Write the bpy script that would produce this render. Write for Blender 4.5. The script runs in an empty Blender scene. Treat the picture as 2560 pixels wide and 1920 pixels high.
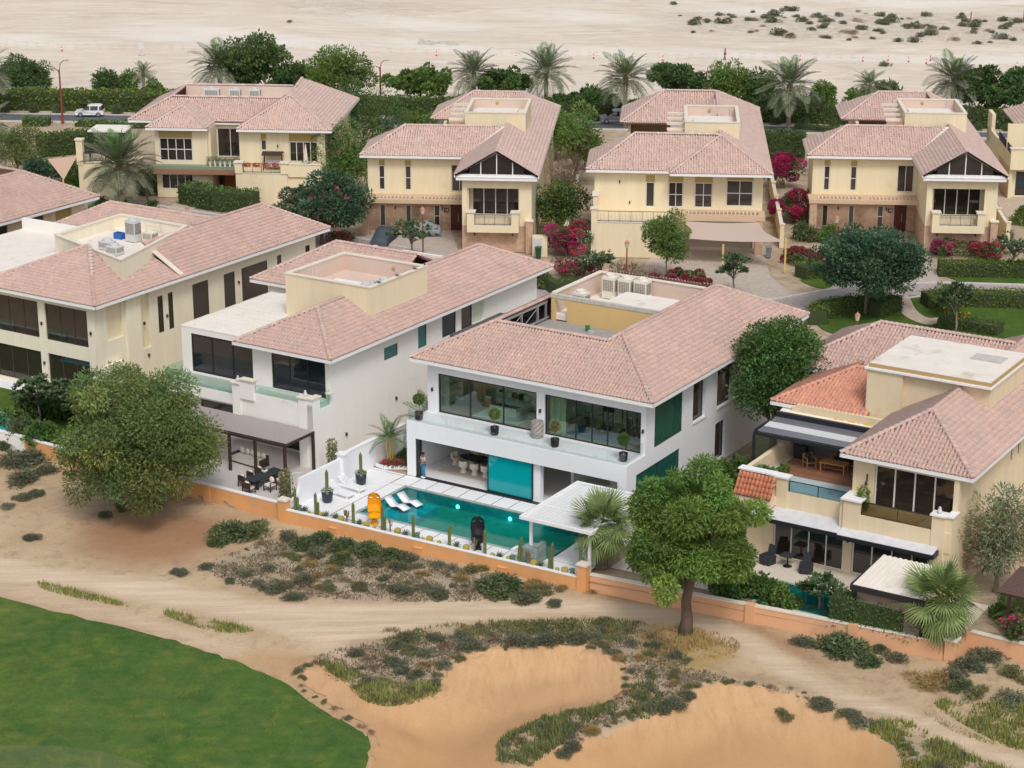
import bpy,math,random
import numpy as np
from mathutils import Vector,Matrix,noise as mnoise
from mathutils.geometry import delaunay_2d_cdt
scene=bpy.context.scene
R=math.radians
random.seed(7)
RNG=np.random.default_rng(11)
# ------------------------------------------------------------------ camera, sky, sun, exposure
CAM_H,PITCH,FPX=48.0,R(18.15),5050.0  # drone height, pitch below the horizon, focal length for a 2560 px wide picture
cam_data=bpy.data.cameras.new("camera")
cam=bpy.data.objects.new("camera",cam_data)
scene.collection.objects.link(cam)
cam.location=(0,0,CAM_H)
cam.rotation_euler=(R(90)-PITCH,0,0)
cam_data.sensor_width=36.0
cam_data.lens=36.0*FPX/2560.0
cam_data.clip_start,cam_data.clip_end=1.0,3000.0
scene.camera=cam
SUN_EL,SUN_AZ=R(52),R(168)  # azimuth clockwise from +Y (the view direction)
world=bpy.data.worlds.new("World")
scene.world=world
world.use_nodes=True
wn=world.node_tree
wn.nodes.clear()
sky=wn.nodes.new("ShaderNodeTexSky")
sky.sky_type='NISHITA'
sky.sun_disc=False
sky.sun_elevation,sky.sun_rotation=SUN_EL,SUN_AZ
sky.air_density,sky.dust_density,sky.ozone_density=1.0,3.0,1.0
hs=wn.nodes.new("ShaderNodeHueSaturation")
hs.inputs["Saturation"].default_value=0.36  # milky, thinly overcast sky
bg=wn.nodes.new("ShaderNodeBackground")
bg.inputs["Strength"].default_value=0.15
wo=wn.nodes.new("ShaderNodeOutputWorld")
wn.links.new(sky.outputs[0],hs.inputs["Color"])
wn.links.new(hs.outputs[0],bg.inputs[0])
wn.links.new(bg.outputs[0],wo.inputs[0])
sun_data=bpy.data.lights.new("sun",'SUN')
sun_data.energy=1.4
sun_data.angle=R(14)
sun_data.color=(1.0,0.97,0.925)
sun=bpy.data.objects.new("sun",sun_data)
scene.collection.objects.link(sun)
sun.rotation_euler=(R(90)-SUN_EL,0,R(180)-SUN_AZ)
sun.location=(0,100,120)
vs=scene.view_settings
vs.view_transform,vs.look,vs.exposure,vs.gamma='Standard','None',0.0,1.0
vs.use_curve_mapping=False
scene.cycles.max_bounces=8
scene.cycles.transparent_max_bounces=12
scene.cycles.glossy_bounces=3
scene.cycles.transmission_bounces=4
scene.cycles.caustics_reflective=scene.cycles.caustics_refractive=False
scene.cycles.use_denoising=True
# ------------------------------------------------------------------ frames and object helpers
C=scene.collection
class Frame:  # a local ground frame: u along a house front, v into its depth
    def __init__(s,az,ou=0.,ov=0.):
        s.az,s.ou,s.ov=R(az),ou,ov
        s.ca,s.sa=math.cos(s.az),math.sin(s.az)
    def w(s,u,v,z=0.):
        u,v=u+s.ou,v+s.ov
        return Vector((u*s.ca+v*s.sa,-u*s.sa+v*s.ca,z))
    def inv(s,x,y):
        return x*s.ca-y*s.sa-s.ou,x*s.sa+y*s.ca-s.ov
WF=Frame(0)
FF=Frame(31.9,-73,104)  # front row of villas
KF=Frame(4.5)  # back row of villas
def ray(px,py):
    x,y=(px-1280)/FPX,-(py-960)/FPX
    c,s=math.cos(PITCH),math.sin(PITCH)
    return x,c+y*s,-s+y*c
def G(px,py,z=0.):  # ground point seen at a place of the photograph
    d=ray(px,py);t=(z-CAM_H)/d[2]
    return Vector((d[0]*t,d[1]*t,z))
class MB:  # mesh builder
    def __init__(s):s.v,s.f,s.m,s.c=[],[],[],[]
    def add(s,vs,fs,m=0,col=None):
        b=len(s.v);s.v+=[tuple(p) for p in vs]
        for f in fs:
            s.f.append(tuple(b+i for i in f));s.m.append(m);s.c.append(col)
        return s
    def box(s,x0,y0,z0,x1,y1,z1,m=0,col=None):
        return s.add([(x0,y0,z0),(x1,y0,z0),(x1,y1,z0),(x0,y1,z0),(x0,y0,z1),(x1,y0,z1),(x1,y1,z1),(x0,y1,z1)],
                     [(0,3,2,1),(4,5,6,7),(0,1,5,4),(1,2,6,5),(2,3,7,6),(3,0,4,7)],m,col)
    def cbox(s,cx,cy,z0,dx,dy,dz,m=0):return s.box(cx-dx/2,cy-dy/2,z0,cx+dx/2,cy+dy/2,z0+dz,m)
    def quad(s,a,b,c,d,m=0,col=None):return s.add([a,b,c,d],[(0,1,2,3)],m,col)
    def poly(s,pts,m=0):return s.add(pts,[tuple(range(len(pts)))],m)
    def prism(s,pts,z0,z1,m=0):
        n=len(pts)
        return s.add([(p[0],p[1],z0) for p in pts]+[(p[0],p[1],z1) for p in pts],
              [tuple(range(n-1,-1,-1)),tuple(range(n,2*n))]+[(i,(i+1)%n,n+(i+1)%n,n+i) for i in range(n)],m)
    def extrude(s,pts,d,m=0):  # polygon of 3-D points swept by vector d
        n=len(pts);d=Vector(d);P=[Vector(p) for p in pts]
        return s.add(P+[p+d for p in P],
              [tuple(range(n-1,-1,-1)),tuple(range(n,2*n))]+[(i,(i+1)%n,n+(i+1)%n,n+i) for i in range(n)],m)
    def rings(s,R_,cap=True,m=0,col=None):  # loft closed rings
        n=len(R_[0]);b=len(s.v);fs=[]
        for r in R_:s.v+=[tuple(p) for p in r]
        for k in range(len(R_)-1):
            for i in range(n):
                j=(i+1)%n
                fs.append((b+k*n+i,b+k*n+j,b+(k+1)*n+j,b+(k+1)*n+i))
        if cap:
            fs.append(tuple(b+i for i in range(n-1,-1,-1)))
            fs.append(tuple(b+(len(R_)-1)*n+i for i in range(n)))
        s.f+=fs;s.m+=[m]*len(fs);s.c+=[col]*len(fs)
        return s
    def tube(s,pts,rad,n=8,m=0,cap=True):
        P=[Vector(p) for p in pts]
        rad=rad if isinstance(rad,(list,tuple)) else [rad]*len(P)
        out=[];ref=None
        for i,p in enumerate(P):
            t=(P[min(i+1,len(P)-1)]-P[max(i-1,0)]).normalized()
            if ref is None:ref=Vector((1,0,0)) if abs(t.x)<.9 else Vector((0,1,0))
            a=(ref-t*ref.dot(t)).normalized();ref=a;b=t.cross(a)
            out.append([p+(a*math.cos(q*2*math.pi/n)+b*math.sin(q*2*math.pi/n))*rad[i] for q in range(n)])
        return s.rings(out,cap,m)
    def lathe(s,prof,cx=0.,cy=0.,z=0.,n=14,m=0,sq=False):
        o=math.pi/4 if sq else 0
        return s.rings([[(cx+r*math.cos(o+q*2*math.pi/n),cy+r*math.sin(o+q*2*math.pi/n),z+h) for q in range(n)] for r,h in prof],True,m)
    def ball(s,c,rx,ry,rz,n=10,k=6,m=0):
        prof=[[(c[0]+rx*math.sin(a)*math.cos(q*2*math.pi/n),c[1]+ry*math.sin(a)*math.sin(q*2*math.pi/n),c[2]-rz*math.cos(a)) for q in range(n)]
                for a in [math.pi*(i+.12)/(k+.24) for i in range(k+1)]]
        return s.rings(prof,True,m)
    def xform(s,fn):
        s.v=[tuple(fn(Vector(p))) for p in s.v];return s
    def mesh(s,name,mats,smooth=False,off=(0,0,0)):
        me=bpy.data.meshes.new(name)
        me.from_pydata([(p[0]-off[0],p[1]-off[1],p[2]-off[2]) for p in s.v],[],s.f)
        for mt in (mats if isinstance(mats,(list,tuple)) else [mats]):me.materials.append(mt)
        me.polygons.foreach_set("material_index",s.m)
        if smooth:me.polygons.foreach_set("use_smooth",[True]*len(s.f))
        if any(c is not None for c in s.c):
            ca=me.color_attributes.new("tint",'FLOAT_COLOR','CORNER')
            buf=[]
            for f,c in zip(s.f,s.c):buf+=[*(c or (1,1,1)),1.0]*len(f)
            ca.data.foreach_set("color",buf)
        me.update()
        return me
def tag(o,label=None,cat=None,group=None,kind=None):
    if label:o["label"]=label
    if cat:o["category"]=cat
    if group:o["group"]=group
    if kind:o["kind"]=kind
    return o
def link(name,me,parent=None):
    o=bpy.data.objects.new(name,me);C.objects.link(o)
    if parent is not None:o.parent=parent
    return o
def thing(name,label,cat,fr,u,v,z=0.,rz=0.,group=None):  # an Empty at the base of a thing
    o=link(name,None)
    o.location=fr.w(u,v,z);o.rotation_euler=(0,0,-fr.az+rz)
    o["ou"],o["ov"],o["oz"]=u,v,z
    o.empty_display_size=.3
    return tag(o,label,cat,group)
def part(name,mb,mats,parent,local=False,smooth=False,label=None,kind=None):
    """mesh part; geometry given in the thing's frame coordinates unless local"""
    off=(0,0,0)
    if not local:
        top=parent if parent.parent is None else parent.parent
        off=(top["ou"],top["ov"],top["oz"])
    o=link(name,mb.mesh(name,mats,smooth,off) if isinstance(mb,MB) else mb,parent)
    if label:o["label"]=label
    if kind:o["kind"]=kind
    return o
def solo(name,mb,mats,label,cat,fr,u,v,z=0.,rz=0.,group=None,smooth=False,kind=None,local=True):
    off=(0,0,0) if local else (u,v,z)
    o=link(name,mb.mesh(name,mats,smooth,off) if isinstance(mb,MB) else mb)
    o.location=fr.w(u,v,z);o.rotation_euler=(0,0,-fr.az+rz)
    return tag(o,label,cat,group,kind)
def struct(name,mb,mats,fr=WF,smooth=False):
    o=link(name,mb.mesh(name,mats,smooth) if isinstance(mb,MB) else mb)
    o.location=fr.w(-fr.ou,-fr.ov,0) if False else (0,0,0)
    if fr is not WF:
        o.location=fr.w(0,0,0);o.rotation_euler=(0,0,-fr.az)
    o["kind"]="structure"
    return o
def dup(root,label=None):
    r=root.copy();C.objects.link(r)
    if label:r["label"]=label
    for ch in root.children:
        c=ch.copy();C.objects.link(c);c.parent=r
        for g in ch.children:
            d=g.copy();C.objects.link(d);d.parent=c
    return r
# ------------------------------------------------------------------ materials
MATS={}
def mat(name,base,rough=.7,var=0.,vscale=3.,bump=0.,bscale=30.,spec=.4,metal=0.,tint=False,stretch=None,dirt=None,trans=0.):
    """painted / natural surface: base colour with fractal variation, fine relief, optional stains with a shape of their own"""
    if name in MATS:return MATS[name]
    m=bpy.data.materials.new(name);m.use_nodes=True
    nt=m.node_tree;N,L=nt.nodes,nt.links
    b=N["Principled BSDF"]
    b.inputs["Roughness"].default_value=rough
    b.inputs["Specular IOR Level"].default_value=spec
    b.inputs["Metallic"].default_value=metal
    col=N.new("ShaderNodeRGB");col.outputs[0].default_value=(*base,1);out=col.outputs[0]
    tc=N.new("ShaderNodeTexCoord");vec=tc.outputs["Object"]
    if stretch:
        mp=N.new("ShaderNodeMapping");mp.inputs["Scale"].default_value=stretch
        L.new(vec,mp.inputs[0]);vec=mp.outputs[0]
    if tint:
        at=N.new("ShaderNodeAttribute");at.attribute_name="tint"
        mx=N.new("ShaderNodeMix");mx.data_type='RGBA';mx.blend_type='MULTIPLY';mx.inputs[0].default_value=1
        L.new(out,mx.inputs[6]);L.new(at.outputs["Color"],mx.inputs[7]);out=mx.outputs[2]
    if var:
        nz=N.new("ShaderNodeTexNoise");nz.inputs["Scale"].default_value=vscale;nz.inputs["Detail"].default_value=6
        nz.inputs["Roughness"].default_value=.65
        L.new(vec,nz.inputs["Vector"])
        rp=N.new("ShaderNodeMapRange");rp.inputs[1].default_value=.25;rp.inputs[2].default_value=.75
        rp.inputs[3].default_value=1-var;rp.inputs[4].default_value=1+var
        L.new(nz.outputs[0],rp.inputs[0])
        mx=N.new("ShaderNodeMix");mx.data_type='RGBA';mx.blend_type='MULTIPLY';mx.inputs[0].default_value=1
        L.new(out,mx.inputs[6]);L.new(rp.outputs[0],mx.inputs[7]);out=mx.outputs[2]
    if dirt:  # (colour, scale, threshold): stains / wear
        nz=N.new("ShaderNodeTexNoise");nz.inputs["Scale"].default_value=dirt[1];nz.inputs["Detail"].default_value=8
        L.new(tc.outputs["Object"],nz.inputs["Vector"])
        rp=N.new("ShaderNodeMapRange");rp.inputs[1].default_value=dirt[2];rp.inputs[2].default_value=dirt[2]+.15
        L.new(nz.outputs[0],rp.inputs[0])
        mx=N.new("ShaderNodeMix");mx.data_type='RGBA'
        mx.inputs[7].default_value=(*dirt[0],1)
        L.new(rp.outputs[0],mx.inputs[0]);L.new(out,mx.inputs[6]);out=mx.outputs[2]
    L.new(out,b.inputs["Base Color"])
    if bump:
        nz=N.new("ShaderNodeTexNoise");nz.inputs["Scale"].default_value=bscale;nz.inputs["Detail"].default_value=5
        L.new(vec,nz.inputs["Vector"])
        bp=N.new("ShaderNodeBump");bp.inputs["Strength"].default_value=bump;bp.inputs["Distance"].default_value=.05
        L.new(nz.outputs[0],bp.inputs["Height"]);L.new(bp.outputs[0],b.inputs["Normal"])
    if trans:  # leaves let some light through
        tr=N.new("ShaderNodeBsdfTranslucent");L.new(out,tr.inputs[0])
        ms=N.new("ShaderNodeMixShader");ms.inputs[0].default_value=trans
        o=N["Material Output"]
        L.new(b.outputs[0],ms.inputs[1]);L.new(tr.outputs[0],ms.inputs[2]);L.new(ms.outputs[0],o.inputs[0])
    MATS[name]=m
    return m
def glass(name,tintc,refl=1.0,rough=.0,body=None,bodyamt=0.):
    """clear or tinted pane: transparent with fresnel reflection, optional coloured film"""
    if name in MATS:return MATS[name]
    m=bpy.data.materials.new(name);m.use_nodes=True
    nt=m.node_tree;N,L=nt.nodes,nt.links;N.clear()
    o=N.new("ShaderNodeOutputMaterial");tr=N.new("ShaderNodeBsdfTransparent");tr.inputs[0].default_value=(*tintc,1)
    gl=N.new("ShaderNodeBsdfGlossy");gl.inputs["Roughness"].default_value=rough
    lw=N.new("ShaderNodeLayerWeight");pw_=N.new("ShaderNodeMath");pw_.operation='POWER';pw_.inputs[1].default_value=5;L.new(lw.outputs["Facing"],pw_.inputs[0])
    ma=N.new("ShaderNodeMath");ma.operation='MULTIPLY_ADD';ma.inputs[1].default_value=.95;ma.inputs[2].default_value=.045;L.new(pw_.outputs[0],ma.inputs[0])
    mul=N.new("ShaderNodeMath");mul.operation='MULTIPLY';mul.inputs[1].default_value=refl;mul.use_clamp=True
    L.new(ma.outputs[0],mul.inputs[0])
    first=tr.outputs[0]
    if body:
        df=N.new("ShaderNodeBsdfDiffuse");df.inputs[0].default_value=(*body,1)
        m0=N.new("ShaderNodeMixShader");m0.inputs[0].default_value=bodyamt
        L.new(first,m0.inputs[1]);L.new(df.outputs[0],m0.inputs[2]);first=m0.outputs[0]
    mx=N.new("ShaderNodeMixShader")
    L.new(mul.outputs[0],mx.inputs[0]);L.new(first,mx.inputs[1]);L.new(gl.outputs[0],mx.inputs[2]);L.new(mx.outputs[0],o.inputs[0])
    MATS[name]=m
    return m
def brickmat(name,c1,c2,mortar,w,h,gap,rough=.8,bump=.4,plane='xz',var=.2,offset=.5,msize=None):
    if name in MATS:return MATS[name]
    m=bpy.data.materials.new(name);m.use_nodes=True
    nt=m.node_tree;N,L=nt.nodes,nt.links;b=N["Principled BSDF"];b.inputs["Roughness"].default_value=rough
    tc=N.new("ShaderNodeTexCoord");sp=N.new("ShaderNodeSeparateXYZ");cb=N.new("ShaderNodeCombineXYZ")
    L.new(tc.outputs["Object"],sp.inputs[0])
    if plane=='xz':  # walls: run along x+y, rise along z
        ad=N.new("ShaderNodeMath");L.new(sp.outputs[0],ad.inputs[0]);L.new(sp.outputs[1],ad.inputs[1])
        L.new(ad.outputs[0],cb.inputs[0]);L.new(sp.outputs[2],cb.inputs[1])
    else:
        L.new(sp.outputs[0],cb.inputs[0]);L.new(sp.outputs[1],cb.inputs[1])
    br=N.new("ShaderNodeTexBrick");br.inputs["Scale"].default_value=1;br.inputs["Brick Width"].default_value=w
    br.inputs["Row Height"].default_value=h;br.inputs["Mortar Size"].default_value=gap;br.offset=offset
    br.inputs["Color1"].default_value=(*c1,1);br.inputs["Color2"].default_value=(*c2,1);br.inputs["Mortar"].default_value=(*mortar,1)
    br.inputs["Bias"].default_value=0
    L.new(cb.outputs[0],br.inputs["Vector"])
    nz=N.new("ShaderNodeTexNoise");nz.inputs["Scale"].default_value=2.2;nz.inputs["Detail"].default_value=7
    L.new(tc.outputs["Object"],nz.inputs["Vector"])
    rp=N.new("ShaderNodeMapRange");rp.inputs[1].default_value=.3;rp.inputs[2].default_value=.7;rp.inputs[3].default_value=1-var;rp.inputs[4].default_value=1+var
    L.new(nz.outputs[0],rp.inputs[0])
    mx=N.new("ShaderNodeMix");mx.data_type='RGBA';mx.blend_type='MULTIPLY';mx.inputs[0].default_value=1
    L.new(br.outputs[0],mx.inputs[6]);L.new(rp.outputs[0],mx.inputs[7]);L.new(mx.outputs[2],b.inputs["Base Color"])
    if bump:
        bp=N.new("ShaderNodeBump");bp.inputs["Strength"].default_value=bump;bp.inputs["Distance"].default_value=.02;bp.invert=True
        L.new(br.outputs["Fac"],bp.inputs["Height"]);L.new(bp.outputs[0],b.inputs["Normal"])
    MATS[name]=m
    return m
m_white=mat("white_render",(.81,.815,.84),.75,var=.02,vscale=.7,stretch=(2,2,.22),bump=.05,bscale=60)
m_cream=mat("cream_white_render",(.84,.82,.77),.8,var=.025,vscale=.7,stretch=(2.2,2.2,.2),bump=.08,bscale=50,dirt=((.76,.73,.66),.8,.64))
m_butter=mat("buttery_cream_render",(.775,.665,.455),.85,var=.07,vscale=.7,stretch=(2.2,2.2,.2),bump=.1,bscale=45,dirt=((.70,.585,.39),.7,.63))
m_creamA=mat("warm_cream_render",(.80,.735,.575),.8,var=.06,vscale=.7,stretch=(2.2,2.2,.2),bump=.08,bscale=50,dirt=((.73,.66,.50),.8,.62))
m_yellow=mat("sand_yellow_render",(.74,.61,.415),.85,var=.08,vscale=.7,bump=.1,bscale=40,stretch=(2,2,.2),dirt=((.64,.50,.31),.6,.62))
m_yellow2=mat("deep_yellow_render",(.66,.46,.20),.85,var=.06,vscale=.6,bump=.1,bscale=40,dirt=((.5,.38,.22),1.2,.66))
m_ochre=mat("ochre_recess_paint",(.46,.34,.13),.85,var=.05,vscale=1)
m_pinkwall=mat("pink_beige_render",(.64,.50,.42),.85,var=.05,vscale=.7,bump=.1,bscale=40,stretch=(1,1,.35))
m_trim=mat("white_trim_paint",(.82,.81,.80),.6,var=.03,vscale=2)
m_cap=mat("pale_stone_coping",(.74,.67,.56),.8,var=.06,vscale=2,bump=.1)
m_fasciaC=mat("beige_canopy_paint",(.60,.43,.29),.8,var=.05)
m_orange=mat("orange_wall_render",(.74,.37,.15),.85,var=.08,vscale=.6,bump=.1,bscale=40,dirt=((.62,.36,.20),.5,.60))
m_peach=mat("peach_wall_render",(.74,.41,.23),.85,var=.08,vscale=.6,bump=.1,bscale=40,dirt=((.60,.36,.22),.6,.60))
m_under=mat("tile_bed_mortar",(.26,.13,.10),.9,var=.1)
m_tile=mat("clay_roof_tile",(.545,.39,.335),.75,var=.09,vscale=.5,tint=True,spec=.25,dirt=((.47,.36,.32),.7,.66))
m_tileR=mat("new_clay_roof_tile",(.60,.23,.13),.75,var=.14,vscale=2.0,tint=True,spec=.25,dirt=((.30,.14,.11),1.4,.58))
m_mortar=mat("white_lime_mortar",(.72,.64,.54),.9,var=.1)
m_flat=mat("pale_roof_membrane",(.78,.72,.64),.85,var=.07,vscale=.7,dirt=((.62,.55,.46),.8,.6))
m_screed=mat("grey_gravel_screed",(.34,.32,.30),.95,var=.35,vscale=14,bump=.4,bscale=40)
m_glassD=mat("dark_tinted_glass",(.026,.020,.017),.04,spec=.8,bump=.05,bscale=.7)
m_glassB=mat("blue_black_glass",(.014,.019,.027),.04,spec=.9,bump=.05,bscale=.7)
m_glassW=mat("grey_brown_glass",(.055,.043,.036),.06,spec=.8,bump=.05,bscale=.7)
m_glassT=mat("frosted_teal_glass",(.045,.17,.165),.25,spec=.5)
m_glassC=glass("clear_window_glass",(.78,.91,.87),1.9)
m_glassR=glass("clear_balustrade_glass",(.93,.965,.955),1.3)
m_glassG=glass("green_balustrade_glass",(.80,.93,.89),1.0)
m_glassS=glass("smoked_balustrade_glass",(.55,.52,.42),1.2)
m_teal=glass("turquoise_film_glass",(.0,.50,.52),1.4,body=(.0,.42,.46),bodyamt=.75)
m_frameD=mat("black_aluminium",(.02,.022,.026),.4)
m_frameB=mat("brown_aluminium",(.07,.045,.035),.45)
m_frameW=mat("white_upvc",(.75,.72,.68),.5)
m_iron=mat("dark_iron_railing",(.04,.04,.05),.5)
m_steel=mat("galvanised_steel",(.45,.46,.48),.4,metal=.6,var=.1)
m_ac=mat("cream_ac_casing",(.72,.68,.60),.6,var=.05)
m_acgrey=mat("grey_ac_casing",(.60,.60,.60),.6,var=.05)
m_grill=mat("ac_grille",(.20,.17,.12),.7)
m_concrete=mat("bare_concrete",(.52,.49,.45),.9,var=.2,vscale=3,bump=.2)
m_stone=brickmat("split_stone_cladding",(.66,.44,.29),(.56,.38,.27),(.40,.27,.18),.42,.085,.008,var=.16,bump=.6)
m_woodD=mat("oak_door_wood",(.40,.13,.03),.5,var=.2,vscale=2,stretch=(6,6,.5))
m_woodR=mat("mahogany_door_wood",(.10,.025,.018),.4,var=.2,vscale=2,stretch=(6,6,.5))
m_teak=mat("teak_wood",(.40,.20,.07),.55,var=.2,vscale=4,stretch=(1,8,8))
m_decking=mat("brown_deck_boards",(.27,.13,.075),.7,var=.2,vscale=3,stretch=(.5,9,9))
m_greydeck=mat("grey_timber_tiles",(.56,.51,.48),.7,var=.14,vscale=2,stretch=(.6,7,7))
m_black=mat("black_plastic",(.015,.015,.018),.45)
m_char=mat("charcoal_fabric",(.035,.038,.045),.9,var=.1)
m_linen=mat("off_white_linen",(.74,.69,.61),.95,var=.05,bump=.1)
m_boucle=mat("cream_boucle",(.70,.63,.53),.95,var=.08,bump=.2)
m_whiteP=mat("white_resin",(.84,.84,.84),.4)
m_brownM=mat("dark_brown_powder_coat",(.055,.033,.026),.5)
# ------------------------------------------------------------------ building kit
def wall(mb,axis,pos,th,a0,a1,z0,z1,holes=(),m=0):
    """wall slab with rectangular openings. axis 'x': runs along x, outer face at y=pos, thickness th (may be negative);
    axis 'y': runs along y, outer face at x=pos. holes: (a, b, zlow, zhigh)"""
    xs=sorted({a0,a1,*[min(max(h[0],a0),a1) for h in holes],*[min(max(h[1],a0),a1) for h in holes]})
    lo,hi=min(pos,pos+th),max(pos,pos+th)
    for xa,xb in zip(xs[:-1],xs[1:]):
        if xb-xa<1e-4:continue
        hs_=sorted([(max(h[2],z0),min(h[3],z1)) for h in holes if h[0]<=xa+1e-5 and h[1]>=xb-1e-5])
        z=z0;segs=[]
        for l,h in hs_:
            if l-z>1e-4:segs.append((z,l))
            z=max(z,h)
        if z1-z>1e-4:segs.append((z,z1))
        for l,h in segs:
            if axis=='x':mb.box(xa,lo,l,xb,hi,h,m)
            else:mb.box(lo,xa,l,hi,xb,h,m)
    return mb
def window(house,axis,pos,a,b,z0,z1,cols=1,rows=1,fm=None,gm=None,fw=.06,inset=.1,out=-1,splits=None,name="window",rowz=None):
    """frame as a part, each pane its child. out: direction (+1/-1 along the wall normal axis) of the outside"""
    fm,gm=fm or m_frameD,gm or m_glassD
    y=pos-out*inset
    bx=(lambda mb,s0,s1,l,h,d:mb.box(s0,y-d,l,s1,y+d,h)) if axis=='x' else (lambda mb,s0,s1,l,h,d:mb.box(y-d,s0,l,y+d,s1,h))
    mb=MB()
    g=.004
    bx(mb,a+g,a+fw,z0+g,z1-g,.04);bx(mb,b-fw,b-g,z0+g,z1-g,.04)
    bx(mb,a+fw,b-fw,z1-fw,z1-g,.038);bx(mb,a+fw,b-fw,z0+g,z0+fw,.038)
    ed=[a+fw]+(splits or [a+(b-a)*i/cols for i in range(1,cols)])+[b-fw]
    rz_=[z0+fw]+(rowz or [z0+(z1-z0)*i/rows for i in range(1,rows)])+[z1-fw]
    for e in ed[1:-1]:bx(mb,e-fw*.5,e+fw*.5,z0+fw,z1-fw,.036)
    for r in rz_[1:-1]:bx(mb,a+fw,b-fw,r-fw*.5,r+fw*.5,.030)
    w=part(name,mb,fm,house)
    for s0,s1 in zip(ed[:-1],ed[1:]):
        for l,h in zip(rz_[:-1],rz_[1:]):
            pm=MB();bx(pm,s0+.002,s1-.002,l+.002,h-.002,.008)
            part("pane",pm,gm,w)
    return w
# ---- clay tile roofs
TW,TL=.245,.35
PROF=[(0,-.03),(.02,.055),(.08,.10),(.14,.055),(.160,-.03),(.245,-.035)]
PROF2=[(0,-.03),(.04,.09),(.12,.09),(.160,-.03),(.245,-.035)]
def tile_template(prof):
    n=len(prof)
    v=[(x,-.05,h+.042) for x,h in prof]+[(x,TL,h) for x,h in prof]+[(x,-.05,h+.042-.04) for x,h in prof]
    f=[(i,i+1,n+i+1,n+i) for i in range(n-1)]+[(i+1,i,2*n+i,2*n+i+1) for i in range(n-1)]
    return np.array(v),np.array(f)
def inside(poly,x,y):
    r=np.zeros(x.shape,bool);n=len(poly)
    for i in range(n):
        (x1,y1),(x2,y2)=poly[i],poly[(i+1)%n]
        if y1==y2:continue
        c=((y1>y) !=(y2>y)) & (x<(x2-x1)*(y-y1)/(y2-y1)+x1)
        r ^= c
    return r
def np_mesh(name,verts,faces,mats,tint=None,smooth=False):
    """quad/tri mesh from numpy arrays; tint per face (n,3)"""
    me=bpy.data.meshes.new(name)
    nv,nf,k=len(verts),len(faces),faces.shape[1]
    me.vertices.add(nv);me.vertices.foreach_set("co",np.ascontiguousarray(verts,np.float32).ravel())
    me.loops.add(nf*k);me.loops.foreach_set("vertex_index",np.ascontiguousarray(faces,np.int32).ravel())
    me.polygons.add(nf);me.polygons.foreach_set("loop_start",np.arange(nf,dtype=np.int32)*k)
    try:me.polygons.foreach_set("loop_total",np.full(nf,k,np.int32))
    except Exception:pass
    if smooth:me.polygons.foreach_set("use_smooth",np.ones(nf,bool))
    for mt in (mats if isinstance(mats,(list,tuple)) else [mats]):me.materials.append(mt)
    if tint is not None:
        ca=me.color_attributes.new("tint",'FLOAT_COLOR','CORNER')
        t=np.ones((nf,k,4),np.float32);t[:,:,:3]=np.asarray(tint,np.float32)[:,None,:]
        ca.data.foreach_set("color",t.ravel())
    me.update(calc_edges=True);me.validate()
    return me
TINTS=np.array([(1.0,1.0,1.0),(1.04,1.03,1.02),(.97,.98,.99),(1.02,.97,.95),(.92,.94,.97),(1.08,1.07,1.06),(1.0,1.02,1.03),(1.06,.99,.96)])
_tile_meshes={}
def tile_var(k,tm):
    key=(k,tm.name)
    if key not in _tile_meshes:
        v,f=tile_template(PROF)
        _tile_meshes[key]=np_mesh("roof_tile",v,f,tm,np.tile(TINTS[k],(len(f),1)))
    return _tile_meshes[key]
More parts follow.
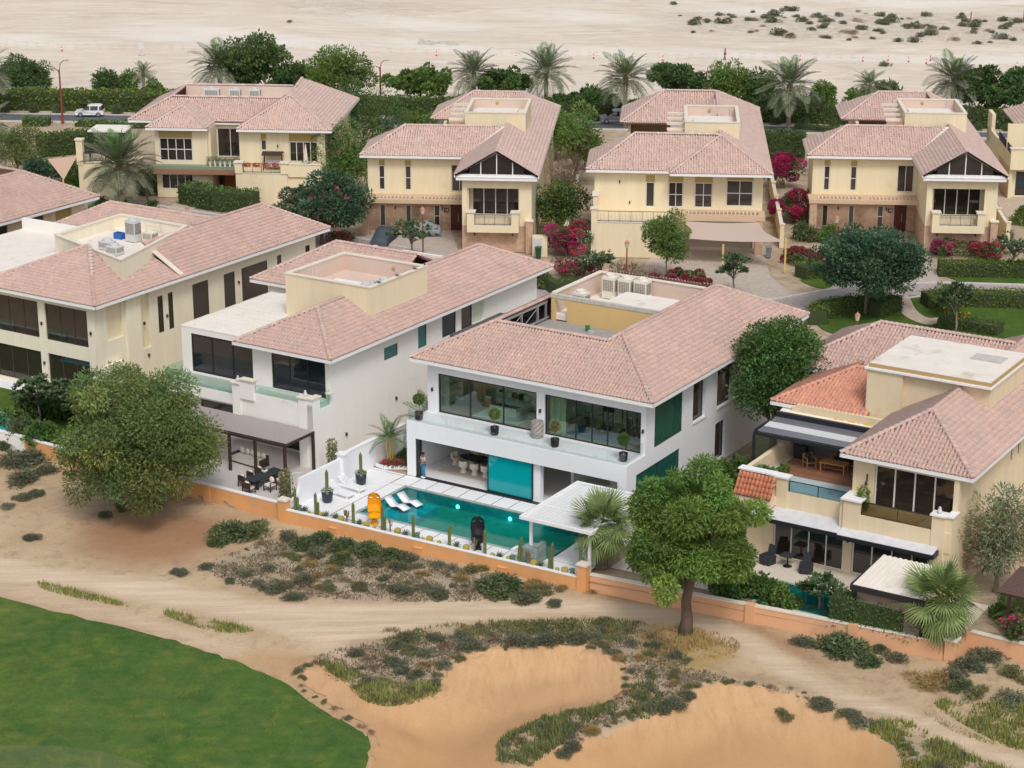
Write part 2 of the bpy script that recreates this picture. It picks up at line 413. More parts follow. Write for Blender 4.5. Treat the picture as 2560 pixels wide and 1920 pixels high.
def tiled_roof(house,fr,planes,ridges,singles=0,prof=PROF,tm=None,eave=True,slab=.12,ridge_single=False,um=None,fascia=None,white_hip=()):
    """planes: polygons in frame coordinates whose first edge is the eave; ridges: (p, q) lines capped by ridge tiles"""
    tm=tm or m_tile
    base=MB()
    off=np.array((house["ou"],house["ov"],house["oz"]))
    recs=[]
    for pl in planes:
        P=[Vector(p) for p in pl]
        e=(P[1]-P[0]).normalized()
        n=Vector((0,0,0))
        for i in range(len(P)):n+=P[i].cross(P[(i+1)%len(P)])
        n.normalize()
        if n.z<0:n=-n
        s=n.cross(e);s.normalize()
        if (P[2]-P[0]).dot(s)<0:s=-s;
        base.extrude([p-n*.02-Vector((0,0,slab)) for p in P],(0,0,slab))
        loc=[((p-P[0]).dot(e),(p-P[0]).dot(s)) for p in P]
        amin,amax=min(a for a,_ in loc),max(a for a,_ in loc);bmax=max(b for _,b in loc)
        aa,bb=np.meshgrid(np.arange(amin,amax,TW),np.arange(0,bmax,TL))
        k=inside(loc,aa+TW*.4,bb+TL*.55)
        a,b=aa[k],bb[k]
        e_,s_,n_=np.array(e),np.array(s),np.array(n)
        flip=np.dot(np.cross(e_,s_),n_)<0
        o=np.array(P[0])+a[:,None]*e_+b[:,None]*s_+.0*n_
        for i in range(len(o)):recs.append((o[i],e_,s_,n_,flip))
    roof=part("roof",base,um or m_under,house)
    O=np.array([r[0] for r in recs]);Em=np.array([r[1] for r in recs]);Sm=np.array([r[2] for r in recs]);Nm=np.array([r[3] for r in recs])
    jit=RNG.normal(0,.006,(len(O),3));O=O+jit
    tv,tf=tile_template(prof)
    ti=RNG.choice(len(TINTS),len(O),p=[.24,.16,.16,.12,.1,.08,.08,.06])
    # nearest tiles become parts of their own
    xw=np.array([fr.w(*o) for o in O]);d=np.linalg.norm(xw-np.array((0,0,CAM_H)),axis=1)
    order=np.argsort(d);single=np.zeros(len(O),bool);single[order[:singles]]=True
    for i in order[:singles]:
        o=link("roof_tile",tile_var(int(ti[i]),tm),roof)
        M=Matrix.Identity(4)
        for r_ in range(3):
            M[r_][0],M[r_][1],M[r_][2],M[r_][3]=Em[i][r_],Sm[i][r_],Nm[i][r_],O[i][r_]-off[r_]
        o.matrix_local=M
    q=~single
    V=O[q][:,None,:]-off+tv[None,:,0,None]*Em[q][:,None,:]+tv[None,:,1,None]*Sm[q][:,None,:]+tv[None,:,2,None]*Nm[q][:,None,:]
    nq=V.shape[0]
    Fc=tf[None]+(np.arange(nq)*len(tv))[:,None,None]
    tint=np.repeat(TINTS[ti[q]]*(1+RNG.normal(0,.03,(nq,1))),len(tf),axis=0)
    o=link("roof_tile_field",np_mesh("roof_tile_field",V.reshape(-1,3),Fc.reshape(-1,4),tm,tint),roof);o["kind"]="stuff"
    # ridge and hip caps
    rm=MB()
    for p,q_ in ridges:
        p,q_=Vector(p),Vector(q_);d_=q_-p;L_=d_.length;d_.normalize()
        side=d_.cross(Vector((0,0,1))).normalized();up=side.cross(d_).normalized()
        k=max(1,round(L_/.36))
        for i in range(k):
            a0,a1=p+d_*(L_*i/k-.03),p+d_*(L_*(i+1)/k+.02)
            c=TINTS[random.randrange(len(TINTS))]*random.uniform(.92,1.08)
            ring=[]
            for cen,r_,lift in ((a0,.165,.055),(a1,.135,.03)):
                ring.append([cen+side*(r_*math.cos(t))+up*(lift+r_*.85*math.sin(t)) for t in [math.pi*j/5 for j in range(6)]])
            if ridge_single:
                one=MB();one.add(ring[0]+ring[1],[(j,j+1,7+j,6+j) for j in range(5)]+[(0,1,2,3,4,5)],0,tuple(c))
                part("ridge_tile",one,tm,roof)
            else:
                rm.add(ring[0]+ring[1],[(j,j+1,7+j,6+j) for j in range(5)]+[(0,1,2,3,4,5)],0,tuple(c))
    if rm.f:part("ridge_tile_line",rm,tm,roof,kind="stuff")
    return roof
def fascia(house,pts,z,h=.26,th=.1,m=None):
    """white board round the eaves: pts open polyline of eave corners (frame coords)"""
    mb=MB()
    for (x0,y0),(x1,y1) in zip(pts[:-1],pts[1:]):
        if abs(x0-x1)<.01:mb.box(x0-th/2,min(y0,y1)-th/2+.003,z-h,x0+th/2,max(y0,y1)+th/2-.003,z-.03)
        else:mb.box(min(x0,x1)-th/2,y0-th/2,z-h+.002,max(x0,x1)+th/2,y0+th/2,z-.028)
    return part("fascia",mb,m or m_trim,house)
def soffit(house,x0,y0,x1,y1,z,m=None):
    return part("soffit",MB().box(x0,y0,z-.05,x1,y1,z),m or m_trim,house)
def coping(mb,x0,y0,x1,y1,z,w=.3,h=.1,over=.05):
    """rectangular ring of coping stones round a parapet with outer faces at the given bounds"""
    a,b=over,w+over
    mb.box(x0-a,y0-a,z,x1+a,y0+w+.0+a,z+h);mb.box(x0-a,y1-w-a,z,x1+a,y1+a,z+h)
    mb.box(x0-a,y0+w+a,z,x0+w+a,y1-w-a,z+h);mb.box(x1-w-a,y0+w+a,z,x1+a,y1-w-a,z+h)
    return mb
def roof_well(house,x0,y0,x1,y1,zb,zt,zf,out_m,in_m,cap_m,t=.22,floor=None):
    """parapet tower on a roof: outer shell, coloured inner lining, coping, floor"""
    o=MB();wall(o,'x',y0,t*.6,x0,x1,zb,zt);wall(o,'x',y1,-t*.6,x0,x1,zb,zt)
    wall(o,'y',x0,t*.6,y0+t*.6,y1-t*.6,zb,zt);wall(o,'y',x1,-t*.6,y0+t*.6,y1-t*.6,zb,zt)
    part("parapet",o,out_m,house)
    i=MB();a=t*.6
    wall(i,'x',y0+t,-t*.4,x0+a,x1-a,zf,zt-.002);wall(i,'x',y1-t,t*.4,x0+a,x1-a,zf,zt-.002)
    wall(i,'y',x0+t,-t*.4,y0+t,y1-t,zf,zt-.002);wall(i,'y',x1-t,t*.4,y0+t,y1-t,zf,zt-.002)
    part("parapet_lining",i,in_m,house)
    part("coping",coping(MB(),x0,y0,x1,y1,zt,w=t),cap_m,house)
    part("roof_deck",MB().box(x0+t*.5,y0+t*.5,zf-.1,x1-t*.5,y1-t*.5,zf),floor or m_flat,house)
def railing(house,axis,pos,a0,a1,z0,z1,step=.12,name="railing"):
    mb=MB()
    bx=(lambda s0,s1,l,h,d:mb.box(s0,pos-d,l,s1,pos+d,h)) if axis=='x' else (lambda s0,s1,l,h,d:mb.box(pos-d,s0,l,pos+d,s1,h))
    bx(a0,a1,z1-.05,z1,.03);bx(a0,a1,z0+.05,z0+.09,.02)
    n=int((a1-a0)/step)
    for i in range(n+1):
        x=a0+(a1-a0)*i/n
        w=.025 if i%8==0 else .011
        bx(x-w,x+w,z0 if i%8==0 else z0+.09,z1-.05,w)
    return part(name,mb,m_iron,house)
def sconce(house,axis,pos,a,z,out=-1,m=None):
    mb=MB();y0,y1=sorted((pos,pos+out*.13))
    if axis=='x':mb.box(a-.06,y0,z,a+.06,y1,z+.24);
    else:mb.box(y0,a-.06,z,y1,a+.06,z+.24)
    return part("wall_light",mb,m or m_frameB,house)
def letters(house,text,size,mat_,loc,rot,name="lettering"):
    cu=bpy.data.curves.new(name,'FONT');cu.body=text;cu.size=size;cu.extrude=.008;cu.align_x='CENTER';cu.align_y='CENTER'
    tmp=bpy.data.objects.new(name+"_tmp",cu);C.objects.link(tmp)
    bpy.context.view_layer.update()
    me=bpy.data.meshes.new_from_object(tmp.evaluated_get(bpy.context.evaluated_depsgraph_get()))
    bpy.data.objects.remove(tmp)
    me.materials.clear();me.materials.append(mat_)
    o=link(name,me,house);o.location=loc;o.rotation_euler=rot
    return o
def ac_unit(fr,u,v,z,label,w=.95,d=.75,h=1.45,m=None,rz=0,fan_top=True,group="air conditioning units on the roofs"):
    t=thing("air_conditioner",label,"air conditioner",fr,u,v,z,rz,group)
    m=m or m_ac
    mb=MB().cbox(0,0,.06,w,d,h-.06)
    for sx in (-1,1):
        for sy in (-1,1):mb.cbox(sx*w*.4,sy*d*.4,0,.1,.1,.06)
    part("casing",mb,m,t,local=True)
    g=MB();g.box(-w*.42,-d/2-.012,h*.38,w*.42,-d/2,h*.88);g.box(w/2,-d*.42,h*.38,w/2+.012,d*.42,h*.88)
    part("grille",g,m_grill,t,local=True)
    s=MB()
    for i in range(9):
        zz=h*.38+h*.5*i/8
        s.box(-w*.42,-d/2-.02,zz-.008,w*.42,-d/2-.0125,zz+.008);s.box(w/2+.0125,-d*.42,zz-.008,w/2+.02,d*.42,zz+.008)
    for i in range(7):
        xx=-w*.42+w*.84*i/6
        s.box(xx-.012,-d/2-.024,h*.38,xx+.012,-d/2-.0205,h*.88)
    part("grille_bars",s,m,t,local=True)
    f=MB().lathe([(min(w,d)*.42,0),(min(w,d)*.42,.16),(min(w,d)*.37,.16),(min(w,d)*.37,.05),(.05,.05),(.05,.12)],z=h,n=18)
    part("fan_housing",f,m,t,local=True)
    return t
def birdlike(fr,u,v,z,label):
    mb=MB();mb.ball((0,0,.1),.06,.13,.07,8,5);mb.ball((0,-.13,.19),.04,.045,.045,8,5)
    mb.add([(-.02,-.17,.19),(.02,-.17,.19),(0,-.21,.18),(0,-.17,.175)],[(0,1,2),(0,2,3),(1,3,2)])
    mb.add([(-.03,.1,.1),(.03,.1,.1),(.035,.26,.06),(-.035,.26,.06),(0,.1,.07)],[(0,1,2,3),(0,3,4),(1,4,2)])
    mb.tube([(-.025,0,.06),(-.025,-.01,0)],.007,5);mb.tube([(.025,0,.06),(.025,-.01,0)],.007,5)
    return solo("pigeon",mb,mat("pigeon_grey",(.10,.10,.12),.8),label,"bird",fr,u,v,z,random.uniform(-1,1),"pigeons on the parapet",smooth=True)
# ------------------------------------------------------------------ ground, roads, sand, golf course
WL=[(-400,-8.9),(-26,-8.9),(-3,-9.35),(18.7,-8.9),(40.45,-6.45),(40.75,-4.3),(140,-3.6),(400,-3.6)]
WLu,WLv=[p[0] for p in WL],[p[1] for p in WL]
def hbase(x,y):
    x,y=np.asarray(x,float),np.asarray(y,float)
    u=x*FF.ca-y*FF.sa+73;v=x*FF.sa+y*FF.ca-104
    d=np.interp(u,WLu,WLv)-v
    return-.72-.030*np.clip(d,0,60)
def GB(px,py):
    z=-1.0
    for _ in range(8):
        p=G(px,py,z);z=float(hbase(p.x,p.y))
    return p
def pixpoly(pts,fn=None):return [((fn or GB)(*p).x,(fn or GB)(*p).y) for p in pts]
def smooth_closed(P,k=6,jit=0.):
    out=[];n=len(P)
    for i in range(n):
        p0,p1,p2,p3=[Vector(P[(i+j)%n]) for j in (-1,0,1,2)]
        for t in [q/k for q in range(k)]:
            a=.5*((2*p1)+(p2-p0)*t+(2*p0-5*p1+4*p2-p3)*t*t+(3*p1-p0-3*p2+p3)*t**3)
            if jit:a=a+Vector((random.gauss(0,jit),random.gauss(0,jit)))
            out.append((a.x,a.y))
    return out
def sdist(poly,x,y):
    """signed distance to polygon, positive inside"""
    x,y=np.asarray(x,float),np.asarray(y,float)
    d=np.full(x.shape,1e9);n=len(poly)
    for i in range(n):
        ax,ay=poly[i];bx,by=poly[(i+1)%n]
        ex,ey=bx-ax,by-ay;l2=ex*ex+ey*ey+1e-12
        t=np.clip(((x-ax)*ex+(y-ay)*ey)/l2,0,1)
        d=np.minimum(d,np.hypot(x-ax-t*ex,y-ay-t*ey))
    return np.where(inside(poly,x,y),d,-d)
def sstep(a,b,x):t=np.clip((x-a)/(b-a),0,1);return t*t*(3-2*t)
GREEN_PX=[(-260,1452),(0,1495),(130,1530),(260,1560),(380,1590),(460,1612),(540,1640),(600,1661),(660,1685),(720,1715),(780,1760),(835,1795),(885,1820),(917,1840),(926,1858),(918,1885),(912,1930),(905,2010),(400,2100),(-260,2060)]
PUTT_PX=[(-200,1885),(0,1873),(130,1872),(250,1886),(330,1910),(390,1945),(380,2060),(-200,2060)]
BUNK1_PX=[(800,1668),(850,1702),(905,1750),(960,1768),(1005,1767),(1060,1750),(1095,1733),(1113,1692),(1150,1657),(1212,1636),(1300,1624),(1400,1618),(1480,1630),(1530,1656),(1557,1700),(1552,1740),(1515,1764),(1440,1780),(1360,1800),(1300,1826),(1262,1852),(1240,1880),(1250,1922),(1230,2010),(905,2010),(925,1930),(936,1885),(945,1858),(938,1832),(900,1806),(850,1778),(800,1742),(762,1705),(770,1680)]
BUNK2_PX=[(1340,1912),(1400,1876),(1480,1852),(1560,1822),(1640,1790),(1690,1768),(1730,1738),(1785,1716),(1880,1721),(1990,1747),(2060,1777),(2110,1801),(2170,1831),(2212,1852),(2242,1880),(2264,1906),(2280,2010),(1300,2010)]
TRACK_PX=[(-200,1360),(0,1395),(150,1420),(300,1440),(420,1452),(540,1476),(680,1505),(820,1510),(960,1510),(1100,1500),(1260,1488),(1450,1498),(1560,1508),(1700,1518),(1800,1543),(1900,1588),(1960,1637),(2050,1687),(2150,1737),(2300,1787),(2420,1837),(2560,1890),(2760,1960),(2760,2010),(2560,1934),(2430,1882),(2310,1832),(2200,1788),(2080,1752),(2000,1717),(1930,1682),(1850,1632),(1780,1592),(1700,1562),(1550,1547),(1400,1541),(1250,1546),(1120,1562),(1000,1582),(900,1602),(800,1612),(700,1585),(600,1560),(480,1528),(350,1505),(200,1472),(90,1462),(-200,1430)]
LEFTSAND_PX=[(-200,1400),(90,1455),(350,1530),(620,1610),(800,1600),(900,1640),(800,1700),(700,1670),(540,1630),(260,1550),(0,1490),(-200,1460)]
LITTER_PX=[(190,1330),(300,1290),(420,1275),(540,1290),(600,1330),(560,1375),(440,1410),(320,1405),(220,1380)]
LITTER2_PX=[(1460,1490),(1560,1470),(1700,1480),(1820,1530),(1960,1590),(2080,1660),(2000,1650),(1850,1580),(1700,1515),(1540,1505)]
ORANGE_PX=[(590,1640),(690,1622),(790,1640),(870,1705),(905,1765),(868,1795),(790,1752),(700,1700),(610,1662)]
DRY_PX=[(1600,1570),(1700,1555),(1800,1570),(1860,1610),(1830,1650),(1740,1680),(1640,1660),(1580,1610)]
SCRUB_PX=[(520,1410),(640,1360),(760,1340),(900,1360),(1060,1400),(1250,1440),(1420,1470),(1300,1500),(1100,1505),(900,1500),(700,1485),(560,1450)]
SCRUB2_PX=[(780,1660),(900,1610),(1050,1580),(1250,1560),(1500,1560),(1640,1590),(1800,1700),(1980,1740),(2120,1790),(2300,1850),(2420,1900),(2560,1960),(2560,2010),(2290,2010),(2240,1870),(2050,1770),(1880,1715),(1760,1715),(1680,1760),(1560,1815),(1450,1850),(1350,1890),(1290,1830),(1560,1750),(1545,1650),(1400,1612),(1200,1632),(1100,1680),(1060,1750),(960,1765)]
ZP={k:smooth_closed(pixpoly(v),3) for k,v in dict(green=GREEN_PX,putt=PUTT_PX,b1=BUNK1_PX,b2=BUNK2_PX,track=TRACK_PX,lsand=LEFTSAND_PX,litter=LITTER_PX,litter2=LITTER2_PX,orng=ORANGE_PX,dry=DRY_PX,scrub=SCRUB_PX,scrub2=SCRUB2_PX).items()}
def fbm(x,y,s,oct_=4,seed=0.):
    r=np.zeros(np.shape(x));a=1.;tot=0.
    rng=np.random.default_rng(int(seed)+5)
    for o in range(oct_):  # sum of rotated sines: cheap smooth noise on arrays
        for k in range(4):
            th=rng.uniform(0,6.28);ph=rng.uniform(0,6.28);f=s*(2**o)*rng.uniform(.7,1.4)
            r+=a*np.sin((x*math.cos(th)+y*math.sin(th))*f+ph+1.7*np.sin((x*math.sin(th)-y*math.cos(th))*f*.6+ph))
        tot+=a*4;a *= .55
    return r/tot
def hfront(x,y):
    z=hbase(x,y)
    s1,s2=sdist(ZP['b1'],x,y),sdist(ZP['b2'],x,y)
    sg=sdist(ZP['green'],x,y)
    dep=.75*sstep(0,2.8,s1)*sstep(.3,3.,-sg)+.85*sstep(0,3.2,s2)
    near=np.maximum(s1,s2)
    lip=.22*np.exp(-((near+.5)/.7)**2)*(near<.2)*sstep(.5,2.,-sg)
    rough=.10*fbm(x,y,.45,4,1)*sstep(0,1.5,-near)*sstep(0,1.,-sg)
    return z-dep+lip+rough+.10*sstep(-.2,.5,sg)
gx,gy=np.meshgrid(np.arange(-78,78.1,.42),np.arange(74,158,.42))
HG=hfront(gx,gy)
def glook(A,x,y):  # bilinear look-up on the front grid
    fx=np.clip((np.asarray(x)+78)/.42,0,gx.shape[1]-1.001);fy=np.clip((np.asarray(y)-74)/.42,0,gx.shape[0]-1.001)
    i,j=fx.astype(int),fy.astype(int);a,b=fx-i,fy-j
    return (A[j,i]*(1-a)+A[j,i+1]*a)*(1-b)+(A[j+1,i]*(1-a)+A[j+1,i+1]*a)*b
def hlook(x,y):return glook(HG,x,y)
def GT(px,py):
    z=-1.0
    for _ in range(10):
        p=G(px,py,z);z=.5*z+.5*float(hlook(np.array([p.x]),np.array([p.y]))[0])
    return Vector((p.x,p.y,z))
def ground_at(x,y):
    u,v=FF.inv(x,y)
    return 0. if v>np.interp(u,WLu,WLv) else float(hlook(np.array([x]),np.array([y]))[0])
def grid_mesh(name,X,Y,Z,mats,masks=None,smooth=True):
    nr,nc=X.shape
    V=np.stack([X.ravel(),Y.ravel(),Z.ravel()],1)
    i=np.arange(nr*nc).reshape(nr,nc)
    Fq=np.stack([i[:-1,:-1].ravel(),i[:-1,1:].ravel(),i[1:,1:].ravel(),i[1:,:-1].ravel()],1)
    me=np_mesh(name,V,Fq,mats,None,smooth)
    add_masks(me,masks)
    return me
def add_masks(me,masks):
    for k,a in (masks or {}).items():
        at=me.attributes.new(k,'FLOAT','POINT');at.data.foreach_set("value",np.ascontiguousarray(a,np.float32).ravel())
def sheet(name,poly,step,zfn,mats,masks=None):
    """flat-ish sheet cut to a polygon outline (triangulated with inner points)"""
    xs=[p[0] for p in poly];ys=[p[1] for p in poly]
    gx,gy=np.meshgrid(np.arange(min(xs),max(xs),step),np.arange(min(ys),max(ys),step))
    gx=gx+RNG.uniform(-.2,.2,gx.shape)*step;gy=gy+RNG.uniform(-.2,.2,gy.shape)*step
    k=sdist(poly,gx,gy)>step*.45
    pts=[Vector(p) for p in poly]+[Vector((a,b)) for a,b in zip(gx[k],gy[k])]
    n=len(poly)
    v,e,f,*_=delaunay_2d_cdt(pts,[(i,(i+1)%n) for i in range(n)],[list(range(n))],1,1e-5)
    x=np.array([p.x for p in v]);y=np.array([p.y for p in v])
    V=np.stack([x,y,zfn(x,y)],1)
    f=[t if ((v[t[1]]-v[t[0]]).cross(v[t[2]]-v[t[0]])>0) else tuple(reversed(t)) for t in f]
    me=np_mesh(name,V,np.array([t[:3] for t in f]),mats,None,True)
    if masks:add_masks(me,masks(x,y))
    return me
def node_mat(name,rough=.95,spec=.15):
    m=bpy.data.materials.new(name);m.use_nodes=True
    b=m.node_tree.nodes["Principled BSDF"];b.inputs["Roughness"].default_value=rough;b.inputs["Specular IOR Level"].default_value=spec
    MATS[name]=m
    return m,m.node_tree.nodes,m.node_tree.links,b
def nz_(N,L,vec,scale,detail=6,rough=.6,dist=0.):
    n=N.new("ShaderNodeTexNoise");n.inputs["Scale"].default_value=scale;n.inputs["Detail"].default_value=detail
    n.inputs["Roughness"].default_value=rough;n.inputs["Distortion"].default_value=dist
    L.new(vec,n.inputs["Vector"]);return n.outputs[0]
def rg_(N,L,v,a,b,c=0.,d=1.):
    r=N.new("ShaderNodeMapRange");r.inputs[1].default_value=a;r.inputs[2].default_value=b;r.inputs[3].default_value=c;r.inputs[4].default_value=d
    L.new(v,r.inputs[0]);return r.outputs[0]
def mixc(N,L,f,a,b,mode='MIX'):
    m=N.new("ShaderNodeMix");m.data_type='RGBA';m.blend_type=mode
    if isinstance(f,(int,float)):m.inputs[0].default_value=f
    else:L.new(f,m.inputs[0])
    for i,c in ((6,a),(7,b)):
        if isinstance(c,tuple):m.inputs[i].default_value=(*c,1)
        else:L.new(c,m.inputs[i])
    return m.outputs[2]
def math_(N,L,op,a,b):
    m=N.new("ShaderNodeMath");m.operation=op;m.use_clamp=op !='SUBTRACT'
    for i,c in ((0,a),(1,b)):
        if isinstance(c,(int,float)):m.inputs[i].default_value=c
        else:L.new(c,m.inputs[i])
    return m.outputs[0]
def attr_(N,name):a=N.new("ShaderNodeAttribute");a.attribute_name=name;return a.outputs["Fac"]
def bump_(N,L,b,h,s,d=.05):
    bp=N.new("ShaderNodeBump");bp.inputs["Strength"].default_value=s;bp.inputs["Distance"].default_value=d
    L.new(h,bp.inputs["Height"]);L.new(bp.outputs[0],b.inputs["Normal"])
# --- sand outside the garden walls
def make_rough_sand():
    m,N,L,b=node_mat("scrubland_sand")
    P=N.new("ShaderNodeNewGeometry").outputs["Position"]
    big,mid,fine=nz_(N,L,P,.22,6),nz_(N,L,P,1.3,8,.7),nz_(N,L,P,9,6,.75)
    col=mixc(N,L,rg_(N,L,big,.35,.65),(.48,.345,.215),(.60,.455,.295))
    col=mixc(N,L,rg_(N,L,mid,.50,.66,0,.7),col,(.36,.255,.165))
    scr=math_(N,L,'MULTIPLY',attr_(N,"scrub"),rg_(N,L,mid,.38,.58,.35,1.))
    col=mixc(N,L,scr,col,mixc(N,L,rg_(N,L,fine,.4,.62),(.33,.27,.195),(.48,.40,.29)))
    lit=math_(N,L,'MULTIPLY',attr_(N,"litter"),rg_(N,L,fine,.35,.6,.5,1.))
    col=mixc(N,L,lit,col,mixc(N,L,rg_(N,L,fine,.42,.58),(.24,.10,.045),(.44,.23,.12)))
    dry=math_(N,L,'MULTIPLY',attr_(N,"dry"),rg_(N,L,mid,.35,.6,.4,1.))
    col=mixc(N,L,dry,col,(.42,.29,.10))
    # wheel tracks: fine streaks running along the track
    wv=N.new("ShaderNodeTexWave");wv.wave_type='BANDS';wv.bands_direction='Y';wv.inputs["Scale"].default_value=.34
    wv.inputs["Distortion"].default_value=5;wv.inputs["Detail"].default_value=4;wv.inputs["Detail Scale"].default_value=.5
    mp=N.new("ShaderNodeMapping");mp.inputs["Scale"].default_value=(.10,1,1);L.new(P,mp.inputs[0]);L.new(mp.outputs[0],wv.inputs["Vector"])
    mp2=N.new('ShaderNodeMapping');mp2.inputs['Scale'].default_value=(.07,1.1,1);mp2.inputs['Rotation'].default_value=(0,0,.16);L.new(P,mp2.inputs[0])
    trk_n=nz_(N,L,mp2.outputs[0],1.6,7,.65,.4)
    tcol=mixc(N,L,rg_(N,L,trk_n,.36,.64),(.60,.455,.305),(.77,.62,.455))
    tcol=mixc(N,L,rg_(N,L,mid,.3,.7,0,.35),tcol,(.58,.46,.34))
    trk=math_(N,L,'MULTIPLY',attr_(N,"track"),rg_(N,L,mid,.25,.5,.75,1.))
    col=mixc(N,L,trk,col,tcol)
    org=math_(N,L,'MULTIPLY',attr_(N,"orange"),rg_(N,L,mid,.3,.6,.7,1.))
    col=mixc(N,L,org,col,(.56,.34,.175))
    col=mixc(N,L,rg_(N,L,fine,.3,.7,0,.32),col,mixc(N,L,1.,col,(.62,.58,.54),'MULTIPLY'))
    L.new(col,b.inputs["Base Color"])
    h=math_(N,L,'ADD',rg_(N,L,mid,0,1,0,.8),rg_(N,L,fine,0,1,0,.35))
    bump_(N,L,b,h,.6,.22)
    return m
m_rough=make_rough_sand()
def front_masks(x,y):
    sc=np.maximum(sstep(-.6,.8,sdist(ZP['scrub'],x,y)),sstep(-.6,.8,sdist(ZP['scrub2'],x,y)))
    tr=np.maximum(sstep(-.5,.7,sdist(ZP['track'],x,y)+.5*fbm(x,y,.9,3,2)),.55*sstep(-.5,1.,sdist(ZP['lsand'],x,y)))
    li=np.maximum(sstep(-2.,2.2,sdist(ZP['litter'],x,y)+.9*fbm(x,y,.8,3,3)),.8*sstep(-.4,.9,sdist(ZP['litter2'],x,y)+.4*fbm(x,y,.9,3,4)))
    li=np.maximum(li*(1-tr*.9),0)
    dr=sstep(-.6,1.2,sdist(ZP['dry'],x,y)+.5*fbm(x,y,.9,3,5))
    og=np.maximum(sstep(-1.6,.6,sdist(ZP['b1'],x,y)),.85*sstep(-1.2,1.6,sdist(ZP['orng'],x,y)))
    og=np.maximum(og*sstep(80,92,y)*0+og,0)*(1-.5*sc)
    return dict(scrub=sc*(1-tr),track=tr*(1-.9*og),litter=li,dry=dr,orange=og)
struct("rough_ground",grid_mesh("rough_ground",gx,gy,HG,m_rough,front_masks(gx.ravel(),gy.ravel())),None)
def make_bunker_sand():
    m,N,L,b=node_mat("orange_bunker_sand")
    P=N.new("ShaderNodeNewGeometry").outputs["Position"]
    mp=N.new("ShaderNodeMapping");mp.inputs["Scale"].default_value=(1.6,.30,1);mp.inputs["Rotation"].default_value=(0,0,.5);L.new(P,mp.inputs[0])
    big,rake,fine=nz_(N,L,P,.16,5,.6,.6),nz_(N,L,mp.outputs[0],1.1,8,.7,.8),nz_(N,L,P,10,6,.75)
    col=mixc(N,L,rg_(N,L,big,.38,.62),(.47,.265,.12),(.55,.325,.155))
    col=mixc(N,L,math_(N,L,'MULTIPLY',rg_(N,L,rake,.36,.66,.3,.8),attr_(N,"edge")),col,(.68,.45,.26))
    col=mixc(N,L,math_(N,L,'MULTIPLY',rg_(N,L,rake,.46,.30,0,.5),attr_(N,"edge")),col,(.48,.27,.135))
    col=mixc(N,L,rg_(N,L,fine,.35,.68,0,.4),col,(.42,.24,.12))
    L.new(col,b.inputs["Base Color"])
    bump_(N,L,b,math_(N,L,'ADD',rg_(N,L,rake,0,1,0,.35),rg_(N,L,fine,0,1,0,.25)),.45,.06)
    return m
m_bunker=make_bunker_sand()
for key in ('b1','b2'):
    pl=ZP[key]
    pl=[(p[0]+.16*math.sin(i*1.9)+random.gauss(0,.08),p[1]+.16*math.cos(i*2.3)+random.gauss(0,.08)) for i,p in enumerate(pl)]
    struct("sand_bunker",sheet("sand_bunker",pl,.55,lambda x,y:hfront(x,y)+.03,m_bunker,
           lambda x,y,k=key:dict(edge=.25+.75*sstep(6.,.5,sdist(ZP[k],x,y))*sstep(np.mean([q[1] for q in ZP[k]])-3,np.mean([q[1] for q in ZP[k]])+3,y))),None)
def make_turf(name,c1,c2,c3,stripe=.0):
    m,N,L,b=node_mat(name,.9,.2)
    P=N.new("ShaderNodeNewGeometry").outputs["Position"]
    big,mid,fine=nz_(N,L,P,.12,5,.6,.5),nz_(N,L,P,1.1,8,.72),nz_(N,L,P,14,5,.8)
    col=mixc(N,L,rg_(N,L,big,.36,.64),c1,c2)
    col=mixc(N,L,rg_(N,L,mid,.40,.70,0,.6),col,c3)
    col=mixc(N,L,rg_(N,L,nz_(N,L,P,.35,6,.7,1.2),.47,.66,0,.75),col,mixc(N,L,1.,col,(1.75,1.35,1.0),'MULTIPLY'))
    col=mixc(N,L,rg_(N,L,nz_(N,L,P,.8,7,.75,.6),.50,.36,0,.55),col,mixc(N,L,1.,col,(.55,.68,.55),'MULTIPLY'))
    col=mixc(N,L,rg_(N,L,fine,.35,.65,0,.8),col,mixc(N,L,1.,col,(.5,.54,.45),'MULTIPLY'))
    if stripe:
        mp=N.new("ShaderNodeMapping");mp.inputs["Rotation"].default_value=(0,0,.75);mp.inputs["Scale"].default_value=(.2,1.6,1);L.new(P,mp.inputs[0])
        col=mixc(N,L,rg_(N,L,nz_(N,L,mp.outputs[0],.9,4),.4,.6,0,stripe),col,mixc(N,L,1.,col,(1.35,1.25,1.1),'MULTIPLY'))
    L.new(col,b.inputs["Base Color"])
    bump_(N,L,b,math_(N,L,'ADD',rg_(N,L,mid,0,1,0,.5),rg_(N,L,fine,0,1,0,.6)),.6,.08)
    return m
m_turf=make_turf("golf_rough_turf",(.046,.125,.024),(.082,.160,.034),(.16,.18,.055),.45)
m_putt=make_turf("putting_green_turf",(.10,.16,.055),(.13,.18,.065),(.15,.19,.07))
m_lawn=make_turf("garden_lawn",(.050,.125,.018),(.085,.150,.022),(.12,.16,.03))
gp=[(p[0]+random.gauss(0,.07),p[1]+random.gauss(0,.07)) for p in ZP['green']]
struct("golf_fairway",sheet("golf_fairway",gp,.8,lambda x,y:hfront(x,y)+.05,m_turf),None)
struct("putting_green",sheet("putting_green",ZP['putt'],.9,lambda x,y:hfront(x,y)+.075,m_putt),None)
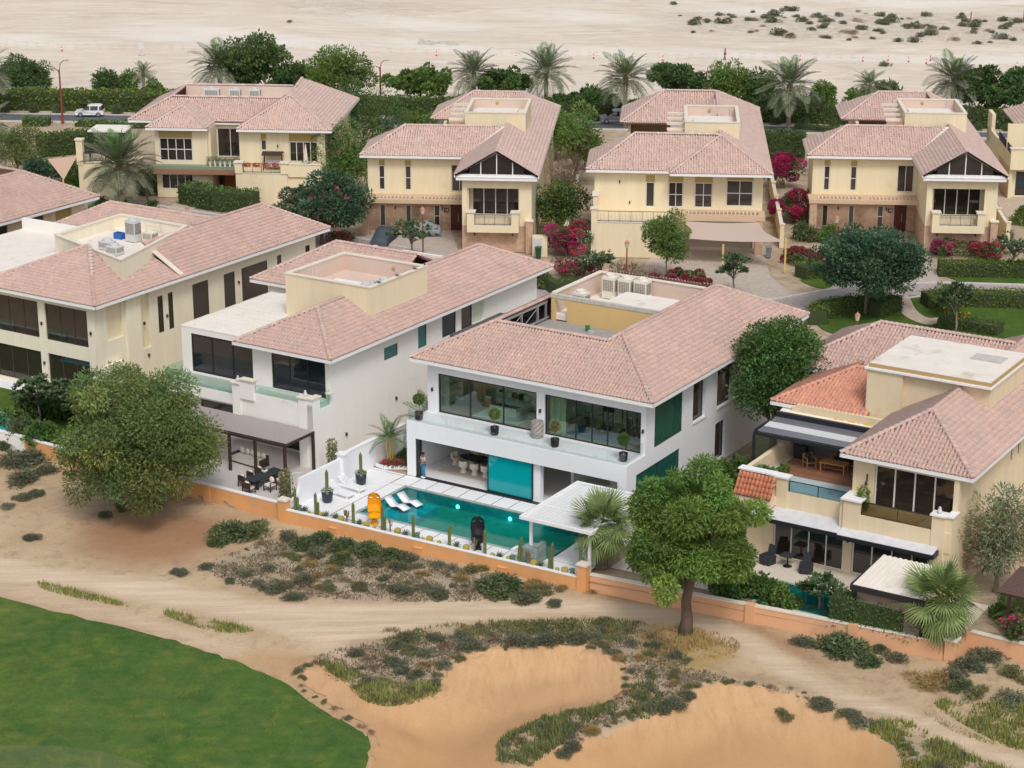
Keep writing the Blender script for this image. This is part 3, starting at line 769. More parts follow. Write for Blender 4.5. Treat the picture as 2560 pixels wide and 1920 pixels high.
# --- the flat land of the villas and the desert behind
def make_land():
    m,N,L,b=node_mat("desert_and_garden_soil")
    P=N.new("ShaderNodeNewGeometry").outputs["Position"]
    mp=N.new("ShaderNodeMapping");mp.inputs["Scale"].default_value=(.22,.8,1);mp.inputs["Rotation"].default_value=(0,0,-.10);L.new(P,mp.inputs[0])
    big,streak,mid,fine=nz_(N,L,P,.028,6,.65,1.2),nz_(N,L,mp.outputs[0],.22,9,.72,2.6),nz_(N,L,P,.5,8,.7),nz_(N,L,P,3.5,7,.75)
    des=mixc(N,L,rg_(N,L,big,.35,.65),(.66,.565,.455),(.76,.67,.555))
    des=mixc(N,L,rg_(N,L,streak,.50,.62,0,.7),des,(.83,.755,.65))
    des=mixc(N,L,rg_(N,L,streak,.46,.32,0,.75),des,(.50,.405,.305))
    des=mixc(N,L,rg_(N,L,big,.55,.72,0,.45),des,(.60,.49,.37))
    des=mixc(N,L,math_(N,L,'MULTIPLY',attr_(N,"stony"),rg_(N,L,mid,.42,.62)),des,(.52,.45,.37))
    des=mixc(N,L,math_(N,L,'MULTIPLY',attr_(N,"stony"),rg_(N,L,fine,.50,.66)),des,(.36,.31,.26))
    des=mixc(N,L,math_(N,L,'MULTIPLY',attr_(N,"lane"),rg_(N,L,streak,.3,.55,.5,1.)),des,(.82,.76,.68))
    des=mixc(N,L,rg_(N,L,fine,.35,.7,0,.25),des,(.56,.48,.39))
    gar=mixc(N,L,rg_(N,L,mid,.35,.65),(.36,.27,.18),(.52,.42,.31))
    L.new(mixc(N,L,attr_(N,"desert"),gar,des),b.inputs["Base Color"])
    bump_(N,L,b,math_(N,L,'ADD',rg_(N,L,streak,0,1,0,.6),rg_(N,L,mid,0,1,0,.5)),.9,.5)
    return m
m_land=make_land()
us=np.concatenate([np.arange(-700,-60,20.),np.arange(-60,41,2.),np.array([-2.95,-2.9,18.45,18.5,40.45,40.75]),np.arange(42,90,3.),np.arange(90,700,20.)]);us=np.unique(us)
dv_=np.concatenate([np.array([.08,8.7,8.75]),np.arange(0,150,5.),np.arange(150,420,2.2),np.arange(420,700,12.),np.array([800,1000,1400,2200.])])
dv_=np.unique(dv_)
U,DV=np.meshgrid(us,dv_)
V_=np.interp(U,WLu,WLv)+DV
X=(U-73)*FF.ca+(V_+104)*FF.sa;Y=-(U-73)*FF.sa+(V_+104)*FF.ca
road_top=np.interp(X,[-200,-56,31,62,200],[265,257.6,249.9,245.1,222])
desert=sstep(2.0,7,Y-road_top)
und=(.55*fbm(X,Y,.10,4,8)+.25*fbm(X,Y,.35,3,9))*sstep(12,30,Y-road_top)+.9*sstep(14,26,Y-road_top)*sstep(-10,-40,X)
lanes=np.zeros(X.shape)
def polyline_d(pts,x,y):
    d=np.full(x.shape,1e9)
    for (ax,ay),(bx,by) in zip(pts[:-1],pts[1:]):
        ex,ey=bx-ax,by-ay;t=np.clip(((x-ax)*ex+(y-ay)*ey)/(ex*ex+ey*ey+1e-9),0,1)
        d=np.minimum(d,np.hypot(x-ax-t*ex,y-ay-t*ey))
    return d
for ln,w in (([(-200,118),(0,112),(350,108),(900,120),(1500,128),(2000,140),(2560,150),(2800,156)],5.5),([(-100,120),(400,105),(800,75),(1200,52),(1700,34),(2100,12),(2560,4)],5.)):
    wp=[(G(*p).x,G(*p).y) for p in ln]
    lanes=np.maximum(lanes,sstep(w,w*.45,polyline_d(wp,X,Y)))
stony=np.zeros(X.shape)
for pl in ([(1650,40),(1900,20),(2300,30),(2650,40),(2650,112),(2300,105),(1950,100),(1700,75)],[(90,180),(260,170),(330,215),(300,245),(150,245)],[(700,10),(900,0),(1050,20),(1000,70),(800,60)]):
    stony=np.maximum(stony,sstep(-6,6,sdist([(G(*p).x,G(*p).y) for p in pl],X,Y)))
basin=(U>-2.92) & (U<18.47) & (DV>.05) & (DV<8.72)
struct("ground",grid_mesh("ground",X,Y,und-.02-.03*(1-desert)-1.85*basin,m_land,dict(desert=desert.ravel(),lane=lanes.ravel(),stony=stony.ravel())),None)
def land_z(x,y):
    rt=float(np.interp(x,[-200,-56,31,62,200],[265,257.6,249.9,245.1,222]));a=np.array([x]);b_=np.array([y])
    return float(((.55*fbm(a,b_,.10,4,8)+.25*fbm(a,b_,.35,3,9))*sstep(12,30,b_-rt)+.9*sstep(14,26,b_-rt)*sstep(-10,-40,a))[0])-.02
def GD(px,py):
    z=0.
    for _ in range(8):p=G(px,py,z);z=.5*z+.5*land_z(p.x,p.y)
    return Vector((p.x,p.y,z))
# --- roads
m_asphalt=mat("grey_asphalt",(.115,.12,.135),.85,var=.12,vscale=.6,bump=.15,bscale=50)
m_paver=brickmat("lilac_grey_block_paving",(.44,.37,.34),(.37,.31,.30),(.27,.23,.22),.42,.21,.012,plane='xy',var=.12,bump=.3)
m_drive=brickmat("beige_driveway_paving",(.52,.44,.37),(.45,.385,.33),(.32,.27,.23),.5,.25,.012,plane='xy',var=.12,bump=.3)
m_walk=brickmat("sandy_footway_paving",(.55,.44,.34),(.50,.40,.31),(.36,.29,.23),.6,.3,.012,plane='xy',var=.12,bump=.3)
m_kerb=mat("kerb_concrete",(.56,.53,.50),.85,var=.12,vscale=2)
def flat(name,poly,mats,z,fr=WF):
    mb=MB();mb.poly([(p[0],p[1],z) for p in poly]);return struct(name,mb,mats,fr)
def strip(name,edge_a,edge_b,z,mats):
    mb=MB()
    for i in range(len(edge_a)-1):
        mb.quad((*edge_a[i],z),(*edge_b[i],z),(*edge_b[i+1],z),(*edge_a[i+1],z))
    return struct(name,mb,mats)
rt=[(-220,269),(-140,263.5),(-65,257.9),(-20,255),(31,249.9),(62.6,245.1),(120,236)]
rb=[(-220,264.4),(-140,258.9),(-65,253.3),(-20,250.4),(30.8,246.2),(61,241.6),(119,232.5)]
strip("asphalt_road",rt,rb,.01,m_asphalt)
def kerb_line(name,pts,w=.15,h=.12,z=0.,m=None):
    mb=MB()
    for (ax,ay),(bx,by) in zip(pts[:-1],pts[1:]):
        d=Vector((bx-ax,by-ay)).normalized();n=Vector((-d.y,d.x))*w/2
        mb.prism([(ax+n.x,ay+n.y),(ax-n.x,ay-n.y),(bx-n.x,by-n.y),(bx+n.x,by+n.y)],z-.05,z+h)
    return struct(name,mb,m or m_kerb)
kerb_line("road_kerb",[(p[0],p[1]+.1) for p in rt],.25)
kerb_line("road_kerb",[(p[0],p[1]-.1) for p in rb],.25)
def gp_(pts):return [(G(*p).x,G(*p).y) for p in pts]
st_a=gp_([(-300,470),(100,490),(350,507),(560,540),(800,575),(1150,650),(1450,740),(1640,775),(1800,765),(1960,745),(2052,728),(2150,716),(2350,707),(2560,713),(2800,722)])
st_b=gp_([(-300,505),(100,522),(340,537),(540,575),(780,620),(1120,700),(1420,800),(1640,845),(1850,812),(1960,800),(2042,788),(2115,767),(2350,735),(2560,738),(2800,748)])
strip("paved_street",st_a,st_b,.012,m_paver)
kerb_line("street_kerb",st_a,.3,.1)
kerb_line("street_kerb",st_b,.3,.1)
flat("driveway",gp_([(1620,650),(1690,590),(1900,590),(1925,690),(1985,740),(1800,763),(1640,773),(1560,740)]),m_drive,.008)
flat("driveway",gp_([(900,590),(1120,560),(1140,610),(1150,648),(960,612),(880,600)]),m_drive,.008)
flat("driveway",gp_([(2090,600),(2220,560),(2325,640),(2350,705),(2250,712),(2060,727)]),m_drive,.008)
flat("footpath",gp_([(415,520),(500,480),(520,490),(470,538)]),m_walk,.016)
flat("forecourt",gp_([(1170,600),(1240,520),(1320,420),(1345,420),(1290,560),(1230,640)]),m_walk,.006)
# ------------------------------------------------------------------ the white pool villa
vC=thing("pool_villa","modern white two-storey villa with long glass balcony, facing the turquoise pool","villa",FF,0,0)
w=MB()
# ground floor front band, piers, side and back walls
w.box(0,0,2.72,16.7,.35,3.87)
w.box(0,0,0,.7,.35,2.72);w.box(16.05,0,0,16.7,.35,2.72);w.box(9.68,.35,0,10.2,.75,2.72)
wall(w,'y',0,.3,.35,24,0,3.87)
wall(w,'y',16.7,-.3,.35,24,0,3.87,[(1.25,7.25,0,2.9),(12.4,13.9,.3,3.0)])
wall(w,'x',24,-.3,.3,16.4,0,3.87)
# upper floor
wall(w,'x',2.4,.3,.1,16.7,3.87,7.62,[(.95,8.65,3.9,6.66),(9.27,16.35,3.9,6.66)])
wall(w,'y',.1,.3,2.7,24,3.87,7.62)
wall(w,'y',16.7,-.3,2.7,24,3.872,7.62,[(3.6,7.4,4.0,6.74),(8.95,10.8,4.05,6.92),(12.5,14.8,4.05,6.95),(15.4,16.9,4.1,6.85),(18.5,20.2,4.1,6.85)])
wall(w,'x',24,-.3,.4,16.4,3.87,7.62)
part("wall",w,m_white,vC)
part("balcony_slab",MB().box(.01,.351,3.6,16.4,2.398,3.86),m_white,vC)
part("upper_floor",MB().box(.41,2.72,3.55,16.39,23.6,3.86),mat("oak_parquet",(.46,.33,.20),.5,var=.15,vscale=2,stretch=(1,6,1)),vC)
part("ceiling",MB().box(.41,2.72,7.3,16.39,23.6,7.5),m_white,vC)
part("interior_floor",MB().box(.31,.06,-.1,16.39,23.6,.03),mat("white_interior_tile",(.78,.77,.76),.15,var=.02),vC)
iw=MB();iw.box(.32,8.6,.03,16.38,8.8,3.54);iw.box(10.7,3.4,.03,10.9,8.6,3.54)
part("interior_wall",iw,mat("interior_paint",(.80,.79,.77),.8),vC)
iu=MB();iu.box(.41,7.0,3.86,16.38,7.15,7.3);iu.box(8.85,2.71,3.86,9.05,7.0,7.3)
part("interior_wall",iu,mat("upper_interior_paint",(.62,.60,.54),.8),vC)
part("marble_panel",MB().box(10.95,8.45,.9,16.2,8.58,3.3),None or mat("veined_marble",(.72,.71,.70),.2,dirt=((.10,.10,.11),1.6,.60)),vC)
# ground floor glazing
part("threshold",MB().box(.7,-.06,0,16.05,.28,.05),m_frameD,vC)
part("door_jamb",MB().box(.702,.05,.05,1.0,.30,2.718),m_frameD,vC)
window(vC,'x',.35,6.22,9.66,.05,2.71,1,1,m_frameD,m_teal,fw=.07,inset=-.08,name="sliding_door")
window(vC,'y',16.7,1.27,7.23,.02,2.88,2,1,m_frameD,glass('teal_side_glass',(.5,.85,.8),1.5,body=(.03,.17,.15),bodyamt=.45),fw=.07,inset=.12,out=1)
window(vC,'y',16.7,12.42,13.88,.32,2.98,1,1,m_frameD,m_glassD,fw=.07,inset=.2,out=1)
# upper glazing
window(vC,'x',2.4,.96,8.64,3.9,6.65,3,1,m_frameD,m_glassC,fw=.09,inset=.12,splits=[3.45,6.05])
window(vC,'x',2.4,9.28,16.34,3.9,6.65,5,1,m_frameD,m_glassC,fw=.08,inset=.12,splits=[11.55,12.75,13.9,15.25])
window(vC,'y',16.7,3.61,7.39,4.01,6.73,1,1,m_frameB,glass("green_side_glass",(.2,.5,.4),1.5,body=(.03,.13,.095),bodyamt=.8),fw=.06,inset=.06,out=1)
for a,b in ((8.95,10.8),(12.5,14.8)):
    window(vC,'y',16.7,a+.02,b-.02,4.06,6.9,1,1,m_frameB,m_glassD,fw=.06,inset=.27,out=1)
window(vC,'y',16.7,15.42,16.88,4.11,6.84,1,1,m_frameB,m_glassD,fw=.06,inset=.08,out=1)
window(vC,'y',16.7,18.52,20.18,4.11,6.84,1,1,m_frameB,m_glassD,fw=.06,inset=.08,out=1)
sl=MB()
for a,b in ((8.95,10.8),(12.5,14.8),(15.4,16.9)):sl.box(16.42,a,3.99,16.78,b,4.048)
part("window_sill",sl,m_cap,vC)
for a in (.5,8.95,16.53):sconce(vC,'x',2.4,a,5.35)
# balcony balustrade of clear panels
n=9
for i in range(n):
    a,b=.1+16.4*i/n,.1+16.4*(i+1)/n
    part("balustrade_panel",MB().box(a+.01,.12,3.86,b-.01,.14,4.72),m_glassR,vC)
part("balustrade_panel",MB().box(16.5,.14,3.865,16.52,2.38,4.72),m_glassR,vC)
part("balustrade_panel",MB().box(.08,.14,3.865,.10,2.38,4.72),m_glassR,vC)
# roof
ez,s_=7.8,.515
def pz(a):return ez+s_*a
x0,x1,y0,y1=-.57,17.7,1.35,24.9
planes=[
 [(x0,y0,ez),(x1,y0,ez),(12.75,6.3,pz(4.95)),(12.2,5.48,pz(4.13)),(3.56,5.48,pz(4.13))],
 [(x1,y0,ez),(x1,y1,ez),(12.75,19.95,pz(4.95)),(12.75,6.3,pz(4.95))],
 [(x0,y1,ez),(x0,y0,ez),(3.56,5.48,pz(4.13)),(3.56,20.77,pz(4.13))],
 [(x1,y1,ez),(x0,y1,ez),(3.56,20.77,pz(4.13)),(12.75,19.95,pz(4.95))]]
ridges=[((x1,y0,ez),(12.75,6.3,pz(4.95))),((x0,y0,ez),(3.56,5.48,pz(4.13))),((3.56,5.48,pz(4.13)),(12.2,5.48,pz(4.13))),
          ((12.2,5.48,pz(4.13)),(12.75,6.3,pz(4.95))),((12.75,6.3,pz(4.95)),(12.75,19.95,pz(4.95))),((x1,y1,ez),(12.75,19.95,pz(4.95))),
          ((x0,y1,ez),(3.56,20.77,pz(4.13))),((3.56,5.48,pz(4.13)),(3.56,20.77,pz(4.13)))]
tiled_roof(vC,FF,planes,ridges,singles=300,ridge_single=True)
fascia(vC,[(x0,y1),(x0,y0),(x1,y0),(x1,y1),(x0,y1)],ez)
soffit(vC,x0+.06,y0+.06,x1-.06,y1-.06,ez-.2)
# sunken roof terrace with the parapet room
part("roof_deck",MB().box(3.5,5.5,8.3,12.7,12.1,8.45),m_screed,vC)
inn=MB();inn.box(3.6,5.50,8.45,12.2,5.62,9.88);inn.box(12.55,6.35,8.45,12.7,19.6,10.28)
part("terrace_inner_wall",inn,m_pinkwall,vC)
yw=MB();wall(yw,'x',12.0,.2,4.0,12.54,8.45,10.1,[(4.3,5.25,8.45,9.95)])
part("terrace_wall",yw,m_yellow2,vC)
part("concrete_band",MB().box(3.95,11.96,10.102,12.54,12.24,10.36),m_concrete,vC)
lin=MB();lin.box(4.0,12.25,8.45,4.16,18.9,10.34);lin.box(4.16,18.75,8.45,12.54,18.9,10.34)
part("parapet_lining",lin,m_pinkwall,vC)
cp=MB();cp.box(3.9,12.25,10.345,4.25,19.0,10.43);cp.box(4.25,18.68,10.347,12.5,19.0,10.428)
part("coping",cp,m_cap,vC)
part("roof_deck",MB().box(4.16,12.2,8.5,12.54,18.75,8.9),m_flat,vC)
part("rear_gutter",MB().box(4.0,19.02,9.0,12.6,20.7,9.85),m_under,vC)
part("white_roof_slab",MB().box(7.1,13.2,9.35,12.4,17.2,9.72).box(7.4,13.5,8.9,12.2,17.0,9.35),m_flat,vC)
st=MB()  # steel frame that props the left slope
for yv in (6.5,8.6,10.7,11.8):
    st.box(3.62,yv-.06,8.45,3.74,yv+.06,9.78)
st.box(3.60,5.7,9.66,3.72,12.0,9.8);st.box(3.75,5.7,8.62,3.85,12.0,8.72)
for ya,yb in ((6.5,8.6),(8.6,10.7)):st.tube([(3.68,ya,8.6),(3.68,yb,9.6)],.035,6)
part("steel_frame",st,m_steel,vC)
part("roof_void_shade",MB().box(-.2,5.6,8.0,3.4,12.0,8.35),mat("painted_void_shade",(.09,.085,.08),.95),vC)  # dark box stands in for the shade beneath the open left slope
for i,(u,v,nm) in enumerate(((5.55,17.7,"leftmost of three"),(6.75,17.85,"middle one of three"),(7.95,18.0,"rightmost of three"))):
    ac_unit(FF,u,v,8.9,f"tall cream air conditioner, {nm} along the pool villa's rear parapet",1.0,.85,1.62)
ac_unit(FF,5.3,13.9,8.9,"single cream air conditioner behind the pool villa's deep yellow roof wall",1.0,.85,1.3)
pb=thing("paint_pail","green paint pail on the gravel of the pool villa's flat roof","pail",FF,7.5,11.0,8.45)
part("body",MB().lathe([(.14,0),(.16,.36),(.17,.36),(.17,.40)],n=14),mat("green_pail",(.03,.22,.05),.4),pb,local=True,smooth=False)
part("handle",MB().tube([(-.17,0,.34),(-.1,-.08,.2),(.1,-.08,.2),(.17,0,.34)],.012,5),m_steel,pb,local=True)
solo("timber_offcut",MB().box(-1.1,-.05,0,1.1,.05,.08),m_cap,"long pale timber strip lying on the gravel roof, nearer the pail","timber",FF,8.6,9.6,8.46,.35,"loose timber on the villa roof")
solo("timber_offcut",MB().box(-1.7,-.05,0,1.7,.05,.08),m_cap,"longest pale timber strip, lying along the front ridge of the gravel roof","timber",FF,7.6,8.2,8.46,-.1,"loose timber on the villa roof")
for i,(u,v,lb) in enumerate(((8.0,10.6,"white block beside the green pail on the gravel roof"),(10.9,9.9,"white block on the gravel roof nearest the right slope"))):
    solo("concrete_block",MB().cbox(0,0,0,.45,.22,.2).cbox(0,0,.2,.38,.16,.015),m_concrete,lb,"block",FF,u,v,8.452,.4*i,"blocks on the villa roof")
# --- rooms
def bed():
    t=thing("bed","cream upholstered bed seen through the villa's upper left window","bed",FF,5.0,5.2,3.87)
    part("base",MB().cbox(0,0,.05,2.1,2.2,.32),m_boucle,t,local=True)
    part("mattress",MB().cbox(0,-.02,.37,2.0,2.1,.26),m_linen,t,local=True)
    part("headboard",MB().cbox(0,1.2,0,3.9,.16,1.5),m_boucle,t,local=True)
    part("throw",MB().cbox(0,-.75,.632,2.06,.5,.02),m_char,t,local=True)
    for i,x in enumerate((-.7,-.25,.25,.7)):
        part("pillow",MB().ball((x,.82,.86),.28,.12,.24,10,5),m_char if i in (1,2) else m_linen,t,local=True,smooth=True)
bed()
for sx,lb in ((-1,"left"),(1,"right")):
    t=thing("bedside_table",f"pale bedside table on the {lb} of the cream bed","table",FF,5.0+sx*1.5,6.3,3.87,0,"bedside tables")
    part("body",MB().cbox(0,0,.05,.6,.45,.5).cbox(0,0,.55,.64,.48,.04),m_boucle,t,local=True)
    lm=thing("table_lamp",f"black-shaded lamp on the {lb} bedside table","lamp",FF,5.0+sx*1.5,6.3,4.46,0,"bedside lamps")
    part("stem",MB().lathe([(.07,0),(.05,.03),(.04,.25),(.05,.3)],n=10),m_boucle,lm,local=True)
    part("lamp_shade",MB().lathe([(.2,.30),(.12,.38),(.04,.40)],n=12),m_black,lm,local=True)
solo("bedroom_rug",MB().cbox(0,0,0,3.6,2.6,.02).cbox(0,0,.02,3.5,2.5,.006),m_linen,"pale rug under the cream bed","rug",FF,5.0,4.4,3.865)
mr=thing("leaning_mirror","wood-framed mirror leaning in the villa's upper left room","mirror",FF,2.0,5.6,3.87,.25)
part("frame",MB().box(-.6,-.05,0,-.5,.05,1.75).box(.5,-.05,0,.6,.05,1.75).box(-.5,-.05,1.65,.5,.05,1.75).box(-.5,-.05,0,.5,.05,.1),m_teak,mr,local=True)
part("pane",MB().box(-.5,-.02,.1,.5,.02,1.65),mat("mirror_brown",(.22,.15,.09),.15),mr,local=True)
solo("bookcase",MB().box(-.3,-.9,0,-.25,.9,2.4).box(-.25,-.9,0,.1,-.84,2.4).box(-.25,.84,0,.1,.9,2.4).box(-.25,-.84,.4,.1,.84,.44).box(-.25,-.84,.9,.1,.84,.94).box(-.25,-.84,1.4,.1,.84,1.44).box(-.25,-.84,1.9,.1,.84,1.94),m_boucle,"pale open bookcase at the far left of the upper bedroom","bookcase",FF,.85,4.6,3.87)
solo("curtain",MB().rings([[(x,.06*math.sin(x*14)+d,z) for x,d in [(-.55+1.1*i/20,0) for i in range(21)]+[(.55-1.1*i/20,.03) for i in range(21)]] for z in (0,2.7)]),mat("sage_curtain",(.42,.42,.30),.9),"sage curtain at the left end of the upper right window","curtain",FF,9.95,2.95,3.88)
def gym(kind,u,v,rz,label):
    t=thing(kind,label,"gym machine",FF,u,v,3.87,rz,"gym machines behind the upper right window")
    if kind=="treadmill":
        part("deck",MB().cbox(0,0,.05,.75,1.7,.14),m_black,t,local=True)
        part("frame",MB().tube([(-.36,.7,.1),(-.36,.75,1.25)],.04,6).tube([(.36,.7,.1),(.36,.75,1.25)],.04,6).tube([(-.36,.75,1.0),(-.36,.15,1.0)],.03,6).tube([(.36,.75,1.0),(.36,.15,1.0)],.03,6),m_frameD,t,local=True)
        part("console",MB().cbox(0,.76,1.15,.8,.1,.4),m_black,t,local=True)
    elif kind=="exercise_bike":
        part("frame",MB().tube([(0,-.55,.06),(0,.55,.06)],.04,6).tube([(0,-.2,.06),(0,-.28,.95)],.04,6).tube([(0,.3,.06),(0,.42,1.1)],.04,6).tube([(0,-.22,.45),(0,.35,.6)],.04,6).cbox(0,-.55,0,.5,.08,.06).cbox(0,.55,0,.5,.08,.06),m_black,t,local=True)
        part("flywheel",MB().tube([(-.04,.35,.38),(.04,.35,.38)],.27,16),m_frameD,t,local=True)
        part("saddle",MB().ball((0,-.3,.99),.13,.18,.05,10,5),m_black,t,local=True)
        part("handlebar",MB().tube([(-.25,.5,1.15),(-.2,.38,1.12),(.2,.38,1.12),(.25,.5,1.15)],.025,6),m_black,t,local=True)
    else:
        part("upright",MB().cbox(-.5,.4,0,.08,.08,2.0).cbox(.5,.4,0,.08,.08,2.0).cbox(0,.4,1.95,1.1,.08,.08).cbox(-.5,0,0,.08,1.0,.08).cbox(.5,0,0,.08,1.0,.08),m_black,t,local=True)
        part("bench",MB().cbox(0,-.2,.38,.3,1.1,.09).cbox(0,-.6,0,.3,.06,.38).cbox(0,.25,0,.3,.06,.38),m_black,t,local=True)
        part("weight_stack",MB().cbox(0,.5,.2,.35,.2,.8),m_frameD,t,local=True)
gym("exercise_bike",11.2,4.6,.3,"exercise bike nearest the sage curtain")
gym("treadmill",12.2,4.9,.0,"treadmill in the middle of the gym")
gym("weight_machine",13.8,5.4,.2,"tall weight machine towards the right of the gym")
gym("exercise_bike",15.1,4.2,-.4,"exercise bike beside the weight machine")
gym("weight_machine",15.7,5.8,-.6,"weight machine in the gym's far right corner")
solo("gym_mat",MB().cbox(0,0,0,4.6,2.0,.02).cbox(0,0,.02,4.5,1.9,.005),mat("blue_gym_mat",(.10,.24,.42),.8),"blue exercise mat on the gym floor","mat",FF,12.6,4.2,3.866)
# dining set
solo("dining_rug",MB().cbox(0,0,0,5.0,3.0,.02).cbox(0,0,.02,4.9,2.9,.006),mat("beige_rug",(.60,.53,.45),.95,var=.12,vscale=5),"beige rug under the dining table","rug",FF,3.9,3.0,.032)
dt=thing("dining_table","oval dark glass dining table inside the open doors","table",FF,3.8,3.3,.06)
part("table_top",MB().lathe([(.98,.70),(1.0,.72),(1.0,.745),(.98,.76)],n=28).xform(lambda p:Vector((p.x*1.75,p.y*.62,p.z))),mat("smoked_table_glass",(.03,.04,.04),.08,spec=.7),dt,local=True)
for sx in (-.8,.8):part("leg",MB().lathe([(.28,0),(.16,.35),(.28,.70)],n=12).xform(lambda p,s=sx:Vector((p.x+s,p.y,p.z))),m_boucle,dt,local=True)
def tub_chair(u,v,rz,label):
    t=thing("dining_chair",label,"chair",FF,u,v,.06,rz,"cream tub chairs at the dining table")
    part("base",MB().lathe([(.26,0),(.16,.22),(.24,.42)],n=14),m_boucle,t,local=True)
    part("seat",MB().lathe([(.27,.42),(.30,.46),(.27,.51)],n=16),m_boucle,t,local=True)
    a=[math.pi*(.06+.88*i/12) for i in range(13)]
    inner=[(math.cos(q)*.27,math.sin(q)*.27) for q in a];outer=[(math.cos(q)*.34,math.sin(q)*.34) for q in a]
    pl=outer+inner[::-1]
    mb=MB();n_=len(pl);
    mb.add([(p[0],-p[1],.44) for p in pl]+[(p[0],-p[1],.84) for p in pl],[(i,i+1,n_+i+1,n_+i) for i in range(12)]+[(13+i,14+i,n_+14+i,n_+13+i) for i in range(12)]+[(n_+i,n_+i+1,n_+24-i,n_+25-i) for i in range(12)]+[(12,13,n_+13,n_+12),(25,0,n_,n_+25)])
    part("backrest",mb,m_boucle,t,local=True)
for i,(du,dv,rz,lb) in enumerate(((-.8,-.98,0,"front left"),(.1,-1.0,0,"front middle"),(.95,-.98,0,"front right"),(-1.2,.95,math.pi,"rear left"),(0,1.0,math.pi,"rear middle"),(-2.1,0,-math.pi/2,"left-end"))):
    tub_chair(3.8+du,3.3+dv,rz,f"cream tub chair at the {lb} place of the glass dining table")
for i,(du,dv) in enumerate(((-1.1,-.38),(0,-.42),(1.1,-.38),(-1.1,.38),(0,.42))):
    solo("plate",MB().lathe([(.06,0),(.13,.012),(.15,.025),(.13,.02),(.05,.012)],n=14),m_black,["front left","front middle","front right","rear left","rear middle"][i]+" black plate on the glass dining table","plate",FF,3.8+du,3.3+dv,.822,0,"plates on the dining table")
vs_=thing("vase","round cream vase with leafy sprig on the dining table","vase",FF,4.6,3.35,.822)
part("pot",MB().lathe([(.08,0),(.17,.1),(.18,.18),(.1,.28),(.09,.31)],n=14),m_boucle,vs_,local=True,smooth=True)
sp=MB()
for i in range(26):
    a,e=random.uniform(0,6.28),random.uniform(.3,1.3);r_=random.uniform(.25,.5)
    d=Vector((math.cos(a)*math.cos(e),math.sin(a)*math.cos(e),math.sin(e)));q=Vector((-math.sin(a),math.cos(a),0))*.03
    p0=Vector((0,0,.3));sp.add([p0,p0+d*r_*.6+q,p0+d*r_,p0+d*r_*.6-q],[(0,1,2,3)])
part("sprig",sp,mat("sprig_green",(.07,.10,.06),.7),vs_,local=True)
pa=thing("painting","white canvas with a blue shape on the dining room wall","painting",FF,2.2,8.58,1.5)
part("canvas",MB().box(-.8,-.05,0,.8,-.002,1.3),m_whiteP,pa,local=True)
part("blue_shape",MB().extrude([(-.45,-.052,.3),(-.1,-.052,.2),(.3,-.052,.45),(.45,-.052,.95),(.1,-.052,.75),(-.2,-.052,1.0),(-.35,-.052,.7)],(0,-.006,0)),mat("cobalt_paint",(.01,.04,.32),.6),pa,local=True)
bc=thing("bar_counter","white marble bar counter in the room right of the turquoise glass","counter",FF,14.0,6.0,.03)
part("body",MB().cbox(0,0,0,3.2,.7,.95),MATS["veined_marble"],bc,local=True);part("top",MB().cbox(0,-.05,.95,3.4,.9,.06),m_whiteP,bc,local=True)
for i,u in enumerate((15.0,15.8)):
    t=thing("bar_stool",("bar stool nearer the side glass" if i else "bar stool by the counter's middle"),"stool",FF,u,3.0,.03,0,"bar stools")
    part("seat",MB().lathe([(.2,.70),(.24,.74),(.2,.78)],n=12),m_boucle,t,local=True)
    for q in range(4):part("leg",MB().tube([(.14*math.cos(q*1.57+.78),.14*math.sin(q*1.57+.78),.70),(.2*math.cos(q*1.57+.78),.2*math.sin(q*1.57+.78),0)],.014,5),m_black,t,local=True)
    part("backrest",MB().tube([(-.2,.1,.78),(-.2,.2,1.0),(.2,.2,1.0),(.2,.1,.78)],.03,6),m_boucle,t,local=True)
# ------------------------------------------------------------------ pool terrace of the white villa
m_slab=mat("white_terrace_slab",(.80,.80,.81),.55,var=.04,vscale=1.2,bump=.05)
m_groove=mat("bronze_groove",(.20,.12,.05),.6)
m_ptile=brickmat("green_slate_pool_tile",(.16,.36,.36),(.40,.62,.60),(.26,.46,.45),.62,.30,.008,rough=.5,plane='xy',var=.15,bump=.1)
m_pwall=brickmat("green_slate_pool_wall",(.14,.32,.32),(.24,.44,.43),(.15,.32,.32),.62,.30,.008,rough=.5,plane='xz',var=.15,bump=.1)
m_ptile0=brickmat("pool_edge_stone",(.30,.36,.32),(.38,.44,.40),(.25,.31,.28),.62,.30,.008,plane='xy',var=.15)
deck=struct("pool_terrace",MB().box(-2.9,-9.25,-.35,1.05,-7.3,-.02).box(-2.9,-7.3,-.35,1.05,0,-.02).box(1.05,-8.77,-.35,18.5,-7.3,-.02).box(1.05,-1.75,-.35,18.5,0,-.02).box(15.5,-7.3,-.35,18.5,-1.75,-.02),m_groove,FF)
def slab(x0,y0,x1,y1,z=0.):
    o=link("paving_slab",MB().box(x0,y0,-.018,x1,y1,z).mesh("paving_slab",m_slab),deck)
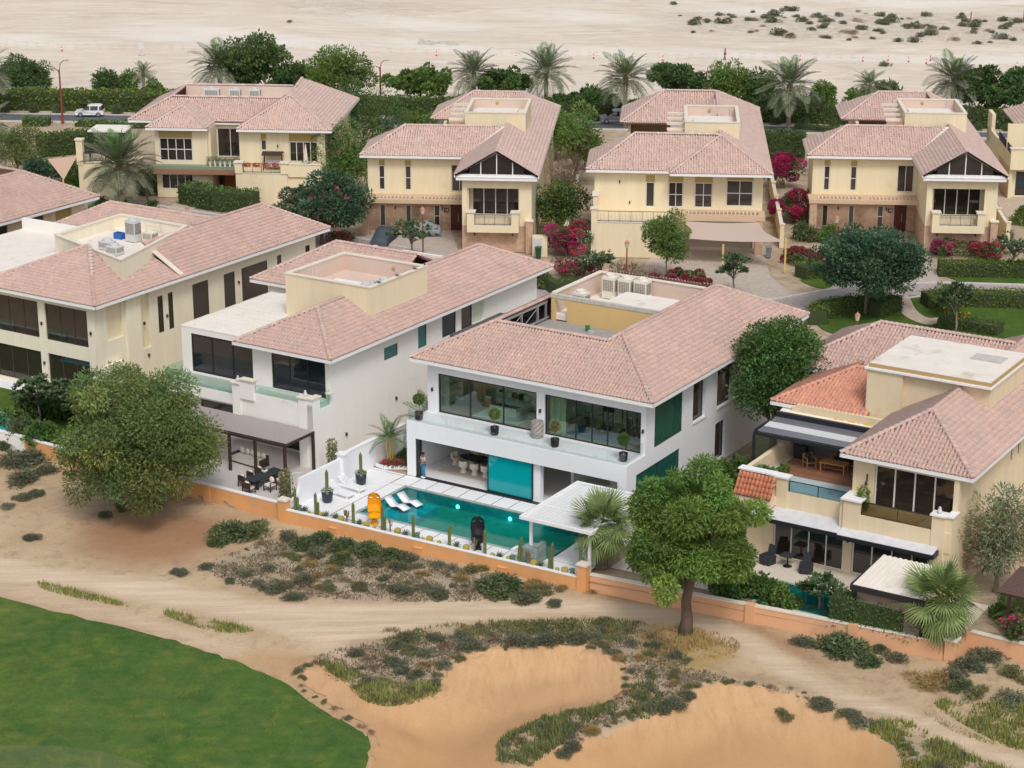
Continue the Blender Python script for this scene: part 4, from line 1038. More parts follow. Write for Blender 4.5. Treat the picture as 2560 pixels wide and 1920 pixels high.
# strips by the house, pool front and the sun terrace
xs_=[-.06]+[1.27+1.28*i for i in range(0,14)]
for a,b in zip(xs_[:-1],xs_[1:]):slab(a+.035,-1.78,min(b-.035,18.4),-.07)
for a,b in zip([1.22+1.28*i for i in range(-1,11)],[1.22+1.28*i for i in range(0,12)]):slab(a+.035,-8.5,b-.035,-7.33)
slab(-2.85,-8.7,-.12,-.32);slab(-.05,-7.27,1.0,-1.84);slab(-2.85,-.25,-.12,-.03)
slab(15.55,-7.27,18.4,-1.84);slab(14.07,-8.5,18.4,-7.33)
hatch=MB()
for (cx,cy) in ((-.9,-6.6),(-.75,-2.9)):
    for a,b,c_,d in ((cx-.5,cy-.4,cx+.5,cy-.385),(cx-.5,cy+.385,cx+.5,cy+.4),(cx-.5,cy-.385,cx-.485,cy+.385),(cx+.485,cy-.385,cx+.5,cy+.385)):hatch.box(a,b,.001,c_,d,.004)
part_=link("access_hatch",hatch.mesh("access_hatch",m_kerb),deck)
# pool basin
pl=thing("swimming_pool","long turquoise swimming pool in front of the white villa","pool",FF,1.1,-7.2)
bs=MB();bs.box(1.2,-7.15,-1.6,15.3,-1.9,-1.5)
part("pool_floor",bs,m_ptile,pl)
pw=MB();pw.box(1.05,-7.3,-1.6,1.2,-1.75,-.03);pw.box(1.2,-7.3,-1.6,14.9,-7.15,-.03);pw.box(1.2,-1.9,-1.6,15.5,-1.75,-.03);pw.box(15.3,-2.6,-1.6,15.5,-1.9,-.03)
part("pool_wall",pw,m_pwall,pl)
rim=MB();rim.box(1.0,-7.38,-.03,1.22,-1.68,.02);rim.box(1.22,-7.38,-.03,14.0,-7.13,.018);rim.box(1.22,-1.92,-.03,15.5,-1.68,.018)
part("pool_rim",rim,m_ptile0,pl)
part("sun_shelf",MB().box(1.2,-7.15,-1.5,4.6,-3.2,-.28),m_ptile,pl)
for i in range(3):part("pool_step",MB().box(1.2+.0,-3.2+.42*i,-1.5,4.2-.0,-3.2+.42*(i+1),-.45-.22*i),m_ptile,pl)
part("pool_window",MB().box(15.32,-7.1,-1.5,15.36,-2.6,-.0),glass("pool_acrylic",(.45,.86,.86),1.3),pl)
def make_water():
    m=bpy.data.materials.new("turquoise_pool_water");m.use_nodes=True
    N,L=m.node_tree.nodes,m.node_tree.links;N.clear()
    o=N.new("ShaderNodeOutputMaterial");tr=N.new("ShaderNodeBsdfTransparent");gl=N.new("ShaderNodeBsdfGlossy");fr_=N.new("ShaderNodeFresnel")
    tr.inputs[0].default_value=(.07,.86,.93,1);gl.inputs["Roughness"].default_value=.02;fr_.inputs[0].default_value=1.33
    bp=N.new("ShaderNodeBump");bp.inputs["Strength"].default_value=.06;nz=N.new("ShaderNodeTexNoise");nz.inputs["Scale"].default_value=2.5;nz.inputs["Detail"].default_value=3
    P=N.new("ShaderNodeNewGeometry");L.new(P.outputs["Position"],nz.inputs["Vector"]);L.new(nz.outputs[0],bp.inputs["Height"])
    L.new(bp.outputs[0],gl.inputs["Normal"]);L.new(bp.outputs[0],fr_.inputs["Normal"])
    mx=N.new("ShaderNodeMixShader");L.new(fr_.outputs[0],mx.inputs[0]);L.new(tr.outputs[0],mx.inputs[1]);L.new(gl.outputs[0],mx.inputs[2]);L.new(mx.outputs[0],o.inputs[0])
    MATS["water"]=m;return m
m_water=make_water()
part("water",MB().quad((1.2,-7.15,-.06),(15.3,-7.15,-.06),(15.3,-1.9,-.06),(1.2,-1.9,-.06)),m_water,pl)
m_lit=bpy.data.materials.new("lit_pool_lamp");m_lit.use_nodes=True
m_lit.node_tree.nodes["Principled BSDF"].inputs["Emission Color"].default_value=(1,.93,.85,1);m_lit.node_tree.nodes["Principled BSDF"].inputs["Emission Strength"].default_value=5
for u in (5.3,9.3):part("pool_lamp",MB().tube([(u,-1.93,-.55),(u,-1.905,-.55)],.13,12),m_lit,pl)
part("pool_lamp",MB().tube([(15.0,-1.93,-.6),(15.0,-1.905,-.6)],.13,12),m_lit,pl)
# stone block and fountain bench at the pool end
sb=thing("stone_planter_wall","green-grey stone block wall at the pool's front right corner","wall",FF,15.2,-7.9)
part("block",MB().box(14.15,-8.45,0,15.0,-7.4,.9).box(15.0,-8.45,0,15.3,-7.4,1.15),brickmat("grey_green_slate_blocks",(.20,.26,.25),(.33,.38,.36),(.15,.2,.19),.5,.36,.01,plane='xz',var=.15),sb)
part("bench",MB().box(13.4,-8.4,0,14.14,-7.75,.32).box(13.4,-8.4,.32,13.62,-7.75,.6),m_white,sb)
# boundary wall with curved end (between the white villas)
bw=thing("garden_wall","white rendered garden wall with curved end beside the two white sun beds","wall",FF,-2.9,-4)
prof=[(-9.2,0),(-9.2,.55),(-8.75,.55)]+[(-8.75+.85*math.sin(t),1.72-1.17*math.cos(t)) for t in [math.pi/2*i/7 for i in range(1,8)]]+[(-3.3,1.72),(-3.3,0)]
part("wall",MB().extrude([(-3.05,y,z) for y,z in prof],(.22,0,0)),m_white,bw)
part("wall",MB().box(-3.05,-3.298,0,-2.83,6.2,1.9),m_white,bw)
part("pier",MB().box(-3.15,-3.6,0,-2.62,-3.1,1.95).box(-3.22,-3.67,1.95,-2.55,-3.03,2.05),m_white,bw)
part("coping",MB().box(-3.1,-3.02,1.902,-2.78,6.2,1.98),m_trim,bw)
fw_=thing("front_garden_wall","low orange garden wall in front of the pool with white coping","wall",FF,8,-8.95)
part("wall",MB().extrude([(-2.75,-9.62,-1.9),(18.45,-9.02,-1.9),(18.45,-9.02,.10),(-2.75,-9.62,.10)],(0,.25,0)),m_orange,fw_)
part("coping",MB().extrude([(-2.75,-9.64,.102),(18.45,-9.04,.102),(18.45,-9.04,.15),(-2.75,-9.64,.15)],(0,.29,0)),m_trim,fw_)
for u in (.9,7.3,13.3):
    vv=-9.62+.6*(u+2.75)/21.2
    part("pilaster",MB().box(u-.28,vv-.12,-1.9,u+.28,vv+.05,-.36).box(u-.31,vv-.15,-.36,u+.31,vv+.05,-.30),m_orange,fw_)
for (u,v,z,lb,mm) in ((-3.05,-9.45,.7,"orange corner pillar where the low pool wall meets the taller wall",m_orange),(18.75,-8.9,.95,"orange pillar at the right end of the low pool wall",m_orange)):
    t=thing("gate_pillar",lb,"pillar",FF,u,v,-1.0,0,"pillars of the front garden wall")
    part("shaft",MB().cbox(u,v,-2.0,.62,.5,2.0+z),mm,t);part("cap",MB().cbox(u,v,z,.74,.62,.1).cbox(u,v,z+.1,.6,.5,.05),m_cap,t)
bed_=thing("planter_bed","gravel bed with cacti behind the low orange wall","planter",FF,8,-8.7)
part("kerb",MB().extrude([(-2.7,-8.76,-.03),(18.4,-8.56,-.03),(18.4,-8.56,.03),(-2.7,-8.76,.03)],(0,.05,0)),m_trim,bed_)
part("gravel",MB().extrude([(-2.7,-9.36,-.03),(18.4,-8.76,-.03),(18.4,-8.56,-.03),(-2.7,-8.76,-.03)],(0,0,.05)),mat('pale_gravel',(.66,.62,.58),.9,var=.3,vscale=25,bump=.5),bed_)
# shade pergola of the pool
pg=thing("pool_pergola","white louvred pergola over the pool's right end","pergola",FF,16.5,-4.9)
fr2=MB();fr2.box(14.0,-8.4,2.68,19.0,-8.22,2.88);fr2.box(14.0,-1.65,2.68,19.0,-1.47,2.88);fr2.box(14.0,-8.22,2.68,14.18,-1.65,2.88);fr2.box(18.82,-8.22,2.68,19.0,-1.65,2.88);fr2.box(14.18,-6.1,2.69,18.82,-5.95,2.87)
part("frame",fr2,m_whiteP,pg)
for i in range(33):
    y=-8.12+i*.2
    if abs(y+6.02)<.14 or y>-1.72:continue
    part("louvre",MB().box(14.18,y,2.70,18.82,y+.10,2.80),m_whiteP,pg)
for x,y,z in ((14.45,-7.75,.9),(18.75,-8.2,0),(18.75,-1.7,0),(16.3,-1.6,0)):part("post",MB().cbox(x,y,z,.16,.16,2.68-z),m_whiteP,pg)
# --- loungers, chairs, pots
def chaise(u,v,rz,label):
    prof=[(0,.52),(.25,.30),(.5,.10),(.7,.06),(.95,.14),(1.2,.22),(1.5,.13),(1.8,.03)]
    mb=MB();mb.rings([[(x,-.32,z),(x,.32,z),(x,.32,z-.06),(x,-.32,z-.06)] for x,z in prof])
    return solo("pool_lounger",mb,m_whiteP,label,"lounger",FF,u,v,-.1,rz,"wave loungers in the pool",smooth=True)
chaise(1.75,-4.75,-.18,"white wave lounger in the shallow water, nearer the orange wall")
chaise(2.05,-3.75,-.18,"white wave lounger in the shallow water, nearer the villa")
def sunbed(u,v,rz,label):
    t=thing("sun_bed",label,"sun bed",FF,u,v,0,rz,"white slatted sun beds")
    fr_=MB();fr_.box(0,-.33,.22,2.0,-.27,.32);fr_.box(0,.27,.22,2.0,.33,.32);fr_.box(1.94,-.27,.22,2.0,.27,.318)
    part("frame",fr_,m_whiteP,t,local=True)
    for x,y in ((.15,-.3),(.15,.3),(1.85,-.3),(1.85,.3)):part("leg",MB().cbox(x,y,0,.07,.07,.22),m_whiteP,t,local=True)
    for i in range(11):part("slat",MB().box(.72+i*.115,-.27,.322,.80+i*.115,.27,.345),m_whiteP,t,local=True)
    for i in range(6):
        a=.05+i*.11;z=.33+(0.66-a)*.75
        part("backrest_slat",MB().box(a,-.27,z,a+.08,.27,z+.025),m_whiteP,t,local=True)
    bk=MB();bk.extrude([(.70,-.3,.32),(.02,-.3,.85),(.02,-.3,.80),(.66,-.3,.30)],(0,.05,0));bk.extrude([(.70,.25,.32),(.02,.25,.85),(.02,.25,.80),(.66,.25,.30)],(0,.05,0))
    part("backrest",bk,m_whiteP,t,local=True)
sunbed(-2.55,-5.35,-.1,"white slatted sun bed behind the front cactus pot")
sunbed(-2.5,-4.1,-.1,"white slatted sun bed nearer the rear cactus pot")
def mask_chair(u,v,rz,m,label,face):
    """tall moulded lounge chair: high curved back with two eye holes, rounded seat on a narrow foot"""
    t=thing("sculptural_chair",label,"chair",FF,u,v,0,rz,"tall moulded face-shaped chairs")
    half=[(.30,2.02),(.40,1.75),(.43,1.35),(.42,1.0),(.38,.78)]
    zs=[2.05,1.9,1.7,1.5,1.25,1.0,.8]
    def hw(z):return float(np.interp(z,[.6,.8,1.0,1.35,1.75,1.95,2.05],[.33,.38,.42,.43,.40,.34,.24]))
    def yb(z):return float(np.interp(z,[.8,1.2,1.6,2.05],[.22,.34,.30,.16]))
    mb=MB();cols=9;rows=26
    zz=[.78+(2.05-.78)*j/rows for j in range(rows+1)]
    P=lambda i,j,d:(hw(zz[j])*(-1+2*i/cols),yb(zz[j])-.20*(abs(-1+2*i/cols)**2.2)+d,zz[j])
    b=len(mb.v)
    for d in (0,.06):
        for j in range(rows+1):
            for i in range(cols+1):mb.v.append(P(i,j,d))
    idx=lambda i,j,k:k*(rows+1)*(cols+1)+j*(cols+1)+i
    def hole(i,j):return zz[j]>1.62 and zz[j]<1.72 and i in (1,2,6,7)
    for j in range(rows):
        for i in range(cols):
            if hole(i,j):continue
            for k in (0,1):
                f=(idx(i,j,k),idx(i+1,j,k),idx(i+1,j+1,k),idx(i,j+1,k));mb.f.append(f if k==0 else f[::-1]);mb.m.append(0);mb.c.append(None)
    for j in range(rows):
        for i,rev in ((0,0),(cols,1)):
            mb.f.append((idx(i,j,0),idx(i,j+1,0),idx(i,j+1,1),idx(i,j,1)));mb.m.append(0);mb.c.append(None)
    for i in range(cols):mb.f.append((idx(i,rows,0),idx(i+1,rows,0),idx(i+1,rows,1),idx(i,rows,1)));mb.m.append(0);mb.c.append(None)
    part("backrest",mb,m,t,local=True,smooth=True)
    sr=[]
    for y,w_,z0_,z1_ in ((.30,.36,.5,.86),(.05,.40,.46,.66),(-.2,.36,.46,.62),(-.4,.26,.50,.60),(-.46,.16,.53,.57)):
        sr.append([(-w_,y,z1_),(-w_*.5,y,z1_-.10*(y<.2)),(w_*.5,y,z1_-.10*(y<.2)),(w_,y,z1_),(w_*.9,y,z0_),(-w_*.9,y,z0_)])
    part("seat",MB().rings(sr),m,t,local=True,smooth=True)
    part("foot",MB().rings([[(-w_,a,z),(w_,a,z),(w_,b_,z),(-w_,b_,z)] for w_,a,b_,z in ((.24,-.28,.26,0),(.22,-.26,.24,.05),(.17,-.12,.24,.12),(.16,-.08,.26,.3),(.28,-.16,.32,.48))]),m,t,local=True,smooth=True)
mask_chair(3.24,-8.3,.55,mat("yellow_gloss_plastic",(.86,.36,.005),.3),"tall yellow moulded chair shaped like a face beside the pool",1)
mask_chair(10.9,-8.2,.55,mat("black_gloss_plastic",(.02,.02,.024),.3),"tall black moulded chair shaped like a face beside the pool",1)
# villa man in the doorway is built with the people
# ------------------------------------------------------------------ the off-white villa left of the pool villa
vB=thing("white_villa","off-white two-storey villa with tall cream roof parapet, left of the pool villa","villa",FF,-12,6)
ez=7.55
w=MB()
wall(w,'y',-5.95,-.3,-2.3,26.5,0,4.0)
wall(w,'y',-5.95,-.3,-.4,26.5,4.0,7.4,[(5.9,7.55,5.45,6.35),(10.1,11.2,5.2,6.98),(13.2,15.05,5.2,7.0),(15.75,17.25,5.2,7.0),(17.3,18.9,5.2,7.2)])
wall(w,'x',-.4,.3,-12.6,-6.25,4.0,7.4,[(-10.95,-6.35,4.35,7.02)])
wall(w,'x',-.4,.3,-18.6,-6.25,0,4.0,[(-11.4,-7.0,.15,2.4),(-17.5,-12.6,.15,2.4),(-15.6,-12.7,2.9,3.7)])
wall(w,'y',-18.6,.3,-.1,26.5,0,7.3)
wall(w,'x',26.5,-.3,-18.3,-6.25,0,7.3)
w.box(-12.6,-.1,4.0,-12.3,26.2,7.3)
wall(w,'x',-.12,.3,-19.2,-12.62,4.02,7.45,[(-18.35,-12.72,4.25,7.05)])
w.box(-19.2,.18,4.02,-18.9,8.0,7.45)
part("wall",w,m_cream,vB)
# balcony body
bl=MB();bl.box(-12.7,-2.4,2.75,-5.96,-.42,4.05);bl.box(-19.2,-2.2,3.3,-12.72,-.42,4.05);bl.box(-12.7,-2.4,4.05,-6.0,-2.2,4.5)
bl.box(-7.1,-2.5,0,-6.45,-1.9,4.9);bl.box(-6.45,-2.4,0,-5.94,-1.6,4.9);bl.box(-12.75,-2.55,2.75,-12.1,-1.9,5.0);bl.box(-12.1,-2.55,4.0,-10.9,-2.2,5.35)
part("balcony_body",bl,m_cream,vB)
for bb in ((-7.2,-2.6,4.902,-6.4,-1.8,5.0),(-6.4,-2.5,4.902,-5.86,-1.5,4.998),(-12.85,-2.65,5.002,-12.05,-1.8,5.1),(-12.05,-2.65,5.352,-10.8,-2.1,5.45),(-6.05,-.9,4.9,-5.6,-.5,4.98)):part("coping",MB().box(*bb),m_cap,vB)
part("balcony_floor",MB().box(-12.1,-2.2,4.05,-6.46,-.41,4.09).box(-19.0,-2.1,4.05,-12.75,-.13,4.09),m_greydeck,vB)
for a,b in ((-11.0,-9.1),(-9.1,-7.15)):part("balustrade_panel",MB().box(a+.01,-2.32,4.3,b-.01,-2.30,5.15),m_glassG,vB)
for a,b in ((-19.15,-17.0),(-17.0,-14.9),(-14.9,-12.78)):part("balustrade_panel",MB().box(a+.01,-2.12,4.05,b-.01,-2.10,4.95),m_glassG,vB)
part("balustrade_panel",MB().box(-19.17,-2.1,4.06,-19.15,-.2,4.95),m_glassG,vB)
part("balustrade_panel",MB().box(-6.02,-1.58,4.05,-6.0,-.45,5.1),m_glassG,vB)
window(vB,'x',-.4,-10.94,-6.36,4.36,7.01,3,1,m_frameD,m_glassB,fw=.08,inset=.1)
window(vB,'x',-.12,-18.34,-12.73,4.26,7.04,3,1,m_frameD,m_glassB,fw=.12,inset=.06)
window(vB,'x',-.4,-11.38,-7.02,.16,2.38,3,1,m_frameB,m_glassB,fw=.1,inset=.08)
window(vB,'x',-.4,-17.48,-12.62,.16,2.38,3,1,m_frameB,m_glassB,fw=.1,inset=.08)
window(vB,'x',-.4,-15.58,-12.72,2.92,3.68,2,1,m_frameB,m_glassB,fw=.08,inset=.05)
window(vB,'y',-5.95,5.91,7.54,5.46,6.34,1,1,m_frameB,m_glassT,fw=.05,inset=.06,out=1)
window(vB,'y',-5.95,10.11,11.19,5.21,6.97,1,1,m_frameB,m_glassT,fw=.05,inset=.08,out=1)
window(vB,'y',-5.95,13.21,15.04,5.21,6.99,1,1,m_frameD,m_glassB,fw=.05,inset=.1,out=1)
window(vB,'y',-5.95,15.76,17.24,5.21,6.99,1,1,m_frameD,m_glassB,fw=.05,inset=.1,out=1)
part("recess_panel",MB().box(-6.22,17.31,5.2,-6.18,18.89,7.19),mat("pale_green_paint",(.62,.66,.52),.8),vB)
for v,z in ((1.2,1.3),(7.2,2.2)):sconce(vB,'y',-5.95,v,z,1)
# roofs
x0,x1,y0,y1=-13.5,-5.15,-1.35,27.6
s_=.49;a_=(x1-x0)/2;xm=(x0+x1)/2;zr=ez+s_*a_
xl,yb0,zl,yl=-22.8,12.1,10.0,17.1
planes=[[(x0,y0,ez),(x1,y0,ez),(xm,y0+a_,zr)],
          [(x1,y0,ez),(x1,y1,ez),(xm,y1-a_,zr),(xm,y0+a_,zr)],
          [(x0,5.9,ez),(x0,y0,ez),(xm,y0+a_,zr),(xm,5.9,zr)],
          [(x0,y1,ez),(x0,13.0,ez),(xm,13.0,zr),(xm,y1-a_,zr)],
          [(x1,y1,ez),(x0,y1,ez),(xm,y1-a_,zr)],
          [(xl,yb0,ez),(-14.5,yb0,ez),(-14.5,yl,zl),(-18.3,yl,zl)],
          [(xl,22.1,ez),(xl,yb0,ez),(-18.3,yl,zl)],
          [(-10,22.1,ez),(xl,22.1,ez),(-18.3,yl,zl),(-10.8,yl,zl)],
          [(-14.4,13.0,8.0),(-10.2,13.0,8.0),(-10.8,yl,zl),(-14.4,yl,zl)]]
ridges=[((x1,y0,ez),(xm,y0+a_,zr)),((x0,y0,ez),(xm,y0+a_,zr)),((xm,y0+a_,zr),(xm,5.85,zr)),((x1,y1,ez),(xm,y1-a_,zr)),((x0,y1,ez),(xm,y1-a_,zr)),
          ((xl,yb0,ez),(-18.3,yl,zl)),((-18.3,yl,zl),(-10.8,yl,zl)),((xm,13.0,zr),(xm,y1-a_,zr)),((-10.8,yl,zl),(xm,yl+.9,zr))]
tiled_roof(vB,FF,planes,ridges,singles=300)
fascia(vB,[(x0,5.8),(x0,y0),(x1,y0),(x1,y1),(x0,y1),(x0,22.1),(xl,22.1),(xl,yb0),(-14.5,yb0)],ez)
soffit(vB,x0+.06,y0+.06,x1-.06,y1-.06,ez-.2)
wl_=MB();wall(wl_,'y',-21.5,.3,12.6,26.5,0,7.3);wall(wl_,'x',12.6,.3,-21.2,-18.6,0,7.3,[(-21.0,-19.6,5.2,6.6)])
part("wall",wl_,m_cream,vB)
window(vB,'x',12.6,-20.98,-19.62,5.22,6.58,1,1,m_frameB,m_glassB,fw=.06,inset=.08)
roof_well(vB,-14.45,5.85,-7.0,12.9,7.4,10.55,9.35,m_butter,m_pinkwall,m_cap,floor=m_pinkwall)
part("vent_light",MB().ball((-9.8,12.62,10.1),.15,.06,.15,10,5),m_ochre,vB)
part("downpipe",MB().tube([(-14.15,8.6,9.35),(-14.15,8.6,10.3)],.05,6),m_acgrey,vB)
pav=link("roof_paving",None,vB);pav.location=(-vB["ou"],-vB["ov"],0)
for i in range(4):
    for j in range(3):
        o=link("paving_slab",MB().box(-13.2+i*1.05,7.2+j*1.05,9.352,-12.2+i*1.05,8.2+j*1.05,9.40).mesh("paving_slab",m_trim),pav)
# corrugated flat roof
fr_=MB()
for i in range(13):
    y=-.14+i*.8
    fr_.box(-19.25,y,7.45,-13.0,y+.74,7.52+.006*(i%2));fr_.box(-19.25,y+.74,7.45,-13.0,y+.8,7.49)
part("flat_roof_sheet",fr_,m_flat,vB)
ac_unit(FF,-8.6,7.6,9.35,"low grey air conditioner on the off-white villa's roof, nearer the front",1.2,.9,.8,m_acgrey)
ac_unit(FF,-8.3,9.4,9.35,"low grey air conditioner on the off-white villa's roof, further back",1.3,.9,.8,m_acgrey)
for i,(u,v) in enumerate(((-7.05,7.0),(-7.05,9.2),(-7.05,11.4),(-7.1,12.75))):birdlike(FF,u,v,10.65,["pigeon on the cream parapet nearest its front corner","second pigeon along the cream parapet's right side","third pigeon along the cream parapet's right side","pigeon on the cream parapet's far right corner"][i])
# patio, pergola and furniture
struct("timber_patio",MB().box(-19.5,-8.55,-.02,-3.3,-.42,.02),m_greydeck,FF)
pg=thing("brown_pergola","dark brown slatted pergola over the patio furniture","pergola",FF,-10.5,-3.7)
zt=2.75
f2=MB();f2.box(-16.0,-5.7,zt-.18,-5.8,-5.55,zt);f2.box(-16.0,-2.62,zt-.18,-5.8,-2.47,zt)
for x in (-16.0,-11.2,-5.95):f2.box(x,-5.55,zt-.178,x+.15,-2.62,zt-.002)
part("frame",f2,m_brownM,pg)
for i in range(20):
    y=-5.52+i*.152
    sl_b=MB().box(-16.0,y,zt+.002,-5.8,y+.075,zt+.042).box(-16.0,y,zt+.042,-5.8,y+.075,zt+.05,1);part("slat",sl_b,[m_brownM,mat("dusty_sky_sheen_slat",(.62,.55,.53),.5)],pg)  # pale top face paints in the sky's reflection, plus some dust
for x,y in ((-5.9,-5.62),(-8.4,-5.62),(-10.6,-5.62),(-15.9,-5.62),(-5.9,-2.55)):part("post",MB().cbox(x,y,.02,.17,.17,zt-.2),m_brownM,pg)
def sofa(u,v,rz,label,L_=2.6,cush=5):
    t=thing("outdoor_sofa",label,"sofa",FF,u,v,.02,rz,"off-white sofas on the patio")
    part("seat",MB().cbox(0,0,.1,L_,.95,.34),m_linen,t,local=True)
    part("frame",MB().cbox(0,0,.02,L_+.1,1.0,.08).cbox(-L_/2-.03,0,.1,.06,.9,.5).cbox(L_/2+.03,0,.1,.06,.9,.5).cbox(0,.48,.1,L_,.06,.62),m_brownM,t,local=True)
    for i in range(cush):part("cushion",MB().ball((-L_/2+.3+i*(L_-.6)/max(1,cush-1),.28,.66),.26,.12,.25,8,4),m_linen,t,local=True,smooth=True)
sofa(-10.3,-3.9,-.1,"off-white sofa with scatter cushions under the brown pergola")
sofa(-12.6,-6.8,1.5,"off-white sofa partly hidden by the big thorn tree",2.2,3)
tb=thing("patio_table","long black slatted dining table on the timber patio","table",FF,-6.9,-6.6,.02,1.45)
for i in range(6):part("slat",MB().box(-1.4,-.5+i*.17,.70,1.4,-.345+i*.17,.75),m_char,tb,local=True)
for sx in (-.9,.9):part("leg",MB().cbox(sx,0,0,.14,.7,.70),m_char,tb,local=True)
bw_=thing("succulent_bowl","white bowl of succulents on the black patio table","plant",FF,-7.1,-6.3,.772)
part("pot",MB().lathe([(.1,0),(.2,.1),(.22,.18)],n=14),m_whiteP,bw_,local=True)
sl_=MB()
for i in range(40):
    a,e=random.uniform(0,6.28),random.uniform(.4,1.4);d=Vector((math.cos(a)*math.cos(e),math.sin(a)*math.cos(e),math.sin(e)))*random.uniform(.15,.26);q=Vector((-math.sin(a),math.cos(a),0))*.03
    sl_.add([(0,0,.16),Vector((0,0,.16))+d*.6+q,Vector((0,0,.16))+d,Vector((0,0,.16))+d*.6-q],[(0,1,2,3)])
part("leaves",sl_,mat("succulent_green",(.16,.24,.12),.7),bw_,local=True)
def arm_chair(u,v,rz,label,fr=FF,z=.02,fm=None,cm=None,grp="dark framed chairs at the patio table",name="patio_chair"):
    t=thing(name,label,"chair",fr,u,v,z,rz,grp)
    fm,cm=fm or m_brownM,cm or m_linen
    for sx in (-.3,.3):
        for sy in (-.28,.28):part("leg",MB().cbox(sx,sy,0,.055,.055,.62 if sy<0 else .82),fm,t,local=True)
    part("arm",MB().cbox(-.3,0,.62,.07,.62,.04).cbox(.3,0,.62,.07,.62,.04),fm,t,local=True)
    part("seat",MB().cbox(0,0,.30,.54,.54,.06),fm,t,local=True)
    part("seat_cushion",MB().cbox(0,-.01,.36,.54,.54,.12),cm,t,local=True)
    part("backrest",MB().cbox(0,.28,.42,.56,.05,.42),fm,t,local=True)
    part("back_cushion",MB().ball((0,.18,.70),.25,.09,.23,8,4),cm,t,local=True,smooth=True)
    return t
for i,(du,dv,rz,lb) in enumerate(((-.95,-.9,1.45+math.pi/2,"left side of the black patio table, front"),(-.95,.0,1.45+math.pi/2,"left side of the black patio table, middle"),(-.95,.9,1.45+math.pi/2,"left side of the black patio table, rear"),(.95,-.6,1.45-math.pi/2,"right side of the black patio table, front"),(.95,.5,1.45-math.pi/2,"right side of the black patio table, rear"),(.1,-1.75,math.pi,"front end of the black patio table"))):
    arm_chair(-6.9+du,-6.6+dv,rz,f"dark chair with pale cushions on the {lb}")
sh=thing("outdoor_shower","slim steel shower arm beside the curved white wall","shower",FF,-3.3,-8.3,0)
part("pipe",MB().tube([(0,0,0),(0,0,2.05),(.06,.05,2.12),(.5,.4,2.12),(.52,.42,2.0)],.03,6),m_acgrey,sh,local=True)
wf=thing("front_garden_wall","orange garden wall with flaking paint in front of the patio","wall",FF,-12,-8.95,-1)
part("wall",MB().extrude([(-26.2,-9.15,-1.9),(-3.36,-9.45,-1.9),(-3.36,-9.45,.36),(-26.2,-9.15,.36)],(0,.25,0)),m_orange,wf)
part("coping",MB().extrude([(-26.2,-9.18,.362),(-3.36,-9.48,.362),(-3.36,-9.48,.44),(-26.2,-9.18,.44)],(0,.31,0)),m_trim,wf)
fl=MB();random.seed(21)
for cx,n_ in ((-10.2,9),(-8.0,7)):
    for i in range(n_):fl.cbox(cx+i*.17,-9.352-.003*i-(.028 if cx>-9 else 0),-.62-.05*i+random.uniform(-.05,.05),.24,.03,random.uniform(.10,.22))
part("exposed_plaster",fl,mat("grey_bare_plaster",(.30,.27,.24),.9),wf)
for u in (-9.5,-15.5,-21.5):part("pilaster",MB().box(u-.25,-9.5,-1.9,u+.25,-9.2,.34),m_orange,wf)
# ------------------------------------------------------------------ cream villa at the left with boxed roof plant
vA=thing("cream_villa","cream two-storey villa with tall side windows at the left","villa",FF,-33,10)
ez=7.6;xr=-28.25
w=MB()
wall(w,'y',xr,-.3,.9,27.4,0,7.45,[(1.9,3.6,4.3,7.3),(4.8,6.6,2.7,7.2),(7.55,8.15,3.5,6.4),(8.75,9.3,3.5,6.4),(11.6,13.5,3.6,6.4),(15.4,16.75,3.6,6.35),(17.6,20.9,3.6,6.35),(22.2,22.75,4.9,6.4),(26.0,26.6,5.05,6.4),(18.5,21.0,1.2,2.1)])
wall(w,'x',.6,.3,-47,xr-.001,0,7.45,[(-33.2,-28.95,4.0,6.85),(-38.6,-33.9,4.0,6.85),(-33.2,-28.95,.3,2.95),(-38.6,-33.9,.3,2.95),(-44,-40,.3,2.95),(-44,-40,4,6.85)])
wall(w,'x',27.4,-.3,-34.5,xr-.3,0,7.45);wall(w,'x',22.6,-.3,-47,-34.5,0,7.45);w.box(-34.5,22.6,0,-34.2,27.1,7.4)
w.box(-28.2,1.2,0,-27.75,3.2,2.6);w.box(-28.24,3.8,0,-28.0,5.4,7.4)
part("wall",w,m_creamA,vA)
rp=MB();rp.box(xr-.28,1.92,4.31,xr-.2,3.58,7.29);rp.box(xr-.28,4.82,2.71,xr-.2,6.58,7.19)
part("recess_panel",rp,m_butter,vA)
for a,b,c_ in ((-33.19,-28.96,3),(-38.59,-33.91,3),(-43.99,-40.01,3)):
    window(vA,'x',.6,a,b,4.01,6.84,c_,1,m_frameB,m_glassD,fw=.07,inset=.15)
    window(vA,'x',.6,a,b,.31,2.94,c_,1,m_frameB,m_glassD,fw=.07,inset=.15)
    part("balustrade_panel",MB().box(a+.1,.68,4.05,a+2.0,.69,5.0),m_glassG,vA)
for a,b,z0_,z1_,r in ((7.55,8.15,3.5,6.4,2),(8.75,9.3,3.5,6.4,2),(11.6,13.5,3.6,6.4,1),(15.4,16.75,3.6,6.35,1),(17.6,20.9,3.6,6.35,1),(22.2,22.75,4.9,6.4,1),(26.0,26.6,5.05,6.4,1),(18.5,21.0,1.2,2.1,1)):
    window(vA,'y',xr,a+.01,b-.01,z0_+.01,z1_-.01,1,r,m_frameB,m_glassW if r==1 else m_glassD,fw=.05,inset=.05,out=1)
for v,z in ((5.9,4.6),(8.5,4.55),(6.2,2.0),(17.15,5.2),(21.6,5.1)):sconce(vA,'y',xr,v,z,1)
for u in (-28.6,-33.55):
    sconce(vA,'x',.6,u,5.1);sconce(vA,'x',.6,u,2.0)
x1,y0,y1,xl=-27.4,-.1,28.3,-39.6
